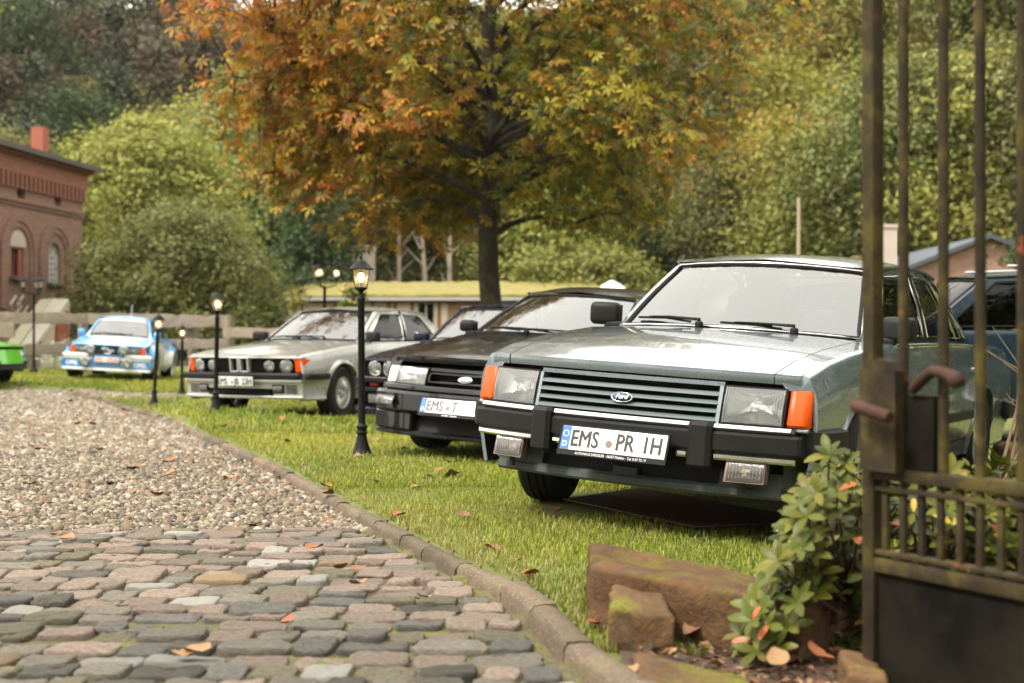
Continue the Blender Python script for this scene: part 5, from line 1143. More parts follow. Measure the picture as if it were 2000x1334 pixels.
while s_ < LG-.03: gbar('short_bar', s_, zr2+.014, zr1-.014, .018, .014); s_ += st/2
mb = MB(); mb.box(gp(LG/2, (zr2-.02+.06)/2), (LG-.045, .006, zr2-.08), Mg); pn = mb.build('sheet_panel', M_gpanel, gate, 0)
# lock case, keep plate, bolt and lever
sL = (gs(1712)+gs(1776))/2; zt, zb_ = Z(700, 3.45), Z(918, 3.45); mb = MB(); hw = (gs(1762)-gs(1694))/2
outl = [gp(sL-hw, zb_, .02), gp(sL+hw, zb_, .02), gp(sL+hw, zt-.03, .02), gp(sL+hw*.6, zt-.006, .02), gp(sL, zt, .02), gp(sL-hw*.6, zt-.006, .02), gp(sL-hw, zt-.03, .02)]; mb.prism(outl, GN*.03); mb.build('lock_case', M_gate, gate, 30)
gbar('keep_plate', gs(1806), Z(920, 3.35), Z(772, 3.35), .085, .03, M_gpanel, .0)
pa, pb = at(1668, 792, 3.42), at(1738, 815, 3.30); mb = MB(); mb.tube([pa, pa.lerp(pb, .1), pa.lerp(pb, .9), pb], [.012, .0165, .0165, .013], 12); mb.build('bolt', M_worn, gate, 50)
mb = MB(); mb.tube([at(1783, 762, 3.35), at(1800, 742, 3.31), at(1822, 724, 3.27), at(1842, 728, 3.22), at(1868, 741, 3.18)], [.012, .015, .014, .013, .018], 10); mb.lathe([(.001, -.02), (.018, -.012), (.02, .002), (.014, .016), (.001, .02)], 12, Matrix.Translation(at(1868, 742, 3.18))); mb.build('lever_handle', M_worn, gate, 60)
# ------------------------------------------------------------------ glossy bush behind the gate
RB = [M_leaf('bush_leaf', [(.018, .038, .004), (.045, .068, .006), (.095, .11, .010), (.028, .052, .006)], .22, rough=.42, treevar=.15, spec=.22), M_leaf('bush_leaf_pale', [(.12, .13, .014), (.15, .135, .014)], .22, rough=.42, treevar=.15, spec=.22), M_plain('bush_leaf_orange', (.34, .085, .015), .5), M_plain('bush_leaf_yellow', (.45, .33, .05), .4)]
M_twig = M_plain('twig_bark', (.055, .032, .02), .8, bump=(40, .5, .004))
bush = thing('leafy_bush', 'glossy yellow green bush with a few orange leaves growing behind the gate', 'bush', (1.15, 4.25, 0))
def bl_mesh(seed):
    r_ = random.Random(seed); rows = []; n = 5
    for i in range(n+1):
        t = i/n; w = .2*math.sin(PI*(t*.93+.035))**.75*(.75+.5*t); z = -.25*t*t+.08*t; f = r_.uniform(.1, .3); rows.append([(t, -w, z+f*w), (t, 0, z), (t, w, z+f*w)])
    mb = MB(); mb.grid(rows); me = bpy.data.meshes.new('leaf'); me.from_pydata(mb.v, [], mb.f); me.polygons.foreach_set('use_smooth', [True]*len(mb.f)); me.update(); return me
BL = {}
for mi in range(4):
    for i in range(3): me = bl_mesh(40+i); me.materials.append(RB[mi]); BL[(mi, i)] = me
r9 = random.Random(21); tips = []
for _ in range(14000):
    px, py = r9.uniform(1440, 2130), r9.uniform(860, 1300)
    # outline of the bush in its own plane: crown leans to the left, open below
    top_ = np.interp(px, [1440, 1500, 1560, 1620, 1680, 1760, 1860, 1980, 2130], [1215, 1130, 960, 875, 885, 930, 905, 880, 900]); bot = np.interp(px, [1440, 1520, 1600, 1700, 1800, 2130], [1280, 1290, 1180, 1240, 1140, 1150])
    d = r9.uniform(3.95, 4.75) if px > 1600 else r9.uniform(3.85, 4.15)
    if top_+12 < py < bot and not (1500 < px < 1640 and 1180 < py < 1215):
        p = at(px, py, d)
        if p.z > .035 and all((p-q).length > .036 for q in tips): tips.append(p)
    if len(tips) > 430: break
mb = MB(); base = Vector((1.18, 4.35, .02)); hubs = [base+Vector((r9.uniform(-.25, .3), r9.uniform(-.15, .2), r9.uniform(.1, .25))) for _ in range(12)]
for h_ in hubs: mb.tube([base+Vector((r9.uniform(-.12, .12), r9.uniform(-.1, .1), -.05)), base.lerp(h_, .5)+Vector((r9.uniform(-.04, .04),)*3), h_], [.014, .011, .008], 6)
for p in tips:
    h_ = min(hubs, key=lambda q: (q-p).length); m_ = h_.lerp(p, .5)+Vector((r9.uniform(-.05, .05), r9.uniform(-.05, .05), -.05)); mb.tube([h_, m_, p], [.007, .005, .003], 5)
mb.build('stems', M_twig, bush, 60, Matrix.Translation(-Vector((1.15, 4.25, 0))))
LV = []
for p in tips:
    k = r9.randint(5, 8); up = (Vector((p.x-1.2, p.y-4.4, .55))).normalized(); u = up.orthogonal().normalized(); v = up.cross(u); a0 = r9.uniform(0, 6)
    for i in range(k):
        a = a0+2*PI*i/k+r9.uniform(-.3, .3); dr = (u*math.cos(a)+v*math.sin(a)+up*r9.uniform(.05, .8)).normalized(); nn = (up-dr*up.dot(dr)).normalized(); sd = nn.cross(dr); s_ = r9.uniform(.042, .074)
        LV.append((p, Matrix((dr, sd, nn)).transposed(), s_, r9.choices(range(4), [.75, .21, .02, .02])[0], r9.randrange(3)))
LV.sort(key=lambda q: q[0].y-q[2]*4); rest = MB(); restm = []
B0 = Vector((1.15, 4.25, 0))
for i, (p, R, s_, mi, sh) in enumerate(LV):
    if i < 298: o = link('leaf', BL[(mi, sh)], bush, Matrix.Translation(p-B0) @ R.to_4x4() @ Matrix.Scale(s_, 4))
    else:
        me = BL[(0, sh)]; rest.add([p-B0+(R @ v.co)*s_ for v in me.vertices], [tuple(f.vertices) for f in me.polygons], mi)
o = rest.build('foliage', RB, bush, 0); o.data.polygons.foreach_set('use_smooth', [True]*len(o.data.polygons)); o['kind'] = 'stuff'
# bare twigs and a small plant beyond
mb = MB()
for i in range(9):
    a = Vector((2.9+r9.uniform(-.2, .2), 8.2, .05)); b = a+Vector((r9.uniform(-.2, .8), r9.uniform(-.2, .2), r9.uniform(.3, .9))); mb.tube([a, a.lerp(b, .5)+Vector((.05, 0, .08)), b], [.012, .008, .003], 5)
    for _ in range(3): q = a.lerp(b, r9.uniform(.4, .9)); mb.tube([q, q+Vector((r9.uniform(-.25, .3), 0, r9.uniform(.05, .25)))], [.005, .002], 4)
tag(mb.build('bare_shrub', M_plain('pale_twig', (.2, .14, .09), .8), None, 60), 'bare tangle of pale twigs beside the boot of the silver green car', 'shrub')
# ------------------------------------------------------------------ lamps
M_lampblk = M_plain('lamp_black', (.006, .006, .0062), .5, var=(9, (.014, .014, .013), .5), spec=.15); M_bulb = M_emit('lit_bulb', (1, .70, .34), 4.2); M_cold = M_plain('unlit_bulb', (.6, .58, .52), .4)
def pane_mat():
    m, n, o = newmat('lamp_pane'); g = nd(n, 'ShaderNodeBsdfGlossy'); g.inputs['Roughness'].default_value = .1; t = nd(n, 'ShaderNodeBsdfTransparent'); t.inputs[0].default_value = (.9, .86, .78, 1); d = nd(n, 'ShaderNodeBsdfTranslucent'); d.inputs[0].default_value = (.9, .8, .62, 1)
    a = nd(n, 'ShaderNodeMixShader'); a.inputs[0].default_value = .16; n.links.new(t.outputs[0], a.inputs[1]); n.links.new(d.outputs[0], a.inputs[2]); b = nd(n, 'ShaderNodeMixShader'); b.inputs[0].default_value = .1; n.links.new(a.outputs[0], b.inputs[1]); n.links.new(g.outputs[0], b.inputs[2]); n.links.new(b.outputs[0], o.inputs[0]); return m
M_pane = pane_mat()
def lantern(root, c, k=1.0, lit=True):
    """six sided lantern whose cup sits at c"""
    T = Matrix.Translation(c) @ Matrix.Scale(k, 4); mb = MB(); mb.lathe([(.012, -.03), (.02, -.012), (.042, .004), (.056, .012), (.058, .022), (.04, .026)], 6, T, a0=PI/6); r0, r1, z0, z1 = .052, .080, .024, .165
    for i in range(6):
        a = PI/6+PI/3*i; mb.tube([T @ Vector((r0*math.cos(a), r0*math.sin(a), z0)), T @ Vector((r1*math.cos(a), r1*math.sin(a), z1))], .0035*k, 5)
    fr = mb.build('lantern', M_lampblk, root, 30)
    mb = MB(); mb.lathe([(.070, .160), (.102, .163), (.104, .170), (.086, .178), (.070, .200), (.046, .218), (.043, .226), (.020, .238), (.008, .246), (.007, .256), (.013, .264), (.010, .274), (.001, .278)], 12, T, a0=PI/6); mb.build('lantern_roof', M_lampblk, fr, 35)
    for i in range(6):
        a, b = PI/6+PI/3*i, PI/6+PI/3*(i+1); q = .955; mb = MB(); mb.add([T @ Vector((r*q*math.cos(t), r*q*math.sin(t), z)) for r, t, z in ((r0, a, z0), (r0, b, z0), (r1, b, z1), (r1, a, z1))], [(0, 1, 2, 3)]); mb.build('pane', M_pane, fr, 0)
    mb = MB(); mb.lathe([(.016, .022), (.016, .065), (.001, .066)], 10, T); mb.build('socket', M_plain('socket', (.5, .48, .42), .5) if 'socket' not in bpy.data.materials else bpy.data.materials['socket'], fr, 40)
    mb = MB(); mb.lathe([(.010, .066), (.022, .085), (.027, .108), (.02, .130), (.001, .142)], 12, T); mb.build('bulb', M_bulb if lit else M_cold, fr, 60)
def post(root, H, lean=0.0):
    mb = MB(); mb.lathe([(.088, -.03), (.090, .0), (.086, .012), (.075, .02), (.060, .06), (.044, .11), (.037, .15), (.034, .165), (.042, .172), (.044, .182), (.036, .19), (.036, .21), (.043, .217), (.043, .227), (.033, .236), (.028, .25)], 24); mb.build('base', M_lampblk, root, 35)
    mb = MB(); mb.lathe([(.0265, .24), (.0255, H-.345), (.030, H-.335), (.030, H-.325), (.024, H-.31), (.022, H-.285)], 16); mb.build('pole', M_lampblk, root, 35)
LP = [(707, 889, 10.7, 1.51, 'tallest looking lit garden lamp post, standing on the lawn before the silver saloon'), (421, 805, 16.3, 1.41, 'lit black garden lamp post in front of the silver saloon number plate'), (300, 787, 20.7, 1.36, 'lit black garden lamp post in front of the blue rally car'), (355, 767, 25.2, 1.26, 'small lit black garden lamp post farthest back, beside the gravel crossing')]
for (px, py, d, H, lab) in LP:
    p = at(px, py, d); t = thing('garden_lamp', lab, 'lamp', (p.x, p.y, float(zall(np.array([p.x]), np.array([p.y]))[0])), (0, rad({707: -.3, 421: 1.0, 300: 3.2, 355: .5}[px]), r9.uniform(0, 1)), 'garden lamp posts along the drive'); post(t, H); lantern(t, Vector((0, 0, H-.262)), .95, True)
def triple(px, pyb, d, H, lit, lab, az, hs=1.0):
    p = at(px, pyb, d); t = thing('street_lamp', lab, 'lamp', (p.x, p.y, p.z), (0, 0, az)); post(t, H-.12)
    mb = MB()
    for i in range(3):
        a = 2*PI*i/3; c = Vector((math.cos(a)*.20*hs, math.sin(a)*.20*hs, H-.27*hs)); mb.tube([Vector((0, 0, H-.42)), Vector((c.x*.5, c.y*.5, H-.40)), Vector((c.x*.95, c.y*.95, H-.37)), c+Vector((0, 0, -.03))], .012, 6)
    mb.tube([(0, 0, H-.5), (0, 0, H-.38)], [.02, .012], 8); mb.build('bracket', M_lampblk, t, 40)
    for i in range(3): a = 2*PI*i/3; lantern(t, Vector((math.cos(a)*.20*hs, math.sin(a)*.20*hs, H-.27*hs)), hs, lit)
triple(634, 760, 24, 2.13, True, 'lit three armed lamp post rising behind the silver saloon roof', .25)
triple(66, 724, 31, 2.08, False, 'unlit three armed lamp post in front of the brick house', -.5, 1.1)
# ------------------------------------------------------------------ log fence
M_log = M_plain('weathered_wood', (.17, .135, .10), .85, var=(3, (.28, .23, .17), .7), bump=(11, .8, .03))
fence = thing('log_fence', 'weathered grey fence of thick rough planks behind the blue rally car', 'fence', (0, 0, 0))
def plank(px0, py0, px1, py1, h0, h1, d0, d1, sd):
    a, b = at(px0, py0, d0), at(px1, py1, d1); r_ = random.Random(sd); rows = []; n = 12
    for i in range(n+1):
        t = i/n; p = a.lerp(b, t); h = lerp(h0, h1, t)/2*(1+r_.uniform(-.12, .12)); dz = r_.uniform(-.012, .012); th = .055
        rows.append([p+Vector((0, -th, -h+dz)), p+Vector((0, -th-.01, 0)), p+Vector((0, -th, h+dz)), p+Vector((0, th, h*.95+dz)), p+Vector((0, th, -h)), p+Vector((0, -th, -h+dz))])
    mb = MB(); mb.grid(rows, flip=True); mb.add(rows[0][:5], [(0, 1, 2, 3, 4)]); mb.add(rows[-1][:5], [(4, 3, 2, 1, 0)]); mb.build('plank', M_log, fence, 30)
plank(-40, 620, 20, 619, .24, .24, 33.6, 33.6, 1); plank(-5, 621, 176, 622, .25, .26, 33.4, 34, 2); plank(-60, 640, 28, 645, .40, .34, 33, 33, 3); plank(20, 683, 176, 681, .24, .27, 33.2, 34, 4)
plank(170, 622, 330, 624, .26, .27, 34, 33.6, 12); plank(312, 627, 451, 627, .30, .27, 33.4, 33, 5); plank(436, 649, 560, 652, .24, .22, 32.6, 31, 6); plank(168, 686, 330, 684, .25, .25, 34, 33.5, 7); plank(325, 672, 451, 671, .26, .24, 33.2, 32.8, 8); plank(445, 690, 600, 690, .24, .24, 32.5, 31, 9); plank(-60, 690, 22, 688, .25, .25, 33, 33.2, 10)
for (px, py0, py1, d) in ((5, 640, 735, 33.9), (162, 612, 722, 34.3), (376, 615, 712, 33.5), (448, 618, 740, 33.0), (560, 640, 740, 31.3), (-60, 610, 740, 33.5)):
    a, b = at(px, py1, d), at(px, py0, d); mb = MB(); mb.tube([a-Vector((0, 0, .2)), a.lerp(b, .5), b], [.13, .12, .115], 9); mb.build('fence_post', M_log, fence, 40)
# ------------------------------------------------------------------ buildings
from mathutils.geometry import tessellate_polygon
def brick_mat(name, a, b, mortar, scale=1.0, uvM='XZ', dirt=.5):
    m, n, o = newmat(name); tc = coords(n); mp = nd(n, 'ShaderNodeMapping'); mp.inputs['Rotation'].default_value = (PI/2, 0, 0) if uvM == 'XZ' else (0, 0, 0); n.links.new(tc, mp.inputs[0])
    br = nd(n, 'ShaderNodeTexBrick'); br.inputs['Scale'].default_value = scale; br.inputs['Color1'].default_value = rgba(a); br.inputs['Color2'].default_value = rgba(b); br.inputs['Mortar'].default_value = rgba(mortar); br.inputs['Brick Width'].default_value = .25; br.inputs['Row Height'].default_value = .082; br.inputs['Mortar Size'].default_value = .009; br.inputs['Bias'].default_value = -.1; n.links.new(mp.outputs[0], br.inputs[0])
    f = noise(n, tc, 1.4, 7, .75); c = mixc(n, ramp(n, f, [(.45, 0.0), (.7, dirt)]), br.outputs[0], (.12, .075, .055)); c = mixc(n, ramp(n, noise(n, tc, 2.7, 6, .7), [(.62, 0.0), (.72, .5)]), c, (.36, .28, .22))
    prin(n, o, c, .85, normal=bumpn(n, br.outputs[1], -.6, .012)); return m
M_brick = brick_mat('old_red_brick', (.15, .068, .046), (.21, .105, .072), (.20, .15, .115)); M_brick2 = brick_mat('pale_red_brick', (.26, .125, .088), (.34, .18, .13), (.30, .24, .20), 1.0, dirt=.15); M_band = brick_mat('orange_brick_band', (.19, .064, .036), (.24, .09, .052), (.16, .1, .07), dirt=.25)
M_roofd = M_plain('dark_roof', (.05, .043, .04), .8, var=(2, (.09, .08, .07), .7)); M_slate = M_plain('blue_grey_fascia', (.06, .07, .09), .6); M_wfr = M_plain('pale_window_frame', (.5, .48, .44), .6); M_redwood = M_plain('red_brown_wood', (.22, .055, .03), .6); M_voidd = M_plain('dark_interior', (.012, .012, .012), .9); M_plast = M_plain('pale_plaster', (.40, .34, .28), .9, var=(5, (.28, .22, .17), .6))
HB = Vector((-14.36, 47.5, 0)); HA = Vector((-15.12, 42.0, 0)); HE = (HB-HA).normalized(); LH = 13.0; HB = HB-HE*LH    # along the front, away from the camera
HN = Vector((-HE.y, HE.x, 0));  HN = HN if HN.x > 0 else -HN
house = thing('brick_house', 'old two storey red brick house with round arched windows and a toothed cornice', 'house', HB)
HM = Matrix((HE, -HN, Vector((0, 0, 1)))).transposed(); house.rotation_mode = 'QUATERNION'; house.rotation_quaternion = HM.to_quaternion()
def hs_(px): k = (px-1000)/FPX; return (k*HB.y-HB.x)/(HE.x-k*HE.y)      # metres along the front
def hd(s_): return (HB+HE*s_).y
def hz(px, py): return Z(py, hd(hs_(px)))
def wall_with_holes(mb, outer, holes, y=0.0, depth=.22):
    polys = [[Vector((a, b, 0)) for a, b in outer]]+[[Vector((a, b, 0)) for a, b in h] for h in holes]; flat = [p for q in polys for p in q]; tri = tessellate_polygon(polys)
    vs = [(p.x, y, p.y) for p in flat]; fs = []
    for t in tri:
        a, b, c = (Vector(vs[i]) for i in t); nn = (b-a).cross(c-a); fs.append(tuple(t) if nn.y < 0 else tuple(t)[::-1])
    mb.add(vs, fs)
    for h in holes:
        n_ = len(h); rows = [[(a, y, b), (a, y+depth, b)] for a, b in h+[h[0]]]; mb.grid(rows)
def arch_poly(s0, s1, z0, zs_, n=12): r_ = (s1-s0)/2; c = (s0+s1)/2; return [(s0, z0), (s1, z0)]+[(c+r_*math.cos(PI*i/n), zs_+(r_)*math.sin(PI*i/n)) for i in range(n+1)]
def circ(c, z, r_, n=16): return [(c+r_*math.cos(2*PI*i/n), z+r_*math.sin(2*PI*i/n)) for i in range(n)]
w1a, w1b = hs_(95), hs_(118); w2a, w2b = hs_(22), hs_(46); z1b, z1t = hz(106, 553), hz(106, 474); z2b, z2t = hz(34, 541), hz(34, 485); zc = 5.3
r1 = (w1b-w1a)/2; holes = [arch_poly(w1a, w1b, z1b, z1t-r1), [(w2a, z2b), (w2b, z2b), (w2b, z2t), (w2a, z2t)], circ(hs_(113), hz(113, 391), .24), circ(hs_(41), hz(41, 378), .26)]
per = w2a-w1a   # negative: the bays repeat towards the camera
for k in (1, 2): holes += [arch_poly(w2a+per*k, w2b+per*k, z1b, z1t-r1), circ(hs_(41)+per*k, hz(41, 378), .25)]
mb = MB(); wall_with_holes(mb, [(0, -.5), (LH, -.5), (LH, 6.55), (0, 6.55)], holes)
mb.add([(0, 0, -.5), (0, 9, -.5), (0, 9, 6.55), (0, 0, 6.55)], [(0, 3, 2, 1)][::1]); mb.add([(LH, 0, -.5), (LH, 9, -.5), (LH, 9, 6.55), (LH, 0, 6.55)], [(0, 1, 2, 3)]); mb.build('wall', M_brick, house, 0)
mb = MB(); mb.add([(0, .3, -.5), (LH, .3, -.5), (LH, .3, 6.5), (0, .3, 6.5)], [(0, 1, 2, 3)]); mb.build('dark_room', M_voidd, house, 0)
mb = MB(); mb.box((LH/2, -.05, 6.40), (LH+.2, .22, .62)); mb.box((LH/2, -.14, 6.66), (LH+.4, .36, .12)); mb.build('cornice', M_band, house, 0)
mb = MB(); mb.box((LH/2, -.045, zc), (LH, .10, .10)); mb.box((LH/2, -.03, zc-.14), (LH, .07, .05)); mb.build('string_course', M_brick, house, 0)
dme = MB(); dme.box((0, 0, 0), (.12, .16, .46)); d0 = dme.build('dentil', M_band, house, 0, Matrix.Translation((.1, -.08, 5.88)))
for i in range(1, 45): d = d0.copy(); COL.objects.link(d); d.location = (.1+.29*i, -.08, 5.88)
mb = MB()
for i in range(60): mb.box((.08+.21*i, -.075, zc-.03), (.09, .07, .09))
mb.build('course_teeth', M_brick, house, 0, kind='stuff')
def ring(c, z0, zs_, ro, ri, th, name='arch'):
    mb = MB(); pts = [(c-ro, z0)]+[(c-ro*math.cos(PI*i/16), zs_+ro*math.sin(PI*i/16)) for i in range(17)]+[(c+ro, z0)]; pin = [(c-ri, z0)]+[(c-ri*math.cos(PI*i/16), zs_+ri*math.sin(PI*i/16)) for i in range(17)]+[(c+ri, z0)]
    mb.grid([[(a[0], 0, a[1]), (a[0], -th, a[1]), (b[0], -th, b[1]), (b[0], 0, b[1])] for a, b in zip(pts, pin)], flip=True); mb.build(name, M_brick, house, 0)
c1, c2 = (w1a+w1b)/2, (w2a+w2b)/2; zsp = 3.75
for c in (c1, c2, c2+per, c2+2*per): ring(c, 2.0, zsp, 1.12, .92, .09); ring(c, 2.0, zsp, .92, .74, .05)
def hwin(name, s0, s1, z0, z1, arched, mat, nx, nz):
    mb = MB(); t = .05; y = .13; mb.box(((s0+s1)/2, y, z0+t/2), (s1-s0, .06, t)); zt = z1-(s1-s0)/2 if arched else z1
    for i in range(nx+1): mb.box((lerp(s0+t/2, s1-t/2, i/nx), y, (z0+t+zt)/2), (t if i in (0, nx) else .028, .055, zt-z0-t))
    for j in range(1, nz+1): mb.box(((s0+s1)/2, y-.002, lerp(z0, zt, j/nz)), (s1-s0-t*2, .05, .028))
    if arched:
        c = (s0+s1)/2; R_ = (s1-s0)/2-t/2; mb.tube([(c+R_*math.cos(PI*i/12), y, zt+R_*math.sin(PI*i/12)) for i in range(13)], t/2, 5); mb.tube([(c+R_*.55*math.cos(PI*i/12), y, zt+R_*.55*math.sin(PI*i/12)) for i in range(13)], .015, 5)
        for a in (PI/4, PI/2, PI*.75): mb.tube([(c, y, zt), (c+R_*math.cos(a), y, zt+R_*math.sin(a))], .014, 4)
    w = mb.build(name, mat, house, 0); g = MB(); poly = arch_poly(s0+.01, s1-.01, z0+.01, zt) if arched else [(s0+.01, z0+.01), (s1-.01, z0+.01), (s1-.01, z1-.01), (s0+.01, z1-.01)]; g.add([(a, y+.02, b) for a, b in poly], [tuple(range(len(poly)))]); g.build('pane', MT['wglass'] if not arched else M_plain('dusty_pane', (.28, .30, .30), .15, var=(3, (.1, .11, .11), .6)), w, 0)
    mb = MB(); mb.box(((s0+s1)/2, -.07, z0-.05), (s1-s0+.3, .2, .09)); mb.build('sill', M_roofd, w, 0)
hwin('window', w1a, w1b, z1b, z1t, True, M_wfr, 3, 5); hwin('window', w2a, w2b, z2b, z2t, False, M_redwood, 2, 1)
mb = MB(); mb.box((w2b-.16, .06, (z2b+z2t)/2), (.22, .05, z2t-z2b-.04)); mb.build('shutter', M_redwood, house, 0)
for k in (1, 2): hwin('window', w2a+per*k, w2b+per*k, z1b, z1t, True, M_wfr, 3, 5)
mb = MB(); p_ = arch_poly(w2a-.1, w2b+.1, z2t+.05, z2t+.06); mb.prism([(a, -.03, b) for a, b in p_], (0, .06, 0)); mb.build('tympanum', M_plast, house, 0)
for px in (26, 40):       # diamond pattern in pale brick
    c = hs_(px+4); z = hz(px, 596); mb = MB()
    for a, b in (((-.35, 0), (0, .28)), ((0, .28), (.35, 0)), ((.35, 0), (0, -.28)), ((0, -.28), (-.35, 0))): mb.tube([(c+a[0], -.005, z+a[1]), (c+b[0], -.005, z+b[1])], .05, 4)
    mb.build('brick_diamond', M_plast, house, 0)
mb = MB(); mb.grid([[(-.35, -.55, 6.70), (-.35, 4.5, 7.3), (-.35, 9.5, 6.7)], [(LH+.3, -.55, 6.70), (LH+.3, 4.5, 7.3), (LH+.3, 9.5, 6.7)]]); mb.grid([[(-.35, -.55, 6.84), (-.35, 4.5, 7.44), (-.35, 9.5, 6.84)], [(LH+.3, -.55, 6.84), (LH+.3, 4.5, 7.44), (LH+.3, 9.5, 6.84)]], flip=True); mb.box((LH/2, -.55, 6.77), (LH+.7, .04, .16)); mb.box((-.35, 4.5, 6.77), (.04, 10, .16)); rf = mb.build('roof', M_roofd, house, 0)
sc_ = 12.0
mb = MB(); mb.box((sc_, 1.0, 7.45), (.42, .42, 1.2)); mb.build('chimney', M_plain('orange_brick', (.27, .075, .04), .8, var=(3, (.2, .06, .035), .6)), rf, 0); mb = MB(); mb.box((sc_-.5, 1.5, 7.1), (.42, .42, .5)); mb.box((sc_-.5, 1.5, 7.38), (.52, .52, .08)); mb.build('chimney', M_brick, rf, 0)
# sloping cellar roof at the foot of the house
cr_ = thing('cellar_entrance', 'pale sloping cellar stair roof with red brown door at the foot of the brick house', 'shed', at(70, 700, 39))
o0 = Vector(cr_.location); M_pale = M_plain('pale_sheet', (.42, .40, .33), .7, var=(4, (.33, .3, .22), .6)); M_pale2 = M_plain('pale_sheet_moss', (.33, .32, .22), .7, var=(4, (.25, .23, .14), .6))
for q, mt_ in (([(78, 585, 41), (100, 583, 41), (36, 676, 38), (8, 676, 38)], M_pale2), ([(102, 583, 40.8), (134, 584, 40.2), (66, 676, 37.4), (38, 677, 37.8)], M_pale)):
    mb = MB(); mb.prism([at(*k)-o0 for k in q], (0, .05, -.08)); mb.build('roof_panel', mt_, cr_, 0)
mb = MB(); mb.prism([at(136, 588, 40.3)-o0, at(134, 720, 40.3)-o0, at(80, 720, 38.2)-o0, at(80, 664, 38.2)-o0], (-.9, .6, 0)); mb.build('wall', M_plast, cr_, 0); mb = MB(); mb.prism([at(134, 606, 40.0)-o0, at(134, 700, 40.0)-o0, at(110, 700, 39.2)-o0, at(110, 636, 39.2)-o0], (-.05, .05, 0)); mb.build('door', M_redwood, cr_, 0)
# low timber framed building with a mossy roof
dB = 55; xL, xR, zE = X(548, dB), X(1178, dB), Z(584, dB)
low = thing('timber_building', 'long low timber framed building under a bright yellow moss roof', 'building', (xL, dB, 0)); LW = xR-xL; zE_ = zE
M_moss = M_plain('yellow_moss', (.21, .175, .045), .95, var=(1.2, (.14, .125, .035), .8), bump=(5, .9, .06)); M_beam = M_plain('orange_timber', (.30, .13, .05), .75, var=(5, (.2, .09, .04), .6)); M_wallw = M_plain('cream_render', (.74, .66, .55), .9, var=(1.2, (.6, .52, .42), .6))
wx = (X(814, dB)-xL, X(850, dB)-xL); wz = (zE-1.25, zE-.1-.02)
mb = MB(); wall_with_holes(mb, [(.3, -.2), (LW-.2, -.2), (LW-.2, zE), (.3, zE)], [[(wx[0], wz[0]), (wx[1], wz[0]), (wx[1], wz[1]), (wx[0], wz[1])]], 0, .15); mb.box((.3, 2, zE/2-.1), (.02, 4, zE)); mb.box((LW-.2, 2, zE/2-.1), (.02, 4, zE)); mb.build('wall', M_wallw, low, 0)
mb = MB(); mb.box((sum(wx)/2, .3, sum(wz)/2), (1.4, .02, 1.6)); mb.build('dark_room', M_voidd, low, 0)
for px in (560, 590, 655, 690, 728, 760, 772, 805, 858, 900, 960, 1010, 1060, 1110, 1150): mb = MB(); mb.box((X(px, dB)-xL, -.02, zE/2), (.13, .06, zE-.05)); mb.build('timber_post', M_beam, low, 0)
for (a, b) in ((760, 745), (1020, 1035)): mb = MB(); mb.tube([(X(a, dB)-xL, -.03, zE-.05), (X(b, dB)-xL, -.03, .6)], .06, 4); mb.build('timber_brace', M_beam, low, 0)
mb = MB(); mb.box((LW/2, -.035, zE-.09), (LW-.5, .06, .13)); mb.build('timber_plate', M_beam, low, 0); mb = MB(); mb.box((X(895, dB)-xL+.3, -.03, zE/2), (1.4, .05, zE-.2)); mb.build('door', M_plain('tan_boards', (.30, .19, .09), .8), low, 0)
mb = MB(); t = .06
for x_ in (wx[0]+t/2, sum(wx)/2, wx[1]-t/2): mb.box((x_, .05, sum(wz)/2), (t, .06, wz[1]-wz[0]))
for z_ in (wz[0]+t/2, wz[1]-t/2): mb.box((sum(wx)/2, .052, z_), (wx[1]-wx[0]-t*2, .055, t))
w = mb.build('window', M_wallw, low, 0); mb = MB(); mb.add([(wx[0], .08, wz[0]), (wx[1], .08, wz[0]), (wx[1], .08, wz[1]), (wx[0], .08, wz[1])], [(0, 1, 2, 3)]); mb.build('pane', MT['wglass'], w, 0)
zR = Z(551, dB+4.2); rows = []; rr_ = random.Random(4)
for i in range(60):
    t = i/59; x0_ = lerp(-.25, LW+.05, t); x1_ = lerp(1.1, LW-.1, t); rows.append([(x0_, -.55, zE+.02)]+[(lerp(x0_, x1_, k/8), lerp(-.55, 4.0, k/8), lerp(zE+.13, zR, k/8)+rr_.uniform(-.03, .04)) for k in range(9)]+[(x1_, 8, zE)])
mb = MB(); mb.grid(rows, flip=False); rf = mb.build('roof', M_moss, low, 60); mb = MB(); mb.box((LW/2, -.56, zE-.02), (LW+.4, .10, .10)); mb.build('gutter', M_plain('zinc', (.36, .37, .38), .5, .3), rf, 0); mb = MB(); mb.tube([(-.1, -.56, zE-.05), (.15, -.5, zE-.45), (.25, -.1, zE-.7), (.25, -.1, 0)], .05, 8); mb.build('downpipe', M_plain('zinc_pipe', (.3, .31, .32), .5, .3), low, 40)
mb = MB(); a = Vector((LW-.05, -.55, zE+.13)); b = Vector((LW-.2, 4.0, zR)); mb.prism([a, b, b-Vector((0, 0, .14)), a-Vector((0, 0, .14))], (.07, 0, 0)); mb.build('barge_board', M_beam, rf, 0)
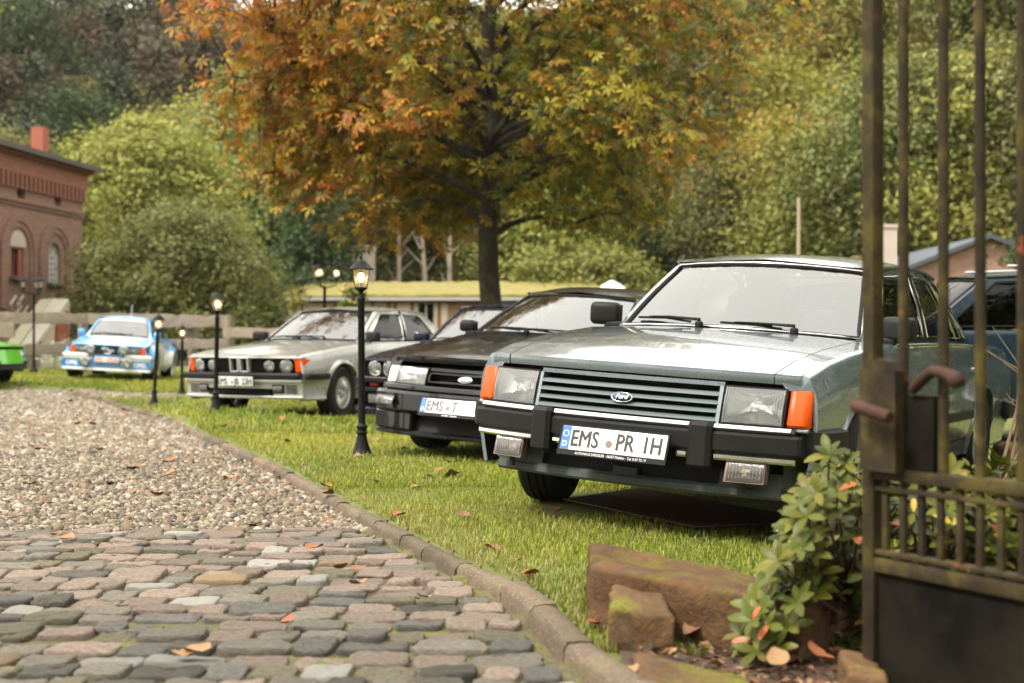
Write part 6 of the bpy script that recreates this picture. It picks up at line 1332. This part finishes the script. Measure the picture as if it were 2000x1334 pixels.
# round concrete tower, square pillar, pole, parasol, brick shed at the right
p = at(711, 590, 62); mb = MB(); R_ = 22*62/FPX; mb.lathe([(R_, -3.5), (R_, Z(492, 62)-p.z), (R_*1.08, Z(491, 62)-p.z), (R_*1.08, Z(481, 62)-p.z), (.01, Z(478, 62)-p.z)], 24); M_conc = M_plain('old_concrete', (.36, .32, .29), .9, var=(1.5, (.22, .19, .17), .8)); tag(mb.build('concrete_tower', M_conc, None, 40, Matrix.Translation(p)), 'round grey concrete tower rising behind the mossy roof', 'tower')
p = at(1735, 700, 42); mb = MB(); h_ = Z(445, 42)-p.z; mb.box((0, 0, h_/2), (.44, .44, h_)); mb.box((0, 0, h_+.04), (.52, .52, .1)); tag(mb.build('concrete_pillar', [M_plain('pale_concrete', (.50, .42, .36), .9, var=(1.5, (.36, .29, .24), .7))], None, 0, Matrix.Translation(p)), 'square pale concrete pillar beyond the silver green roof, left of the brick shed', 'pillar')
p = at(1560, 690, 40); mb = MB(); mb.tube([(0, 0, 0), (0, 0, Z(386, 40)-p.z)], [.055, .045], 8); tag(mb.build('wooden_pole', M_plain('bleached_wood', (.34, .27, .19), .85), None, 40, Matrix.Translation(p)), 'thin bleached wooden pole standing before the wooded slope', 'pole')
p = at(1195, 640, 48); par = thing('parasol', 'small white parasol top showing above the black car roof', 'parasol', p); mb = MB(); zt = Z(549, 48)-p.z; mb.lathe([(.48, zt-.30), (.50, zt-.28), (.30, zt-.12), (.12, zt-.03), (.10, zt), (.001, zt+.03)], 16); mb.build('canopy', M_plain('white_canvas', (.7, .7, .7), .8), par, 40); mb = MB(); mb.tube([(0, 0, -.6), (0, 0, zt)], .03, 8); mb.build('pole', MT['alloy'], par, 40)
p = at(1672, 640, 20); mb = MB(); mb.lathe([(.13, -.9), (.13, Z(520, 20)-p.z), (.17, Z(518, 20)-p.z), (.17, Z(514, 20)-p.z)]+[(.14*math.cos(a), Z(514, 20)-p.z+.14*math.sin(a)*.75) for a in (.1, .4, .8, 1.2, 1.55)], 14); tag(mb.build('gate_pillar', M_sand, None, 40, Matrix.Translation(p)), 'stone pillar with a rounded mossy cap behind the silver green car roof', 'pillar')
dS = 40; x0_, x1_ = X(1782, dS), X(2078, dS); shed = thing('brick_shed', 'low pale red brick shed with a shallow dark gable roof beyond the gate', 'shed', (x0_, dS, 0)); WS = x1_-x0_; zeS, zaS = Z(524, dS), Z(468, dS)
mb = MB(); mb.add([(0, 0, -.3), (WS, 0, -.3), (WS, 0, zeS), (WS/2, 0, zaS), (0, 0, zeS)], [(0, 1, 2, 3, 4)]); mb.add([(0, 0, -.3), (0, 8, -.3), (0, 8, zeS), (0, 0, zeS)], [(0, 3, 2, 1)]); mb.build('wall', M_brick2, shed, 0)
for sg in (0, 1):
    a, b = ((-.3, zeS-.1), (WS/2, zaS+.03)) if sg == 0 else ((WS+.3, zeS-.1), (WS/2, zaS+.03)); mb = MB(); mb.prism([(a[0], -.25, a[1]), (b[0], -.25, b[1]), (b[0], -.25, b[1]+.12), (a[0], -.25, a[1]+.12)], (0, 8.5, 0)); mb.build('roof', M_slate, shed, 0)
# ------------------------------------------------------------------ trees
def crown(n, lobes, size, seed, clumps=120, hang=.0, spread=.55, shell=.55):
    """leaf blades gathered in clumps through the outer volume of a few uneven lobes"""
    r = np.random.default_rng(seed); L = np.array(lobes, float); vol = L[:, 3]*L[:, 4]*L[:, 5]; li = r.choice(len(L), clumps, p=vol**.8/(vol**.8).sum()); u = r.normal(size=(clumps, 3)); u /= np.linalg.norm(u, axis=1)[:, None]; u[:, 2] = np.where(u[:, 2] < -.55, -u[:, 2], u[:, 2])
    q = (shell+(1.06-shell)*r.uniform(0, 1, clumps)**.6)[:, None]; C = L[li, :3]+u*q*L[li, 3:]; cs = spread*r.uniform(.6, 1.4, clumps)
    ci = r.integers(0, clumps, n); off = r.normal(size=(n, 3))*cs[ci][:, None]*np.array([1, 1, .6]); off[:, 2] -= hang*np.abs(r.normal(size=n)); P = C[ci]+off
    nrm = u[ci]*.7+r.normal(0, .55, (n, 3))+np.array([0, 0, .55]); nrm /= np.linalg.norm(nrm, axis=1)[:, None]; t = np.cross(nrm, r.normal(size=(n, 3))); t /= np.linalg.norm(t, axis=1)[:, None]; b = np.cross(nrm, t); s = size*r.uniform(.6, 1.35, n)[:, None]
    V = np.stack([P-t*s*.5, P+b*s*.28+nrm*s*.06, P+t*s*.5-nrm*s*.12, P-b*s*.28+nrm*s*.06], 1); o_ = (np.arange(n)*4)[:, None]; F = np.concatenate([o_+np.array([[0, 2, 1]]), o_+np.array([[0, 3, 2]])]); return V.reshape(-1, 3), F, C
M_bark = M_plain('bark', (.06, .045, .032), .9, var=(3, (.11, .09, .065), .7), bump=(9, .8, .04)); M_palebark = M_plain('pale_bark', (.26, .21, .17), .9, var=(3, (.15, .12, .09), .7))
LM = dict(apple=M_leaf('leaf_apple', [(.12, .17, .045), (.18, .225, .06), (.25, .28, .10)], .4), dark=M_leaf('leaf_dark', [(.030, .048, .012), (.05, .075, .018), (.07, .09, .025)], .3), olive=M_leaf('leaf_olive', [(.095, .105, .025), (.14, .145, .036), (.185, .18, .052)], .3), yellow=M_leaf('leaf_yellow', [(.17, .17, .025), (.26, .23, .032), (.33, .27, .045)], .35),
    brown=M_leaf('leaf_brown', [(.06, .05, .022), (.085, .065, .03), (.11, .085, .04)], .25), conifer=M_leaf('needles', [(.026, .036, .016), (.04, .052, .02), (.058, .068, .026)], .1), pale=M_leaf('leaf_pale', [(.15, .20, .05), (.21, .26, .075), (.27, .31, .11)], .35), mid=M_leaf('leaf_mid', [(.075, .105, .025), (.115, .15, .038), (.16, .19, .06)], .33), lime=M_leaf('leaf_lime', [(.17, .195, .035), (.24, .25, .05), (.30, .29, .075)], .35))
def trunk_mb(h, r0, C, seed, nb=9, z0=.35, pale=False):
    r_ = random.Random(seed); mb = MB(); pts = [Vector((r_.uniform(-.1, .1)*k, r_.uniform(-.1, .1)*k, h*k/5)) for k in range(6)]; mb.tube([pts[0]-Vector((0, 0, .4))]+pts, [r0*1.25]+[r0*(1-.15*k) for k in range(6)], 8)
    for k in range(nb): c = Vector(C[r_.randrange(len(C))]); a = pts[2+k % 3].lerp(pts[3+k % 3 if 3+k % 3 < 6 else 5], r_.random()); mb.tube([a, a.lerp(c, .5)+Vector((0, 0, -.1)), c], [r0*.4, r0*.26, r0*.08], 5)
    return mb
def tree(name, label, x, y, z, lobes, n, size, mat, seed, clumps=150, group=None, hang=0, spread=.55, bark=None, th=None, r0=.16, cat='tree', stuffname='crown'):
    V, F, C = crown(n, lobes, size, seed, clumps, hang, spread); t = thing(name, label, cat, (x, y, z), (0, 0, 0), group); c = npmesh(stuffname, V, F, mat, t, smooth=True); trunk_mb(th or max(l[2] for l in lobes), r0, C, seed).build('trunk', bark or M_bark, t, 60); return t
# trees one can single out beyond the fence
zg = lambda x, y: float(zall(np.array([x]), np.array([y]))[0])
def spot(px, d): return X(px, d), d, zg(X(px, d), d)
x, y, z = spot(300, 55); tree('broadleaf_tree', 'tall pale yellow green broadleaf tree right of the brick house chimney', x, y, z, [(0, 0, 6.6, 2.6, 2.4, 2.6), (-2.0, .5, 6.8, 1.9, 1.8, 2.2), (-.8, -.3, 8.3, 1.5, 1.4, 1.2), (1.6, 0, 5.6, 1.9, 1.8, 2.2), (2.6, 0, 3.8, 1.4, 1.4, 1.9), (0, 0, 3.6, 3, 2.4, 2.4)], 26000, .21, LM['lime'], 11, 340, spread=.42)
x, y, z = spot(340, 43.5); tree('apple_tree', 'spreading mid green apple tree behind the log fence and the rally car', x, y, z, [(0, 0, 3.0, 2.2, 1.8, 1.7), (-1.9, 0, 2.2, 1.5, 1.4, 1.6), (1.7, 0, 2.2, 1.6, 1.4, 1.6), (.6, -.2, 3.9, 1.3, 1.2, 1.0), (2.5, 0, 1.2, 1.0, 1.0, 1.2), (-2.6, 0, 1.3, .8, .8, 1.1), (0, -.6, 1.2, 2.6, 1.2, 1.2)], 24000, .15, LM['apple'], 12, 330, spread=.34)
x, y, z = spot(475, 66); tree('broadleaf_tree', 'bright pale green tree left of the chestnut crown on the slope', x, y, z, [(0, 0, 9.5, 2.6, 2.4, 3), (-1.6, 0, 8, 2, 2, 2.4), (1.4, 0, 7.2, 2.2, 2, 2.6), (.5, 0, 12, 1.7, 1.7, 1.8), (0, 0, 4.6, 3, 2.4, 2.6)], 20000, .26, LM['pale'], 13, 300, spread=.5)
x, y, z = spot(1130, 60); tree('broadleaf_tree', 'yellowish green bushy tree behind the mossy roof, right of the chestnut trunk', x, y, z, [(0, 0, 3.2, 2.2, 2, 1.9), (-1.6, 0, 2.8, 1.6, 1.5, 1.7), (1.7, 0, 3, 1.8, 1.6, 1.8)], 12000, .22, LM['lime'], 14, 200, spread=.4)
x, y, z = spot(620, 60); tree('dark_conifer', 'dark hanging conifer behind the round concrete tower', x, y, z, [(0, 0, 3, 1.8, 1.8, 2), (0, 0, 5.6, 1.5, 1.5, 2), (0, 0, 8, 1.0, 1, 2)], 12000, .2, LM['dark'], 15, 200, hang=.5, spread=.35)
for i, px in enumerate((770, 832, 868, 505)):
    x, y, z = spot(px, 62+i); mb = MB(); r_ = random.Random(i); top_ = Vector((r_.uniform(-.3, .3), 0, 6.5)); mb.tube([(0, 0, -.4), top_*.5+Vector((.1, 0, 0)), top_], [.16, .12, .05], 7)
    for k in range(7): a = top_*(.35+.08*k); mb.tube([a, a+Vector((r_.uniform(-.9, .9), r_.uniform(-.4, .4), r_.uniform(.5, 1.1)))], [.04, .01], 5)
    tag(mb.build('bare_tree', M_palebark, None, 60, Matrix.Translation((x, y, z))), 'thin pale bare trunk at the foot of the wooded slope', 'tree', 'bare trunks behind the mossy roof')
# small garden plants
x, y, z = spot(683, 26); rs_ = thing('rose_bush', 'green rose bush with pale yellow blooms beside the lit three armed lamp', 'bush', (x, y, z)); V, F, C = crown(2600, [(0, 0, 1.15, .22, .2, .5), (.1, 0, 1.6, .16, .16, .3), (-.1, 0, .7, .25, .2, .5)], .085, 16, 60, 0, .08); npmesh('foliage', V, F, M_leaf('rose_leaf', [(.12, .19, .03), (.2, .25, .05)], .4), rs_); trunk_mb(1.4, .02, C, 3, 14).build('stems', M_twig, rs_, 60)
r_ = random.Random(8)
for i in range(12): mb = MB(); mb.lathe([(.001, -.03), (.035, -.015), (.045, .01), (.03, .03), (.001, .025)], 8, Matrix.Translation((r_.uniform(-.18, .3), -.18, 1.35+r_.uniform(0, .62)))); mb.build('bloom', M_plain('yellow_petal_%d' % i, (.75, .62, .2), .6) if i == 0 else bpy.data.materials['yellow_petal_0'], rs_, 40)
x, y, z = spot(585, 30); t = tree('sapling', 'slender sapling with yellow leaves left of the lit three armed lamp', x, y, z, [(0, 0, 1.7, .16, .16, .4), (.05, 0, 1.1, .18, .18, .3)], 340, .10, LM['yellow'], 17, 26, spread=.07, r0=.018, th=2.0)
x, y, z = spot(132, 36); tree('flowering_shrub', 'small pale flowering shrub in front of the sloping cellar roof', x, y, z, [(0, 0, .35, .5, .4, .38), (.35, 0, .25, .3, .3, .3)], 1800, .07, M_leaf('pale_blossom', [(.35, .36, .28), (.45, .45, .38), (.15, .18, .08)], .3), 18, 60, spread=.09, r0=.02, cat='shrub')
x, y, z = spot(2010, 34); tree('dark_conifer', 'dark green conifer at the right picture edge before the brick shed', x, y, z, [(0, 0, 1.2, .9, .9, 1), (0, 0, 2.4, .6, .6, .9)], 4000, .14, LM['dark'], 19, 90, spread=.2)
# the wooded slopes: ten kinds of tree, each standing tree its own object
PR = []
def proto(kind, lobes, n, size, matk, seed, clumps, hang=0, spread=.6, h=8):
    V, F, C = crown(n, lobes, size, seed, clumps, hang, spread); PR.append((kind, npmesh('crown', V, F, LM[matk], link_it=False, smooth=True), trunk_mb(h, .2, C, seed, 10), [None])); return len(PR)-1
for i, mk in enumerate(('mid', 'olive', 'yellow', 'brown', 'dark', 'lime')):
    r_ = random.Random(90+i); lb = [(r_.uniform(-1.7, 1.7), r_.uniform(-1.7, 1.7), r_.uniform(4.5, 9), r_.uniform(1.6, 2.7), r_.uniform(1.6, 2.7), r_.uniform(1.5, 2.6)) for _ in range(7)]+[(0, 0, 3.2, 2.6, 2.6, 2.2)]
    proto('broadleaf_tree', lb, 17000, .235, mk, 50+i, 330)
for i in range(2): proto('conifer_tree', [(0, 0, 2.5+k*1.5, 2.3-.3*k, 2.3-.3*k, 1.0) for k in range(7)], 12000, .24, 'conifer', 70+i, 260, .25, .3, 12)
NAMES = {0: 'mid green', 1: 'olive green', 2: 'yellow green autumn', 3: 'brownish autumn', 4: 'dark green', 5: 'light green'}
rt = random.Random(33); nt_ = 0; TT = []
y = 44.0
while y < 124:
    x = -.40*y-3+rt.uniform(0, 3)
    while x < .40*y+5:
        xx, yy = x+rt.uniform(-1.6, 1.6), y+rt.uniform(-1.8, 1.8); b = 80-min(max((xx-4)*1.6, 0), 38)-min(max((-xx-26)*.8, 0), 20)
        if yy > b-9 and not (abs(xx-X(711, 62)) < 3 and yy < 66) and not (xx > 11 and yy < 50 and xx < 17) and not (-2 < (xx+12.5)/1 < 4 and yy < 60): TT.append((xx, yy))
        x += (5.2 if y < 80 else 6.3)*rt.uniform(.85, 1.2)
    y += 4.6 if y < 80 else 6.2
TT = TT[:292]
made = {}
for (xx, yy) in TT:
    px = 1000+FPX*xx/yy; u = px/2000; elev = (hill(np.array([xx]), np.array([yy]))[0])
    if px < 560: wts = [1.2, 1.2, .3, 3.2 if yy > 92 else .5, 1.5, .6]; cw = .30 if 70 < yy < 98 else .08
    elif px < 1300: wts = [1.5, 1.6, 1.0, .15, .9, 1.5]; cw = .12
    else: wts = [1.2, 1.8, 3.6 if yy > 66 else 1.2, .1, .4, 1.8]; cw = .03
    pi_ = rt.choice((6, 7)) if rt.random() < cw else rt.choices(range(6), wts)[0]; kind, cme, tmb, cache = PR[pi_]
    zone = 'behind the brick house' if px < 330 else 'left of the chestnut' if px < 560 else 'behind the chestnut tree' if px < 1350 else 'above the nearest car' if px < 1690 else 'behind the gate bars'; zone = ('low' if yy < 66 else 'half way up' if yy < 92 else 'high')+' on the wooded slope '+zone
    lab = ('dark pointed conifer standing ' if pi_ > 5 else NAMES[pi_]+' broadleaf tree ')+zone; t = thing(kind, lab, 'tree', (xx, yy, zg(xx, yy)-.3), (rt.uniform(-.06, .06), rt.uniform(-.06, .06), rt.uniform(0, 6.28)), 'trees on the wooded slope')
    s_ = rt.uniform(.8, 1.25)*(1.0 if yy < 80 else 1.15); t.scale = (s_, s_, s_*rt.uniform(.9, 1.15)); link('crown', cme, t)
    if cache[0] is None: cache[0] = tmb.build('trunk', M_bark, t, 60)
    else: c = cache[0].copy(); COL.objects.link(c); c.parent = t
# unseen trees added right of and behind the camera to darken car reflections
for (xx, yy) in ((9.5, 9.5), (10.5, 14), (12.5, 19), (9, 5), (13, 12), (17, 21), (15, 26), (21, 27), (19, 33), (25, 36), (16, 11), (8, -6), (13, -3), (16, 3), (3, -9), (-2, -10), (-7, -9), (-12, -7), (-16, -3), (-17, 3), (-18, 10), (0, -16), (6, -13), (-9, -15), (12, -10), (10, 1)):
    kind, cme, tmb, cache = PR[rt.choice((0, 1, 4))]; t = thing(kind, 'unseen broadleaf tree added to darken reflections in the cars', 'tree', (xx, yy, 0), (0, 0, rt.uniform(0, 6)), 'unseen trees added for darker car reflections'); link('crown', cme, t); c = cache[0].copy(); COL.objects.link(c); c.parent = t; t.scale = (.75,)*3
# ------------------------------------------------------------------ the horse chestnut
TX, TY = X(958, 26), 26.0; TZ = zg(TX, TY); RNV = [(1.75, .5), (2.0, 1.0), (2.25, 1.9), (2.6, 2.5), (2.9, 2.9), (3.6, 3.4), (4.5, 3.95), (5.4, 3.9), (6.2, 3.3), (7, 2.2), (7.8, 1.0), (8.2, .2)]
chest = thing('chestnut_tree', 'horse chestnut tree with rusty orange and green leaves standing behind the parked cars', 'tree', (TX, TY, TZ)); chest.scale = (1.327,)*3
M_cleaf = M_tint('chestnut_leaf', .5, .4, spec=.3)
def trunk_bark():
    m, n, o = newmat('mossy_trunk'); tc = coords(n); mp = nd(n, 'ShaderNodeMapping'); mp.inputs['Scale'].default_value = (1, 1, .35); n.links.new(tc, mp.inputs[0]); f = noise(n, mp.outputs[0], 14, 7, .75); c = ramp(n, f, [(.3, (.008, .006, .004)), (.55, (.027, .02, .014)), (.75, (.06, .05, .034))])
    c = mixc(n, ramp(n, noise(n, tc, 4, 6, .7), [(.5, 0.0), (.68, .75)]), c, (.09, .08, .015)); prin(n, o, c, .9, normal=bumpn(n, f, 1.0, .03)); return m
M_ctr = trunk_bark(); rq = random.Random(77)
mb = MB(); tp = [Vector((0.04*math.sin(k*1.3), .04*math.cos(k*1.7), k*.55)) for k in range(17)]; mb.tube([Vector((0, 0, -.2))]+tp, [.26, .20]+[.168*(1-.045*k) for k in range(1, 17)], 14)
limbs = []
for i in range(44):
    h0 = rq.uniform(2.5, 7.2) if i > 12 else 2.4+i*.12; a = i*2.39996+rq.uniform(-.3, .3); hz_ = h0+rq.uniform(.1, .9); R_ = ip(RNV, min(8.2, hz_))*rq.uniform(.7, .9)*(.8 if math.cos(a) > .3 else 1)*(.72 if h0 < 3 else 1); base_ = Vector((0, 0, h0-.25)); end = Vector((math.cos(a)*R_, math.sin(a)*R_, hz_-rq.uniform(.0, .5)*(1 if h0 < 4 else .3))); midp = base_.lerp(end, .5)+Vector((0, 0, .35)); pts = []
    for k in range(9): t = k/8; pts.append(base_*(1-t)**2+midp*2*t*(1-t)+end*t*t+Vector((rq.uniform(-.05, .05), rq.uniform(-.05, .05), 0))*(0 < k < 8))
    limbs.append(pts); mb.tube(pts, [.062*(1-.75*k/8)*(1.1-h0*.05) for k in range(9)], 6)
CL = []; tries = 0
while len(CL) < 560 and tries < 30000:
    tries += 1; z_ = rq.choices([rq.uniform(1.8, 3.2), rq.uniform(3.0, 6.2), rq.uniform(6, 8.2)], [1.3, 3.6, 1.2])[0]; a = rq.uniform(0, 2*PI); R_ = ip(RNV, z_)*(.25+.75*rq.random()**.45)*(1+.13*math.sin(3*a+z_*1.7)+.11*math.sin(7*a+2.6*z_)); p = Vector((math.cos(a)*R_, math.sin(a)*R_, z_))
    if p.xy.length < .55 and z_ < 3.6: continue
    if z_ < 2.6 and p.xy.length < .95+(2.6-z_): continue
    nz = math.sin(p.x*1.9+p.z*2.3)*math.sin(p.y*1.7-p.z*1.1)+.5*math.sin(p.x*3.1-1)*math.sin(p.z*3.7)
    if nz < -.34: continue
    if p.x > (3.75 if 4.0 < z_ < 5 else 3.3 if z_ > 2.6 else 2.9): continue
    if abs(p.x) < .6 and p.y < .2 and z_ < 5.3 and rq.random() < .9: continue
    if z_ < 3.0 and rq.random() < .38: continue
    if p.x > 1.0 and z_ < 3.0 and rq.random() < .55: continue
    CL.append(p)
for l in limbs: CL += [l[8].copy(), l[7]+Vector((0, 0, .12))]
for p in CL:
    best = min((q for l in limbs for q in l[2:]), key=lambda q: (q-p).length_squared); m_ = best.lerp(p, .55)+Vector((rq.uniform(-.08, .08), rq.uniform(-.08, .08), .06)); mb.tube([best, m_, p], [.014, .009, .004], 4)
mb.build('trunk', M_ctr, chest, 60)
def palmate(seed, nl):
    r_ = random.Random(seed); V = []; F = []; T = []
    for i in range(nl):
        a = (i-(nl-1)/2)*(2*PI*.86/nl)+r_.uniform(-.08, .08); L = (.6+.4*math.cos(a*.5))*r_.uniform(.85, 1.1); ca, sa = math.cos(a), math.sin(a); dr = r_.uniform(.12, .5); f = r_.uniform(.03, .12); w = .17*L; o_ = len(V)
        for (t, s_, q) in ((.06, 0, 0), (.55, -1, .25), (.55, 0, .2), (.55, 1, .25), (.80, -.85, .7), (.80, .85, .7), (1.0, 0, 1.0)):
            x_, y_ = t*L, s_*w; V.append((ca*x_-sa*y_, sa*x_+ca*y_, -dr*t*t*L+abs(s_)*f*w*4-.02)); T.append(q)
        F += [(o_, o_+2, o_+1), (o_, o_+3, o_+2), (o_+1, o_+2, o_+4), (o_+2, o_+3, o_+5), (o_+2, o_+6, o_+4), (o_+2, o_+5, o_+6)]
    return np.array(V), np.array(F), np.array(T)
PM = [palmate(400+i, 5+i % 3) for i in range(6)]
GREEN = np.array([[.085, .105, .012], [.16, .16, .015], [.05, .07, .010], [.24, .20, .018]]); RUST = np.array([[.40, .095, .012], [.50, .17, .02], [.30, .07, .012], [.55, .25, .03], [.24, .065, .016]])
rnp = np.random.default_rng(5); LVS = []
for p in CL:
    out_ = Vector((p.x, p.y, 0)).normalized() if p.xy.length > .01 else Vector((1, 0, 0)); rr_ = p.xy.length/max(.3, ip(RNV, p.z)); autumn_ = .34+.28*(rr_-.75)*2+.16*math.sin(p.x*1.3+p.z)+(-.055*p.x)+.05*(p.z-4)  # share of autumn rust in the leaf colour, higher on outer and left sprays
    for k in range(rnp.integers(22, 34)):
        q = p+Vector(rnp.normal(0, 1, 3)*np.array([.27, .27, .17])); nn = (out_*rnp.uniform(.1, .9)+Vector((0, 0, 1))*rnp.uniform(.35, 1.1)+Vector(rnp.normal(0, .4, 3))).normalized(); tt = (out_*.8+Vector(rnp.normal(0, .7, 3))-Vector((0, 0, .35))); tt = (tt-nn*tt.dot(nn)).normalized()
        LVS.append((q, Matrix((tt, nn.cross(tt), nn)).transposed(), rnp.uniform(.085, .155), int(rnp.integers(0, 6)), float(np.clip(autumn_+rnp.normal(0, .22), 0, 1))))
LVS.sort(key=lambda l: l[0].y-l[2]*3+(50 if l[0].z > 5.8 else 0)); cv, cf, cc, off = [], [], [], 0
def leafcols(au, T, r):
    g = GREEN[r.integers(0, 4)]*r.uniform(.9, 1.5); ru = RUST[r.integers(0, 5)]*r.uniform(.9, 1.45); k = np.clip(au*1.25-.35+(T-.35)*.75, 0, 1)[:, None]; return g*(1-k)+ru*k
LV300 = []
for i, (q, R, s_, mi, au) in enumerate(LVS):
    v, f, T = PM[mi]; c = leafcols(au, T, rnp)
    if i < 298:
        key = (mi, int(au*4.99)); LV300.append((q, R, s_, key)); continue
    A = np.array(R); cv.append((v*s_)@A.T+np.array(q)); cf.append(f+off); cc.append(np.c_[c, np.ones(len(c))]); off += len(v)
o = npmesh('leaves', np.concatenate(cv), np.concatenate(cf), M_cleaf, chest, smooth=False, attr=np.concatenate(cc)); o['kind'] = 'stuff'
LMESH = {}
for (q, R, s_, key) in LV300:
    if key not in LMESH: v, f, T = PM[key[0]]; LMESH[key] = npmesh('leaf', v, f, M_cleaf, link_it=False, attr=np.c_[leafcols((key[1]+.5)/5, T, rnp), np.ones(len(T))])
    link('leaf', LMESH[key], chest, Matrix.Translation(q) @ R.to_4x4() @ Matrix.Scale(s_, 4))
# ------------------------------------------------------------------ damp autumn air
m, n, o = newmat('haze'); v = nd(n, 'ShaderNodeVolumePrincipled'); v.inputs['Color'].default_value = (.92, .94, .93, 1); v.inputs['Density'].default_value = .00013; n.links.new(v.outputs[0], o.inputs['Volume'])
mb = MB(); mb.box((0, 60, 30), (880, 770, 64)); hz_ = mb.build('haze', m, None, 0, kind='stuff')
